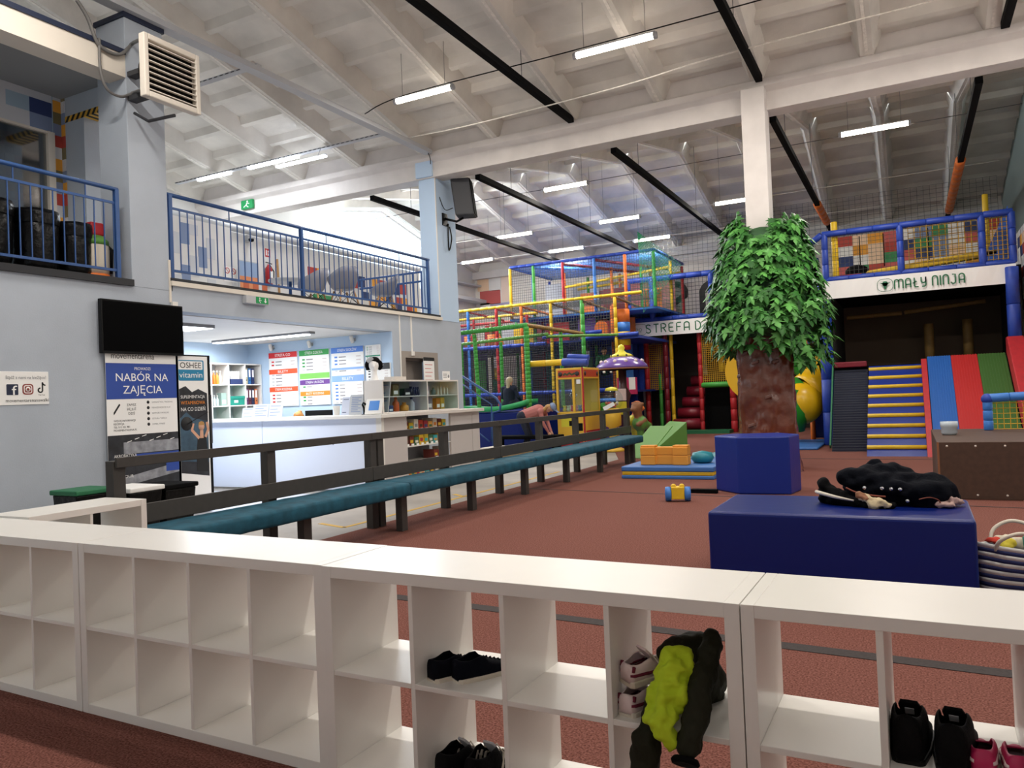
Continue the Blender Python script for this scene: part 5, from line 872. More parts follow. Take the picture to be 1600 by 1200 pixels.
# ================================================================ tree round the column
o = thing('climbing_tree', 'artificial tree with a brown trunk and leafy green crown round the column', 'tree', (-2.1, 13.1, 0))
b = MB(); n, k = 84, 60; vs = []
for j in range(k + 1):
    z = 2.5 * j / k; fl = .06 * max(0, 1 - z / .5) ** 2
    for i in range(n):
        a = 2 * pi * i / n; sq = 1 / max(abs(cos(a - .2)), abs(sin(a - .2))) ** .8; r = (.455 + fl) * sq * (1 - .06 * z / 2.5)
        r += .03 * noise.noise(Vector((cos(a) * 2.5, sin(a) * 2.5, z * 2.2))) + .016 * noise.noise(Vector((cos(a) * 8, sin(a) * 8, z * 6))) - .022 * (1 - abs(noise.noise(Vector((cos(a) * 6 + 3, sin(a) * 6, z * 3.2))) * 2.2)) ** 3 * (abs(noise.noise(Vector((cos(a) * 6 + 3, sin(a) * 6, z * 3.2)))) < .45)
        vs.append((-2.1 + r * cos(a), 13.08 + r * sin(a), z))
b.add(vs, [(j * n + i, j * n + (i + 1) % n, (j + 1) * n + (i + 1) % n, (j + 1) * n + i) for j in range(k) for i in range(n)], True); b.build('trunk', M['bark'], o)
for a, z in ((-1.9, .75), (-2.2, 1.02), (-2.25, 1.55), (-1.35, 1.2), (-1.1, 1.75), (-1.7, 1.75), (-1.2, .6), (-2.0, 1.9)):
    q = Vector((-2.1 + .5 * cos(a), 13.08 + .5 * sin(a), z)); d = Vector((cos(a), sin(a), 0)); MB().obox(q, d * .05, Vector((-d.y, d.x, .3)) * .05, Z * .025).build('climbing_hold', col('#6b4a40', .4), o, .01)
def crown(z): 
    P = [(1.75, .6), (2.05, .86), (2.35, .93), (2.7, .93), (3.0, .86), (3.4, .76), (3.7, .68), (3.95, .55), (4.12, .34)]
    for (a, r), (c, s) in zip(P, P[1:]):
        if a <= z <= c: return r + (s - r) * (z - a) / (c - a)
    return .3
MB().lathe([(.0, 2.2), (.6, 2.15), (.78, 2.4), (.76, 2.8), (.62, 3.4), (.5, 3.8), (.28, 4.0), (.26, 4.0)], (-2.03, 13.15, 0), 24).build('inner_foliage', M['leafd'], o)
LF = [(0, 0), (.16, .1), (.46, .08), (.3, .27), (.66, .52), (.26, .48), (.22, .72), (0, 1.2), (-.22, .72), (-.26, .48), (-.66, .52), (-.3, .27), (-.46, .08), (-.16, .1)]
b = MB(); rnd = random.Random(3)
for i in range(2300):
    z = 1.95 + 2.1 * rnd.random() ** 1.1; a = rnd.uniform(-pi, pi)
    if z < 2.25 and not (-1.3 < a < .5 or rnd.random() < .3): continue
    r = crown(z) * (1 + .05 * noise.noise(Vector((cos(a) * 3, sin(a) * 3, z * 2)))) * rnd.uniform(.8, 1.04)
    if -.9 < a < .3 and z < 2.4 and rnd.random() < .6: r *= 1.03; z -= .22
    if z > 3.75 and (abs(a - .0) < .75 or abs(abs(a) - pi) < .7): z += .22 * rnd.random()
    if z > 3.8 and -1.9 < a < -1.2: z -= .25
    p = Vector((-2.03 + r * cos(a), 13.1 + r * sin(a), z)); out = Vector((cos(a), sin(a), 0)); tan = Vector((-sin(a), cos(a), 0)); L = rnd.uniform(.13, .22)
    ti = rnd.uniform(.1, 1.15); v = (-Z * cos(ti) + out * sin(ti) + tan * rnd.uniform(-.5, .5)).normalized(); u = tan - v * tan.dot(v); u = (u.normalized() + out * rnd.uniform(-.35, .35)).normalized(); nn = u.cross(v)
    if nn.dot(out) < 0: nn = -nn
    b.m = rnd.choice((0, 0, 1, 2)); c0 = p
    b.add([c0 + v * .5 * L] + [c0 + u * x * L + v * y * L - nn * (abs(x) * .3 + y * y * .15) * L for x, y in LF], [(0, j + 1, (j + 1) % 14 + 1) for j in range(14)], True)
b.build('leaves', [M['leaf'], mat('leaf_light', '#579646', .45, var=.25, vscale=6, spec=.3), mat('leaf_mid', '#295c24', .5, var=.2, vscale=6, spec=.3)], o)
# ================================================================ soft play frame
def post(o, p, q, m, seg=.3, r=.05): return padded(MB(), p, q, r, seg).build('post', M[m], o)
def rail(o, p, q, m, seg=.3, r=.048, nm='rail'): return padded(MB(), p, q, r, seg).build(nm, M[m], o)
o = thing('soft_play_structure', 'large multicoloured soft play climbing frame by the far wall', 'play structure', (-10, 21, 0)); FY = 21.0
fx = (-14.3, -13.35, -12.4, -11.37, -10.5, -9.5, -8.5, -7.46); fc = ('red', 'green', 'lbluepad', 'red', 'orange', 'yellow', 'green', 'yellow')
for x, c in zip(fx, fc): post(o, (x, FY, .0), (x, FY, 4.12), c)
rail(o, (-14.3, FY, 4.15), (-6.65, FY, 4.19), 'yellow'); rail(o, (-14.3, FY, 2.93), (-9.7, FY, 2.93), 'bluepad', .4, .06); rail(o, (-9.8, FY, 3.12), (-7.9, FY, 3.16), 'bluepad', .4, .06); rail(o, (-8.4, FY, 3.0), (-6.8, FY, 3.02), 'bluepad', .4, .06); rail(o, (-14.3, FY, 1.45), (-7.4, FY, 1.45), 'bluepad', .4, .06); rail(o, (-8.5, FY, 1.15), (-7.4, FY, 1.15), 'lbluepad', .4, .06)
for (yy, z, cs) in ((22.2, 4.02, ('yellow', 'red', 'green', 'red', 'yellow', 'orange')), (23.4, 3.95, ('red', 'brownpad', 'green', 'red', 'green', 'orange'))):
    for x, c in zip((-13.8, -12.9, -11.9, -10.9, -9.0, -8.0), cs): post(o, (x, yy, 0), (x, yy, z), c, .4)
    rail(o, (-14.3, yy, z), (-10.5, yy, z), 'yellow' if yy < 23 else 'red', .4)
for x, c in ((-12.4, 'red'), (-11.37, 'red'), (-10.5, 'orange'), (-9.5, 'brownpad'), (-8.5, 'brownpad'), (-7.46, 'brownpad')): rail(o, (x, FY, 4.12), (x, FY + 2.4, 4.02), c, .4, .04)
# upper tier
UY = 22.3; ux = (-11.5, -10.65, -9.62, -8.55, -7.55, -6.65); uc = ('yellow', 'green', 'red', 'lbluepad', 'orange', 'green')
for x, c in zip(ux, uc): post(o, (x, UY, 3.9), (x, UY, 5.56), c, .5)
rail(o, (-11.5, UY, 5.6), (-6.6, UY, 5.6), 'bluepad'); rail(o, (-6.62, UY, 5.6), (-6.62, 25.6, 5.6), 'bluepad'); rail(o, (-11.5, UY, 5.6), (-11.5, 25.6, 5.6), 'bluepad')
for x, c in zip((-11.5, -10.3, -9.2, -8.6, -7.6, -6.62), ('lbluepad', 'orange', 'yellow', 'orange', 'green', 'yellow')): post(o, (x, 24, 3.9), (x, 24, 5.5), c, .5)
for x, c in zip((-11.5, -10.0, -8.8, -7.7, -6.62), ('bluepad', 'green', 'orange', 'orange', 'red')): post(o, (x, 25.4, 3.9), (x, 25.4, 5.5), c, .5)
rail(o, (-10.4, 24, 5.0), (-6.6, 24, 5.3), 'yellow', .4); rail(o, (-10.4, 25.4, 5.1), (-6.6, 25.4, 5.3), 'yellow', .4); rail(o, (-10.65, UY, 5.5), (-8.5, 24.5, 5.5), 'lbluepad', .4); rail(o, (-9.6, UY, 5.5), (-8, 25, 5.4), 'maroon', .4); rail(o, (-8.5, UY, 5.5), (-7, 25, 5.4), 'maroon', .4)
def panel(x0, x1, y, z0, z1, m, nm='panel'): return MB().box(x0, x1, y, y + .05, z0, z1).build(nm, M[m] if isinstance(m, str) else m, o, .01)
MB().box(-11.6, -6.6, 22.35, 25.6, 3.84, 3.9).build('deck', M['lbluepad'], o); MB().box(-14.3, -9.6, 21.05, 25, 2.85, 2.93).build('deck', M['purple'], o); MB().box(-9.6, -6.8, 21.05, 25, 2.9, 2.98).build('deck', M['bluepad'], o); MB().box(-14.3, -7.3, 21.05, 25, 1.36, 1.42).build('deck', M['navy2'], o)
for a in ((-13.2, -12.5, 23.5, 2.95, 3.9, 'red'), (-11.9, -10.95, 23.0, 2.95, 3.8, 'green'), (-10.4, -9.7, 24.2, 2.95, 3.9, 'lgrey'), (-9.3, -8.7, 22.6, 2.98, 3.75, 'purple'), (-8.4, -7.7, 23.5, 2.98, 3.75, 'orange'), (-12.4, -11.4, 24.6, 1.4, 2.85, 'maroon'), (-14.2, -12.6, 22.5, 1.4, 2.85, 'purple'), (-11.2, -9.8, 24.0, 1.4, 2.85, 'tealbox'), (-9.5, -7.6, 24.0, 1.4, 2.9, 'bluepad'), (-9.4, -8.6, 25.3, 3.9, 5.0, 'maroon'), (-8.5, -6.9, 25.5, 3.9, 5.2, col('#c8757a')), (-10.4, -8.55, 25.55, 3.9, 5.0, col('#b0606a')), (-13.9, -13.0, 21.9, 2.95, 3.7, 'purple'), (-11.3, -10.6, 22.0, 2.95, 3.6, 'yellow'), (-10.4, -9.6, 22.6, 2.95, 3.7, 'red'), (-9.4, -8.6, 23.4, 2.98, 3.75, 'orange'), (-8.4, -7.6, 22.4, 2.98, 3.6, 'maroon'), (-13.0, -12.5, 22.2, 1.42, 2.6, 'green'), (-10.9, -10.6, 21.8, 1.42, 2.8, 'lbluepad'), (-10.2, -9.7, 22.9, 1.42, 2.8, 'purple'), (-9.3, -8.7, 22.2, 1.42, 2.5, 'dgreen'), (-8.3, -7.6, 22.8, 1.42, 2.85, 'lbluepad'), (-12.3, -11.6, 22.9, 2.95, 3.75, 'lgrey'), (-9.9, -9.3, 24.4, 3.9, 4.8, 'orange'), (-7.6, -7.0, 24.2, 3.9, 4.7, 'orange'), (-11.4, -10.6, 24.8, 3.9, 5.3, 'lgrey'), (-10.6, -9.6, 25.4, 3.9, 5.2, 'lgrey'), (-14.2, -11.5, 25.2, 2.95, 3.9, 'maroon'), (-14.3, -9.6, 23, .0, 1.35, 'navy2'), (-9.5, -7.4, 22.5, .0, 1.35, 'navy'), (-8.6, -7.0, 25.2, 1.4, 2.9, 'purple'), (-9.6, -8.6, 25, 2.98, 3.8, 'red'), (-7.6, -6.9, 24.5, 2.98, 3.75, 'green')): panel(*a)
for x, z0, c in ((-13.0, 3.0, 'orange'), (-12.1, 3.0, 'orange'), (-11.9, 1.9, 'yellow'), (-11.95, 1.5, 'dgreen')): MB().tube([(x, 22.0, z0), (x, 22.0, z0 + .42)], .16, 16).build('punch_roller', M[c], o)
for c, z0, z1 in (('orange', 3.4, 3.78), ('lbluepad', 3.12, 3.4), ('yellow', 2.72, 3.12), ('red', 2.6, 2.72)): MB().tube([(-7.38, 21.35, z0), (-7.38, 21.35, z1)], .22, 18).build('roller_segment', M[c], o)
MB().prism([(-.2, 0), (.2, 0)] + arc(0, .35, .2, 0, 180, 8), (-8.15, 21.6, 2.98), X, Z, Y * .08).build('arched_flap', M['orange'], o)
MB().prism([(-.25, 0), (.25, 0), (0, .6)], (-12.6, 21.6, 2.95), X, Z, Y * .1).build('cone_obstacle', M['red'], o); MB().prism([(-.2, 0), (.2, 0), (0, .45)], (-11.6, 21.5, 2.95), X, Z, Y * .1).build('cone_obstacle', M['orange'], o)
for i, (x0, x1) in enumerate(zip(fx, fx[1:])):
    MB().net((x0, FY - .02, .1), (x1 - x0, 0, 0), (0, 0, 2.8), 14, 40, .008).build('lower_net', M['netblk'], o); MB().net((x0, FY - .02, 2.95), (x1 - x0, 0, 0), (0, 0, 1.15), 12, 14, .007).build('upper_net', M['netgrey'], o)
for x0, x1 in zip(ux, ux[1:]): MB().net((x0, UY, 3.9), (x1 - x0, 0, 0), (0, 0, 1.65), 12, 20, .006).build('top_net', M['netgrey'], o)
MB().net((-11.5, UY, 5.57), (4.9, 0, 0), (0, 3.3, 0), 60, 40, .006).build('roof_net', M['lbluepad'], o); MB().net((-14.3, FY, 4.1), (7.6, 0, 0), (0, 1.2, 0), 80, 12, .005).build('roof_net', M['netgrey'], o)
MB().net((-6.62, UY, 3.9), (0, 3.2, 0), (0, 0, 1.65), 32, 17, .004).build('top_net', M['netgreen'], o)
# green front frame with its navy base
o = thing('toddler_play_structure', 'green padded frame in front of the multicoloured play frame', 'play structure', (-9, 17.5, 0)); GY = 17.0
post(o, (-8.38, GY, 1.0), (-8.38, GY, 3.08), 'green', .1, .07); post(o, (-9.8, GY, 1.0), (-9.87, GY, 3.0), 'green', .1, .055); post(o, (-11.2, GY, 1.0), (-11.2, GY, 3.0), 'green', .1, .055)
rail(o, (-12.4, GY, 3.0), (-8.34, GY, 3.12), 'green', .12, .06); rail(o, (-12.4, GY + 1.2, 2.82), (-8.34, GY + 1.2, 2.96), 'wedge', .12, .045); rail(o, (-8.38, GY, 3.12), (-8.42, 20.9, 3.12), 'brownpad', .12, .055); rail(o, (-8.38, GY + 1.2, 2.9), (-7.2, 20.4, 2.98), 'wedge', .12, .04)
for x in (-12.2, -11.0, -9.75): post(o, (x, GY + 1.2, 1.0), (x, GY + 1.2, 2.85), 'green', .1, .05)
post(o, (-8.42, 19.2, 1.0), (-8.42, 19.2, 3.1), 'green', .1, .05); post(o, (-8.4, 20.8, 0), (-8.4, 20.8, 4.0), 'green', .3, .06)
MB().net((-12.4, GY + 1.25, 1.0), (4.0, 0, 0), (0, 0, 1.9), 40, 34, .005).build('net', M['netblk'], o); MB().net((-8.42, GY, 1.0), (0, 3.9, 0), (0, 0, 2.05), 40, 24, .005).build('net', M['netblue'], o)
MB().box(-12.4, -8.0, 16.9, 20.9, 0.0, .98).build('base_block', M['navy'], o, .03); MB().box(-8.0, -7.5, 17.2, 20.6, 0, .8).build('base_block', M['navy'], o, .03)
b = MB(); m_ = 20
vs = [(-10.2 + 1.85 * i / m_, 16.85 + dy, 1.0 + .1 * (i / m_ - .35) ** 2 * 4 + dz) for i in range(m_ + 1) for dy, dz in ((0, 0), (0, .12), (.6, .12), (.6, 0))]
b.add(vs, [(i * 4 + j, i * 4 + (j + 1) % 4, (i + 1) * 4 + (j + 1) % 4, (i + 1) * 4 + j) for i in range(m_) for j in range(4)] + [(3, 2, 1, 0), tuple(m_ * 4 + j for j in range(4))], True); b.build('green_lip', col('#2fa05a', .4), o)
q0, q1, q2 = onY(829, 569, 17.1), onY(879, 566, 17.1), onY(918, 567, 17.1); rail(o, q0, q1, 'yellow', .5, .08, 'yellow_bar'); 
b = MB(); padded(b, q1, q2, .1, .5); b.build('blue_roll', M['bluepad'], o); b = MB(); padded(b, q1 + Vector((0, .35, .14)), q2 + Vector((-.1, .35, .14)), .08, .5); b.build('blue_roll', M['bluepad'], o)
b = MB(); b.tube([onY(722, 588, 15.6), onY(775, 622, 15.6), onY(782, 632, 15.6), onY(781, 642, 15.6), onY(770, 645, 15.6), onY(768, 645, 15.6) * Vector((1, 1, 0)).length * 0 + Vector((onY(769, 660, 15.6).x, 15.6, 0))], .03, 8); b.tube([onY(722, 600, 15.6), onY(768, 632, 15.6), onY(768, 690, 15.6)], .018, 8); b.tube([onY(765, 690, 15.6), onY(740, 670, 15.6)], .018, 8)
solo(b, 'stair_handrail', M['blue'], 'blue curved stair handrail beside the reception counter end', 'handrail')
o = thing('wooden_step', 'low wooden step behind the counter end', 'step', (-7.9, 14.2, 0)); MB().box(-8.2, -7.3, 14.2, 14.9, -.01, .25).build('riser', col('#9a815c'), o); MB().box(-8.22, -7.28, 14.15, 14.92, .25, .29).build('tread', M['cream'], o)
o = thing('black_chair', 'low black bench seat beside the bending woman', 'seat', (-8.0, 16.0, 0)); MB().box(-8.9, -7.2, 15.9, 16.4, .36, .44).build('seat', M['blackm'], o, .02)
for x in (-8.8, -7.3): MB().box(x - .03, x + .03, 15.95, 16.35, -.01, .36).build('leg', M['blackm'], o)
# stroke lettering in rounded outline style
ST = {'M': [[(0, 0), (0, .7)] + arc(.19, .78, .19, 180, 0, 6) + [(.38, .1)], [(.38, .78)] + arc(.57, .78, .19, 180, 0, 6) + [(.76, 0)]], 'A': [[(0, 0), (0, .72)] + arc(.22, .76, .22, 180, 0, 8) + [(.44, 0)], [(.0, .36), (.44, .36)]], 'Ł': [[(.1, 1), (.1, .2)] + arc(.26, .18, .16, 180, 270, 5) + [(.46, .02)], [(-.04, .42), (.3, .62)]], 'Y': [[(0, 1), (0, .62)] + arc(.2, .6, .2, 180, 360, 8) + [(.4, 1)], [(.4, 1), (.4, .2)] + arc(.22, .2, .18, 0, -90, 5) + [(.06, .02)]],
 'N': [[(0, 0), (0, .74)] + arc(.22, .78, .22, 180, 0, 8) + [(.44, 0)]], 'I': [[(0, 0), (0, 1)]], 'J': [[(.1, .98), (.36, .98), (.36, .24)] + arc(.18, .22, .18, 0, -180, 8)], 'S': [arc(.2, .76, .2, 20, 200, 8) + [(.06, .62), (.34, .4)] + arc(.2, .22, .2, 20, -160, 8)], 'T': [[(0, .98), (.46, .98)], [(.23, .98), (.23, 0)]], 'R': [[(0, 0), (0, .98), (.2, .98)] + arc(.2, .74, .22, 90, -90, 8, .24) + [(.06, .48)], [(.2, .48), (.42, 0)]],
 'E': [[(.42, .98), (.12, .98), (.02, .88), (.02, .12), (.12, .02), (.42, .02)], [(.02, .5), (.36, .5)]], 'F': [[(.42, .98), (.12, .98), (.02, .88), (.02, 0)], [(.02, .5), (.36, .5)]], 'D': [[(0, .02), (0, .98), (.14, .98)] + arc(.14, .5, .3, 90, -90, 10, .48) + [(0, .02)]], 'Z': [[(0, .98), (.44, .98), (0, .02), (.46, .02)]], 'C': [[(.42, .98), (.2, .98), (.02, .8), (.02, .2), (.2, .02), (.42, .02)]]}
SW = {'M': .76, 'I': 0, 'Ł': .46}
def strokes(b, t, x0, y, z0, h, width, wt=.13):
    adv = []; x = 0
    for ch in t:
        adv.append(x); x += (.3 if ch == ' ' else SW.get(ch, .44) + .24)
    k = width / (x - .24)
    for ch, a in zip(t, adv):
        for pts in ST.get(ch, []): band(b, [(p[0] * k + a * k, p[1] * h) for p in pts], wt * h, (x0, y, z0), X, Z, (0, -.003, 0))
# ================================================================ children's zone deck
o = thing('toddler_deck', 'blue railed deck over red steps with a white banner', 'play deck', (-6, 24, 0)); DY = 23.8
d = lambda x, y: onY(x, y, DY)
zt, zb_, xl, xr = d(985, 440).z, d(985, 503).z, d(981, 470).x, d(1160, 470).x + 2.2
rail(o, (xl, DY, zt), (xr, DY, zt), 'bluepad', .5, .09); rail(o, (xl, DY, zb_), (xr, DY, zb_), 'bluepad', .5, .09)
for px in (982, 1019, 1112): q = d(px, 470).x; post(o, (q, DY, zb_ - (.6 if px == 982 else 0)), (q, DY, zt), 'bluepad', .35, .09)
MB().box(xl, xr, DY, 25.8, zb_ - .12, zb_).build('deck', M['bluepad'], o)
MB().net((xl, DY, zb_), (xr - xl, 0, 0), (0, 0, zt - zb_), 50, 11, .006).build('guard_net', M['netblk'], o)
for px, c, r in ((1009, 'red', .08), (1093, 'red', .07), (1143, 'red', .1), (1039, 'maroon', .08)): q = d(px, 600).x; post(o, (q, DY + .2, 0), (q, DY + .2, zb_ - .1), c, .35, r)
post(o, (d(1047, 600).x, DY + .3, 0), (d(1047, 600).x, DY + .3, zb_ - .1), 'yellow', .6, .06); post(o, (d(1028, 600).x, DY + .3, 0), (d(1028, 600).x, DY + .3, 1.9), 'green', .6, .06); MB().box(d(986, 600).x, d(997, 600).x, DY + .1, DY + .5, 0, zb_ - .4).build('column_pad', M['navy2'], o)
for i in range(5):
    q0, q1 = d(1050 + i * 3.2, 665 - 15 * i), d(1091, 650 - 15 * i); y = DY + .3 + .3 * i; MB().tube([(q0.x, y, .28 + .34 * i), (q1.x, y, .28 + .34 * i)], .17, 14).build('roller_step', M['maroon'], o)
rail(o, (d(1094, 600).x, DY + .2, d(1094, 602).z), (d(1140, 600).x, DY + .2, d(1140, 600).z), 'green', .9, .09, 'green_beam')
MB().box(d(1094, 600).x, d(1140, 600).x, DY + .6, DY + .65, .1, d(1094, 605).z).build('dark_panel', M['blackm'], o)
MB().net((d(1094, 600).x, DY + .2, d(1094, 598).z), (d(1138, 600).x - d(1094, 600).x, 0, 0), (0, 0, 1.5), 14, 24, .008).build('yellow_net', M['netyel'], o); MB().net((d(1010, 600).x, DY + .25, 1.4), (.5, 0, 0), (0, 0, 1.7), 8, 26, .008).build('yellow_net', M['netyel'], o)
post(o, (d(1117, 560).x, DY + 1, 1.9), (d(1112, 530).x, DY + 1, 3.0), 'yellow', .5, .1)
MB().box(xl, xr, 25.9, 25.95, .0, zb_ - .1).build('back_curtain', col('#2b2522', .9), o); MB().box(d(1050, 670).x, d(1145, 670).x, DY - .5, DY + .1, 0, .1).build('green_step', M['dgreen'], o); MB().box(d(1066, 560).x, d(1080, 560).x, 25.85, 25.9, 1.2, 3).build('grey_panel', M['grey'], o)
o2 = thing('banner_sign', 'white banner with green words on the deck over the red steps', 'banner', (xl, DY - .12, d(985, 528).z)); z0b, z1b = d(987, 528).z, d(987, 506).z; xb = d(987, 520).x
MB().box(xb, xr, DY - .13, DY - .115, z0b, z1b).build('sheet', M['paper'], o2); h = z1b - z0b
b = MB(); strokes(b, 'STREFA DZIECI', xb + .53, DY - .131, z0b + h * .22, h * .6, 2.65); b.build('lettering', M['bannertxt'], o2)
def ring(b, c, w, h_, r, t, Yp):
    P = [(c[0] + x, Yp, c[1] + y) for x, y in rrect(w, h_, r, 6)]; b.tube(P + [P[0]], t, 4)
b = MB(); ring(b, (xb + .12, z0b + h * .12), .42, h * .76, .12, .006, DY - .134)
for q in (.22, .34): b.tube([(xb + q + .045 * cos(a), DY - .134, z0b + h * .5 + .04 * sin(a)) for a in [2 * pi * i / 12 for i in range(13)]], .006, 4); b.tube([(xb + q + .03 * cos(a), DY - .134, z0b + h * .38 + .02 * sin(a)) for a in [pi + pi * i / 8 for i in range(9)]], .005, 4)
b.build('emblem', M['bannertxt'], o2)
solo(MB().net((-7.2, 23.2, zt), (9.4, 0, 0), (0, 0, 1.6), 62, 14, .004), 'safety_net', M['netgrey'], 'fine grey safety net between the decks and the roof', 'net')
b = MB(); b.add([(-6.95, 21.8, 6.15), (-6.3, 21.85, 4.3), (-5.4, 22.0, 5.45), (-6.5, 21.9, 5.6)], [])
for i in range(26):
    t = i / 25; p = Vector((-7.0, 21.9, 6.1)).lerp(Vector((-6.9, 21.9, 3.7)), t); q = Vector((-6.95, 21.9, 6.1)).lerp(Vector((-5.75, 22.0, 5.0)), t); b.tube([p, q], .006, 4); 
for i in range(14):
    t = i / 13; p = Vector((-6.98, 21.9, 6.1)); q = Vector((-6.9, 21.9, 3.7)).lerp(Vector((-5.75, 22.0, 5.0)), t); b.tube([p, q], .006, 4)
solo(b, 'hanging_net', M['netgreen'], 'gathered green net hanging from the roof beside the deck', 'net')
# ================================================================ ninja deck on the right
o = thing('ninja_deck', 'dark deck with blue railing and a white banner at the right', 'play deck', (.2, 18.5, 0)); NY = 18.3; e = lambda x, y: onY(x, y, NY)
xl, xr = -1.6, 1.98; zt, zb_ = 4.68, 3.66
rail(o, (xl, NY, zt), (xr, NY, zt), 'bluepad', .5, .07); rail(o, (xl, NY, zb_), (xr, NY, zb_), 'bluepad', .5, .07)
for x in (-1.55, -.06, 1.43, 1.95): post(o, (x, NY, zb_), (x, NY, zt), 'bluepad', .33, .07)
post(o, (1.9, NY - .1, 1.3), (1.9, NY - .1, zb_ - .1), 'bluepad', .7, .12); post(o, (-1.62, NY + .1, 0), (-1.62, NY + .1, zb_), 'bluepad', .7, .14); post(o, (-1.35, NY + .1, zb_), (-1.35, NY + .1, 4.95), 'yellow', .5, .07); post(o, (1.6, NY + 1, zb_), (1.6, NY + 1, 5.3), 'yellow', .5, .06)
rail(o, (-1.6, NY, zt), (-2.3, NY + .1, zt - .45), 'bluepad', .3, .07); 
MB().net((xl, NY, zb_), (xr - xl, 0, 0), (0, 0, zt - zb_), 40, 12, .004).build('guard_net', M['netgrey'], o); MB().net((1.45, NY + .02, zb_), (.5, 0, 0), (0, 0, zt - zb_), 6, 11, .008).build('guard_net', M['netyel'], o); MB().net((.1, NY + .3, zb_ + .1), (1.4, 0, 0), (0, 0, 1.0), 12, 9, .01).build('climbing_net', M['netyel'], o)
MB().box(xl, xr + .1, NY + .05, 24, zb_ - .35, zb_ - .05).build('deck', M['blackm'], o); MB().bar((-1.0, NY + .6, zb_ + .1), (1.75, NY + .6, zb_ + .32), .2, .14).build('balance_beam', M['yellow'], o, .03)
MB().prism([(0, 0), (.55, 0), (.55, 1.25)], (1.4, NY + .5, zb_), X, Z, Y * .1).build('blue_panel', col('#3a6cc8'), o)
pal9 = ('tile9', 'tile3', 'tile4', 'tile9', 'tile6', 'tile5', 'tile7', 'tile8', 'tile1'); b = MB()
for i in range(10):
    for j in range(5): b.m = (i * 5 + j * 7 + (i * j) % 4) % 9; b.box(-1.4 + .33 * i, -1.07 + .33 * i, 19.9, 19.95, zb_ + .24 * j, zb_ + .24 * (j + 1))
b.build('tiled_wall', [M[k] for k in pal9], o)
for x in (-.9, -.4, .5): MB().tube([(x, NY + 1.2, zb_ + 1.1), (x, NY + 1.2, zb_ + .35)], .012, 5).build('rope', M['blackm'], o)
MB().ell((-.95, NY + .6, zb_ + .2), (.25, .2, .16)).build('black_pod', M['blackm'], o); MB().box(-1.3, -.85, NY + .4, NY + .8, zb_, zb_ + .14).build('red_pad', M['red'], o)
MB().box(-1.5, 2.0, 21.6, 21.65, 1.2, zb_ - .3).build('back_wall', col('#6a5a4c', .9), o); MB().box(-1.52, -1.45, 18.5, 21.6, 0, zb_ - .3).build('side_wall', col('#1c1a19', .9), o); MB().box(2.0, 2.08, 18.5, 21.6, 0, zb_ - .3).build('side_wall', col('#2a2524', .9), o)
rail(o, (-1.3, 20.4, 2.95), (-.1, 20.4, 2.97), 'brownpad', .6, .05); rail(o, (-.05, 20.4, 2.98), (1.6, 20.4, 3.1), 'brownpad', .6, .05); post(o, (.45, 20.8, 1.85), (.45, 20.8, 2.7), 'brownpad', .6, .11); post(o, (1.25, 20.8, 1.85), (1.25, 20.8, 2.75), 'brownpad', .6, .11)
MB().box(-1.45, 2.0, 18.1, 21.6, 1.62, 1.72).build('upper_landing', M['blackm'], o)
o2 = thing('banner_sign', 'white banner with green words below the right blue railing', 'banner', (0, NY - .1, 3.24)); b = MB(); n = 24
vs = [(-1.66 + 3.64 * i / n, NY - .1 - .012 * sin(i * 1.3) * j, 3.23 + .39 * j) for j in (0, 1) for i in range(n + 1)]; b.add(vs, [(i, i + 1, n + 2 + i, n + 1 + i) for i in range(n)]); s = b.build('sheet', M['paper'], o2); s.modifiers.new('s', 'SOLIDIFY').thickness = .004
b = MB(); strokes(b, 'MAŁY NINJA', -.2, NY - .128, 3.32, .2, 1.28); b.build('lettering', M['bannertxt'], o2)
b = MB(); ring(b, (-.53, 3.29), .3, .26, .1, .005, NY - .13); b.lathe([(.0, 0), (.055, 0), (.055, .004), (0, .004)], (-.38, NY - .13, 3.45), 14, (0, -1, 0)); b.prism([(-.045, 0), (.045, 0), (.015, -.1), (0, -.12), (-.015, -.1)], (-.38, NY - .13, 3.44), X, Z, (0, -.004, 0)); b.prism([(-.1, .05), (.1, .05), (.06, .02), (-.06, .02)], (-.38, NY - .13, 3.42), X, Z, (0, -.004, 0)); b.build('emblem', M['bannertxt'], o2)
# sloping stairs, ribbed ramp and three slide lanes
def slope(z): return 15.5 + z * (2.5 / 1.72)
sd = Vector((0, 2.5, 1.72)).normalized(); sn = Vector((0, -1.72, 2.5)).normalized(); SL = Vector((0, 2.5, 1.72)).length
o = thing('padded_stairs', 'navy padded stairs with yellow edge bars', 'stairs', (-.25, 16.7, 0)); MB().prism([(15.5, 0), (18.1, 0), (18.1, 1.62), (17.95, 1.7)], (-.76, 0, 0), Y, Z, X * .98).build('body', M['navy2'], o)
for i in range(9):
    t = (i + .7) / 9.3; p = Vector((0, 15.5, 0)) + sd * SL * t; MB().tube([(-.76 + .0, p.y, p.z + .02), (.22, p.y, p.z + .02)], .042, 10).build('edge_bar', M['yellow'], o)
MB().prism([(15.35, 0), (17.9, 1.8), (18.1, 1.8), (18.1, 0)], (.222, 0, 0), Y, Z, X * .1).build('red_side', M['red'], o)
o = thing('ribbed_ramp', 'dark ribbed climbing ramp left of the padded stairs', 'ramp', (-1.1, 17, 0)); MB().prism([(16.6, 0), (18.15, 0), (18.15, 1.7)], (-1.45, 0, 0), Y, Z, X * .66).build('body', col('#141a2c', .7), o)
b = MB(); d2 = Vector((0, 1.55, 1.7))
for i in range(34): p = Vector((-1.44, 16.6, 0)) + d2 * (i + .5) / 34; b.bar(p, p + X * .64, .03, .03)
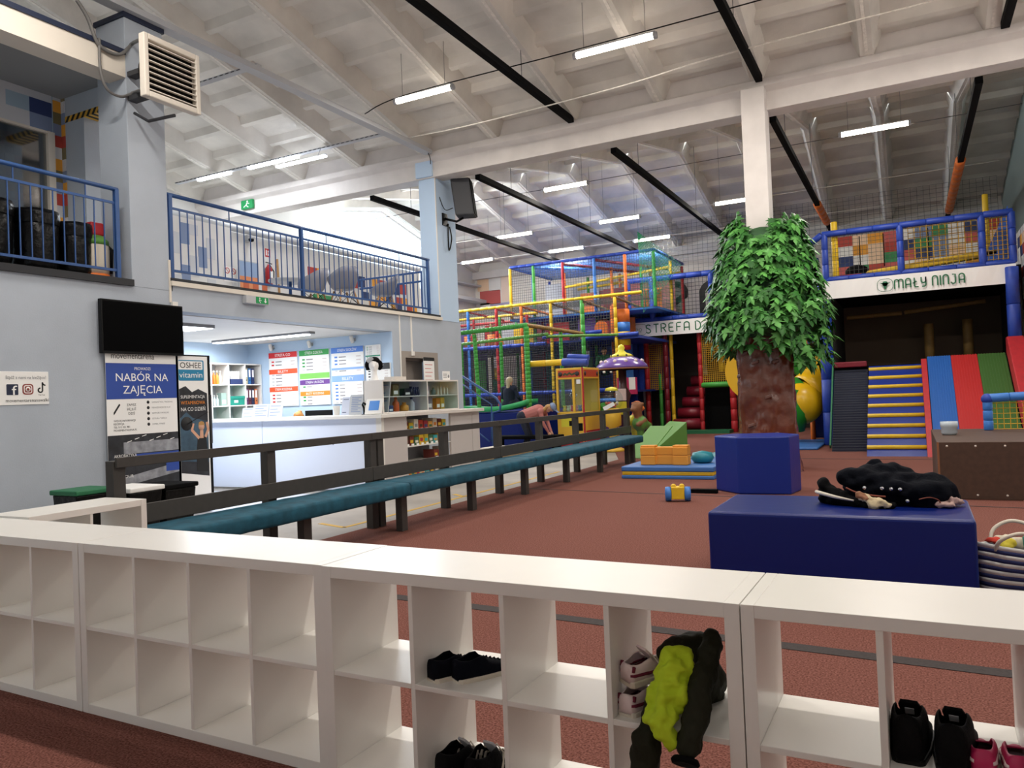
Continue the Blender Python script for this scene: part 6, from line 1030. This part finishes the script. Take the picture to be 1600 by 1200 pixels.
b.build('rib', col('#252b40', .6), o); MB().box(-1.45, -.8, 18.0, 18.15, 1.7, 1.82).build('top_pad', M['maroon'], o, .02)
b = MB(); b.bar((-1.47, 16.55, .1), (-1.47, 18.15, 1.9), .03, .1); b.build('side_rail', M['dgreen'], o)
o = thing('lane_slide', 'three-lane slide in blue, red and green beside the stairs', 'slide', (1.0, 16.7, 0)); MB().prism([(15.5, 0), (18.1, 0), (18.1, 1.78), (18.0, 1.78)], (.33, 0, 0), Y, Z, X * 1.5).build('body', M['blackm'], o)
for x0, w, m, nm in ((.335, .42, 'laneB', 'blue'), (.76, .46, 'laneR', 'red'), (1.225, .48, 'laneG', 'green')):
    b = MB().prism([(15.45, .0), (18.0, 1.8), (18.02, 1.84), (15.45, .05)], (x0, 0, 0), Y, Z, X * w); 
    for i in range(10): b.bar((x0 + w * (i + .5) / 10, 15.46, .06), (x0 + w * (i + .5) / 10, 18.0, 1.845), .014, .014)
    b.build('lane', M[m], o)
MB().prism([(15.4, .0), (18.0, 1.85), (18.0, 2.15), (17.8, 2.15), (15.3, .35), (15.3, 0)], (1.72, 0, 0), Y, Z, X * .28).build('red_side', M['red'], o, .02)
# spiral tube slide behind the tree, mats
o = thing('tube_slide', 'yellow and green spiral tube slide partly hidden by the tree', 'slide', (-2.6, 19.5, 0)); n = 34
P = [Vector((-2.5 + .62 * cos(a), 19.6 + .62 * sin(a), .75 + 2.9 * i / n)) for i in range(n + 1) for a in [-2.2 + 4.4 * pi / 2 * i / n * 1.15]]
for k in range(6): MB().tube(P[k * 6 - (1 if k else 0):k * 6 + 6], .44, 20, False).build('tube_section', M['slideG' if k % 2 == 0 else 'slideY'], o).modifiers.new('s', 'SOLIDIFY').thickness = .012
MB().ell((-2.25, 18.9, .95), (.48, .5, .5), 24, 14).build('elbow', M['slideY'], o); MB().tube([(-2.55, 18.75, .35), (-2.5, 18.7, .75), (-2.42, 18.75, 1.25)], [.36, .42, .3], 20).build('tube_mouth', M['slideG'], o)
MB().box(-2.6, -2.5, 19.0, 19.1, 0, 1.0).build('support', M['lbluepad'], o)
solo(MB().box(-3.2, -1.75, 17.0, 19.6, 0, .05), 'floor_mat', M['mblue'], 'blue mat with rounded corners below the spiral tube slide', 'mat', bevel=.03)
solo(MB().box(-2.2, -1.6, 20.1, 20.5, 0.05, .9), 'foam_block', M['navy2'], 'navy vinyl block behind the yellow tube slide', 'foam block', bevel=.03)
b = MB(); b.net((-2.1, 19.9, 1.0), (.55, 0, 0), (0, 0, 1.9), 8, 26, .008); post(o, (-2.15, 20.0, 0), (-2.15, 20.0, 3.4), 'orange', .5, .06); b.build('side_net', M['netyel'], o); rail(o, (-2.05, 19.2, 2.35), (-1.6, 18.6, 2.7), 'lbluepad', .3, .07)
solo(MB().box(-2.6, -2.0, 19.3, 19.36, 3.6, 4.2), 'board', M['slideG'], 'green plastic board behind the right side of the leafy crown', 'board', bevel=.04)
q = onZ(1118, 690, .05); b = MB().lathe([(0, 0), (.34, .01), (.38, .08), (.34, .2), (.15, .24), (0, .24)], (-2.9, 14.0, 0), 26); solo(b, 'teal_cushion', M['pacific'], 'large teal vinyl cushion at the left foot of the tree', 'cushion')
solo(MB().prism(arc(0, 0, .36, 0, 180, 12), (-3.3, 16.8, 0), X, Z, Y * .2), 'arch_block', M['slideG'], 'green arch block peeking out left of the trunk', 'foam block', bevel=.02)
solo(MB().prism(arc(0, 0, .75, 90, 270, 14), (-3.35, 19.5, 1.75), X, Z, Y * .1), 'half_disc', M['slideY'], 'yellow half disc panel left of the trunk', 'panel')
# ================================================================ machines
o = thing('claw_machine', 'yellow claw machine full of plush toys behind the fence', 'claw machine', (-6.9, 16.9, 0)); cx0, cx1, cy0, cy1 = -7.43, -6.74, 16.55, 17.6
MB().box(cx0, cx1, cy0, cy1, -.012, .95).build('cabinet', M['claw'], o, .01); MB().box(cx0, cx1, cy0, cy1, 1.72, 1.98).build('top_box', M['claw'], o, .01)
b = MB()
for x in (cx0, cx1 - .05): 
    for y in (cy0, cy1 - .05): b.box(x, x + .05, y, y + .05, .95, 1.72)
b.box(cx1 - .28, cx1 - .22, cy0, cy0 + .04, .95, 1.72); b.build('frame', M['claw'], o); MB().box(cx1 - .03, cx1 + .005, cy0 - .005, cy0 + .03, -.01, 1.98).build('red_edge', M['red'], o)
b = MB(); b.box(cx0 + .05, cx1 - .05, cy0 + .01, cy0 + .015, .95, 1.72); b.box(cx1 - .015, cx1 - .01, cy0 + .05, cy1 - .05, .95, 1.72); b.box(cx0 + .01, cx0 + .015, cy0 + .05, cy1 - .05, .95, 1.72); b.build('glass_pane', M['glass'], o); MB().box(cx0 + .05, cx1 - .05, cy1 - .03, cy1 - .02, .95, 1.72).build('back_panel', col('#e6c860'), o)
b = MB(); b.box(cx0 + .06, cx1 - .06, cy0 - .004, cy0, 1.76, 1.93); b.box(cx1, cx1 + .004, cy0 + .06, cy1 - .06, 1.76, 1.93); b.m = 1; band(b, [(.0, .02), (.05, .06), (.1, .03), (.16, .07), (.22, .03), (.3, .06)], .05, ((cx0 + cx1) / 2 - .15, cy0 - .004, 1.79), X, Z, (0, -.002, 0)); b.m = 2
for x in (cx0 + .12, cx1 - .14): b.lathe([(.055, 0), (.055, .003)], (x, cy0 - .005, 1.84), 14, (0, -1, 0))
for y in (cy0 + .14, cy1 - .14): b.lathe([(.055, 0), (.055, .003)], (cx1 + .004, y, 1.84), 14, X)
b.build('header_art', [col('#c0482a'), col('#3f4a2a'), col('#2a2224')], o)
b = MB(); b.tube([(-7.15, 16.9, 1.7), (-7.15, 16.9, 1.45)], .012, 6); b.lathe([(.05, 0), (.05, .08)], (-7.15, 16.9, 1.4), 12)
for k in range(3): a = 2 * pi * k / 3; b.tube([(-7.15, 16.9, 1.42), (-7.15 + .1 * cos(a), 16.9 + .1 * sin(a), 1.35), (-7.15 + .04 * cos(a), 16.9 + .04 * sin(a), 1.25)], .01, 5)
b.build('claw', M['chrome'], o); b = MB(); b.box(cx0 + .1, cx0 + .35, cy0 - .004, cy0, .6, .82); b.m = 1; b.box(cx0 + .3, cx0 + .42, cy0 - .006, cy0, .62, .74); b.box(cx0 + .48, cx1 - .05, cy0 - .004, cy0, .5, .68); b.m = 2; b.box(cx0 + .05, cx1 - .05, cy0 - .004, cy0, .08, .32); b.box(cx1, cx1 + .004, cy0 + .08, cy1 - .08, .15, .5); b.build('control_panel', [M['lyellow'], M['black'], M['red']], o)
MB().box(cx1 - .17, cx1 - .07, cy0 + .005, cy0 + .009, 1.6, 1.7).build('sticker', M['paper'], o)
rnd = random.Random(5)
for i in range(14):
    c, nme = (('#d8c83a', 'yellow'), ('#b9c8a8', 'pale green'), ('#c8545a', 'red'), ('#e0a0a8', 'pink'), ('#6a8ab0', 'blue'), ('#a06a3a', 'brown'), ('#e8e2d0', 'cream'))[i % 7]; x = cx0 + .14 + .1 * (i % 5); y = cy0 + .13 + .16 * (i // 5); z = .955; r = .045
    o3 = thing('plush_toy', '%s plush toy, %s in the %s row of the claw machine' % (nme, ordn[i % 5], ('front', 'middle', 'back')[i // 5]), 'plush toy', (x, y, z), 'plush toys in the claw machine'); MB().ell((x, y, z + r), (r, r * .9, r)).build('body', col(c, .9), o3); b = MB(); b.ell((x, y, z + 2.4 * r), (r * .75, r * .7, r * .7)); b.ell((x - .03, y, z + 3 * r), .015, 8, 6); b.ell((x + .03, y, z + 3 * r), .015, 8, 6); b.build('head', col(c, .9), o3)
o = thing('toy_dispenser', 'yellow toy ball dispenser with a clear globe beside the claw machine', 'dispenser', (-6.15, 17.0, 0)); c = (-6.18, 16.9, 0); MB().lathe([(.28, 0), (.24, .05), (.1, .12), (.09, .55), (.2, .6), (.2, .95), (.15, 1.0)], c, 20).build('stand', M['claw'], o); MB().ell((c[0], c[1], 1.2), .26, 20, 14).build('globe', M['glass'], o); MB().lathe([(.16, 1.4), (.13, 1.47), (.0, 1.5)], c, 18).build('cap', M['lyellow'], o)
MB().obox((c[0] + .02, c[1] - .27, 1.05), Vector((.13, 0, .06)), Vector((-.02, 0, .04)), Y * .004).build('price_tag', M['paper'], o)
for i in range(16):
    a = i * 2.4; rr = .15 * math.sqrt((i + 1) / 16); cc = ('#c83a3a', '#d8b83a', '#a8622a', '#e0d8c8', '#8a4a3a')[i % 5]
    solo(MB().ell((c[0] + rr * cos(a), c[1] + rr * sin(a), 1.06 + .03 * (i // 6)), .035, 10, 8), 'toy_ball', col(cc, .4), ('red', 'yellow', 'brown', 'cream', 'maroon')[i % 5] + ' capsule ball lying in the dispenser globe', 'ball', 'capsule balls in the globe')
o = thing('kiddie_carousel', 'small carousel ride with a violet domed roof and lemon finial', 'carousel', (-6.35, 18.4, 0)); c = (-6.42, 18.4, 0)
MB().lathe([(.75, 0), (.75, .16), (.7, .2), (0, .2)], c, 30).build('base', M['violet'], o); MB().lathe([(.14, .2), (.14, 1.1), (.2, 1.3), (.1, 1.5), (.1, 2.0)], c, 18).build('column', col('#4a2c30', .4), o)
MB().lathe([(.0, 1.93), (.6, 1.93), (.66, 1.97), (.64, 2.03), (.5, 2.16), (.3, 2.25), (.0, 2.27)], c, 32).build('roof', M['violet'], o); MB().lathe([(.655, 1.93), (.67, 1.95), (.655, 1.97)], c, 32).build('roof_rim', M['tan'], o)
b = MB()
for i in range(12): a = 2 * pi * i / 12; b.ell((c[0] + .52 * cos(a), c[1] + .52 * sin(a), 2.13), .05, 10, 6)
b.build('roof_stud', M['pinkl'], o); MB().lathe([(.3, 2.25), (.28, 2.3), (.12, 2.36), (.07, 2.42), (.09, 2.48), (.06, 2.55), (0, 2.57)], c, 20).build('finial', M['lyellow'], o)
b = MB()
for i in range(8): a = 2 * pi * i / 8; b.ell((c[0] + .26 * cos(a), c[1] + .26 * sin(a), 2.28), (.04, .04, .03), 8, 6)
b.build('finial_spot', M['ink'], o)
for a, cm, bm, nm in ((-.4, 'wedge', 'tan', 'brown animal'), (-2.2, 'violet', 'slideG', 'green animal'), (1.4, 'lyellow', 'orange', 'orange animal')):
    q = Vector((c[0] + .52 * cos(a), c[1] + .52 * sin(a), .2)); dr = Vector((-sin(a), cos(a), 0))
    melt([('e', q + Z * .38, (.2, .2, .2), 0), ('c', q + Z * .38, q + dr * .3 + Z * .3, .16, .1, 0), ('c', q + Z * .5 - dr * .05, q + Z * .72 - dr * .1, .09, .13, 1), ('e', q + Z * .78 - dr * .1, (.15, .14, .15), 1), ('e', q + Z * .73 - dr * .22, (.09, .09, .07), 1), ('e', q + Z * .86 - dr * .06 + Vector((cos(a), sin(a), 0)) * .14, .05, 1), ('e', q + Z * .86 - dr * .06 - Vector((cos(a), sin(a), 0)) * .14, .05, 1), ('c', q, q + Z * .3, .08, .1, 0), ('c', q + Z * .45 + Vector((cos(a), sin(a), 0)) * .15, q + Z * .35 - dr * .2 + Vector((cos(a), sin(a), 0)) * .1, .06, .05, 1)], .03).build('ride_seat', [M[cm], M[bm]], o)
b = MB(); b.box(c[0] - .14, c[0] + .14, c[1] - .2, c[1] - .15, 1.15, 1.45); b.m = 1; b.box(c[0] - .14, c[0] + .14, c[1] - .2, c[1] - .15, .8, 1.13); b.build('column_panel', [M['pinkl'], M['lyellow']], o, .02); MB().box(c[0] + .3, c[0] + .46, c[1] - .4, c[1] - .39, 1.42, 1.72).build('notice_card', M['paper'], o)
solo(MB().box(-6.75, -6.4, 17.9, 17.95, .98, 1.6) if False else MB().box(-7.0, -6.45, 19.6, 19.65, 1.3, 1.75), 'red_panel', M['pink'], 'pinkish red padded panel behind the carousel', 'panel')
MB()
# ================================================================ people
def person(name, label, loc, rz, J, mats, group=None, hairp=None, voxel=.011, extra=()):
    "J: joints in local metres (x right, y forward, z up); one continuous body, zones by material: 0 skin 1 top 2 trousers 3 shoes"
    o = thing(name, label, 'person', (0, 0, 0), group); v = {k: Vector(q) for k, q in J.items()}; s = J.get('s', 1) if isinstance(J.get('s', 1), (int, float)) else 1
    hd, nk, ch, pe = v['head'], v['neck'], v['chest'], v['pelvis']; up = (hd - nk).normalized(); fwd = v['face'].normalized(); rt = fwd.cross(up).normalized()
    P = [('c', pe, ch, .145, .16, 1), ('c', pe + Vector((-.08, 0, 0)), pe + Vector((.08, 0, 0)), .13, .13, 2), ('c', v['shl'], v['shr'], .075, .075, 1), ('c', ch, nk, .12, .06, 1), ('c', nk, hd - up * .02, .052, .055, 0), ('e', hd, (.075, .092, .11), 0, Matrix((rt, fwd, up)).transposed()), ('c', hd - up * .07 + fwd * .03, hd - up * .085 + fwd * .05, .05, .04, 0),
         ('c', hd + fwd * .085 + up * .005, hd + fwd * .108 - up * .025, .011, .015, 0), ('c', hd + fwd * .084 - up * .052 - rt * .02, hd + fwd * .084 - up * .052 + rt * .02, .01, .01, 0), ('e', hd + rt * .077, (.014, .02, .03), 0), ('e', hd - rt * .077, (.014, .02, .03), 0)]
    for q in 'lr':
        P += [('c', v['sh' + q], v['el' + q], .058, .045, 1), ('c', v['el' + q], v['wr' + q], .045, .03, 1), ('c', v['hi' + q], v['kn' + q], .09, .06, 2), ('c', v['kn' + q], v['an' + q], .06, .04, 2), ('c', v['an' + q] - Z * .01 - fwd * .03, v['an' + q] + Vector((v['toe'].x, v['toe'].y, -.03)), .042, .038, 3)]
        w = v['wr' + q]; hdn = (w - v['el' + q]).normalized(); sd_ = hdn.cross(fwd if abs(hdn.dot(fwd)) < .9 else up).normalized(); P.append(('c', w, w + hdn * .07, .028, .034, 0))
        for i in range(4): b0 = w + hdn * .085 + sd_ * (.027 - .018 * i); L = (.055, .07, .066, .05)[i]; P.append(('c', b0, b0 + hdn * L + fwd * .012, .0095, .008, 0))
        P.append(('c', w + hdn * .03 + sd_ * .03, w + hdn * .075 + sd_ * .06, .011, .009, 0))
    melt(P, voxel, 0, 8, 2).build('body', mats, o)
    E_ = MB()
    for k in (-1, 1): E_.ell(hd + fwd * .08 + rt * .03 * k + up * .015, .012, 10, 6)
    E_.build('eyes', M['ink'], o)
    HP = [('e', hd + up * .03 - fwd * .015, (.086, .1, .1), 0, Matrix((rt, fwd, up)).transposed())] + [(t[0], *[hd + fwd * a[0] + rt * a[1] + up * a[2] for a in t[1]], *t[2]) for t in extra]
    HP = [h for h in HP]; hm = melt(HP, voxel, .006, 30, 2)
    keep = [i for i, f in enumerate(hm.f) if not ((sum((hm.v[j] for j in f), Vector()) / len(f) - hd).dot(fwd) > .03 and (sum((hm.v[j] for j in f), Vector()) / len(f) - hd).dot(up) < .06)]
    hm.f = [hm.f[i] for i in keep]; hm.mi = [0] * len(hm.f); hm.sm = [True] * len(hm.f); hm.build('hair', hairp or M['hair'], o)
    o.location = loc; o.rotation_euler = (0, 0, rz); return o, hd, fwd, up, rt
sit = dict(pelvis=(0, 0, .5), chest=(0, .02, .82), neck=(0, .03, 1.0), head=(0, .05, 1.13), face=(0, 1, 0), shl=(-.17, .02, .93), shr=(.17, .02, .93), ell=(-.23, .1, .68), elr=(.23, .1, .68), wrl=(-.16, .32, .62), wrr=(.16, .32, .62), hil=(-.09, .03, .48), hir=(.09, .03, .48), knl=(-.1, .43, .48), knr=(.1, .43, .48), anl=(-.1, .44, .08), anr=(.1, .44, .08), toe=(0, .14, 0))
rp = onY(470, 641, 10.45); t_ = person('person', 'person with fair hair sitting behind the reception counter', (rp.x, 10.45, -.01), pi - .4, sit, [M['skin'], M['blackm'], M['jean'], M['black']], hairp=mat('ginger_hair', '#c58a4a', .6), extra=[('e', [(-.05, 0, .12)], [(.04, .04, .035), 0])])
o = thing('office_chair', 'grey office chair under the receptionist', 'chair', (rp.x, 10.5, 0)); MB().box(rp.x - .22, rp.x + .22, 10.25, 10.65, .33, .38).build('seat', M['dgrey'], o, .02); MB().tube([(rp.x, 10.45, .05), (rp.x, 10.45, .33)], .03, 10).build('pedestal', M['chrome'], o)
b = MB()
for k in range(5): a = 2 * pi * k / 5; b.bar((rp.x, 10.45, .04), (rp.x + .26 * cos(a), 10.45 + .26 * sin(a), .02), .04, .03)
b.build('foot', M['black'], o); MB().box(rp.x - .2, rp.x + .2, 10.66, 10.7, .45, .95).build('backrest', M['dgrey'], o, .02)
bend = dict(pelvis=(0, -.25, .88), chest=(0, .14, 1.0), neck=(0, .32, 1.02), head=(0, .43, 1.06), face=(0, .75, -.65), shl=(-.17, .24, .99), shr=(.17, .24, .99), ell=(-.2, .3, .72), elr=(.2, .3, .72), wrl=(-.12, .4, .5), wrr=(.12, .4, .5), hil=(-.09, -.25, .84), hir=(.09, -.25, .84), knl=(-.1, -.12, .46), knr=(.1, -.12, .46), anl=(-.1, -.24, .08), anr=(.1, -.24, .08), toe=(0, .14, 0))
o, hd, fwd, up, rt = person('person', 'person in a pink jumper and blue cap bending towards the claw machine', (-7.95, 16.3, 0), -pi / 2 + .15, bend, [M['skin'], M['pinkknit'], M['jean'], M['black']], extra=[('c', [(-.06, .03, -.02), (.0, .08, -.15)], [.05, .04, 0]), ('c', [(-.06, -.03, -.02), (.0, -.08, -.15)], [.05, .04, 0])])
b = MB(); b.lathe([(.1, .0), (.098, .05), (.07, .09), (0, .105)], hd + up * .05, 18, up); b.obox(hd + up * .055 + fwd * .13, fwd * .07, rt * .07, up * .006); c_ = b.build('cap', M['tile1'], None); c_.parent = o
kid = dict(sit); kid.update(pelvis=(0, 0, .12), chest=(0, .02, .42), neck=(0, .03, .58), head=(0, .05, .7), shl=(-.17, .02, .52), shr=(.17, .02, .52), ell=(-.25, .05, .3), elr=(.25, .05, .3), wrl=(-.2, .25, .2), wrr=(.2, .25, .2), hil=(-.09, .03, .12), hir=(.09, .03, .12), knl=(-.17, .36, .12), knr=(.17, .36, .12), anl=(-.1, .55, .09), anr=(.1, .55, .09), toe=(0, .08, .03))
o, hd, fwd, up, rt = person('person', 'person with grey-blond hair in a navy jumper sitting on the green lip, seen from behind', (-9.12, 17.35, 1.05), -.15, kid, [M['skin'], M['stripen'], M['jean'], M['sole']], hairp=M['hairg'], extra=[('c', [(-.06, 0, .02), (-.07, .02, -.16)], [.06, .045, 0])])
o, hd, fwd, up, rt = person('person', 'child with dark hair in a green top inside the play frame', (-8.05, 21.5, 1.9), pi + .5, {k: tuple(c * (.72 if k != 'face' else 1) for c in q) for k, q in kid.items()} if False else kid, [M['skin'], M['dgreen'], M['jean'], M['sole']], hairp=M['hairb'])
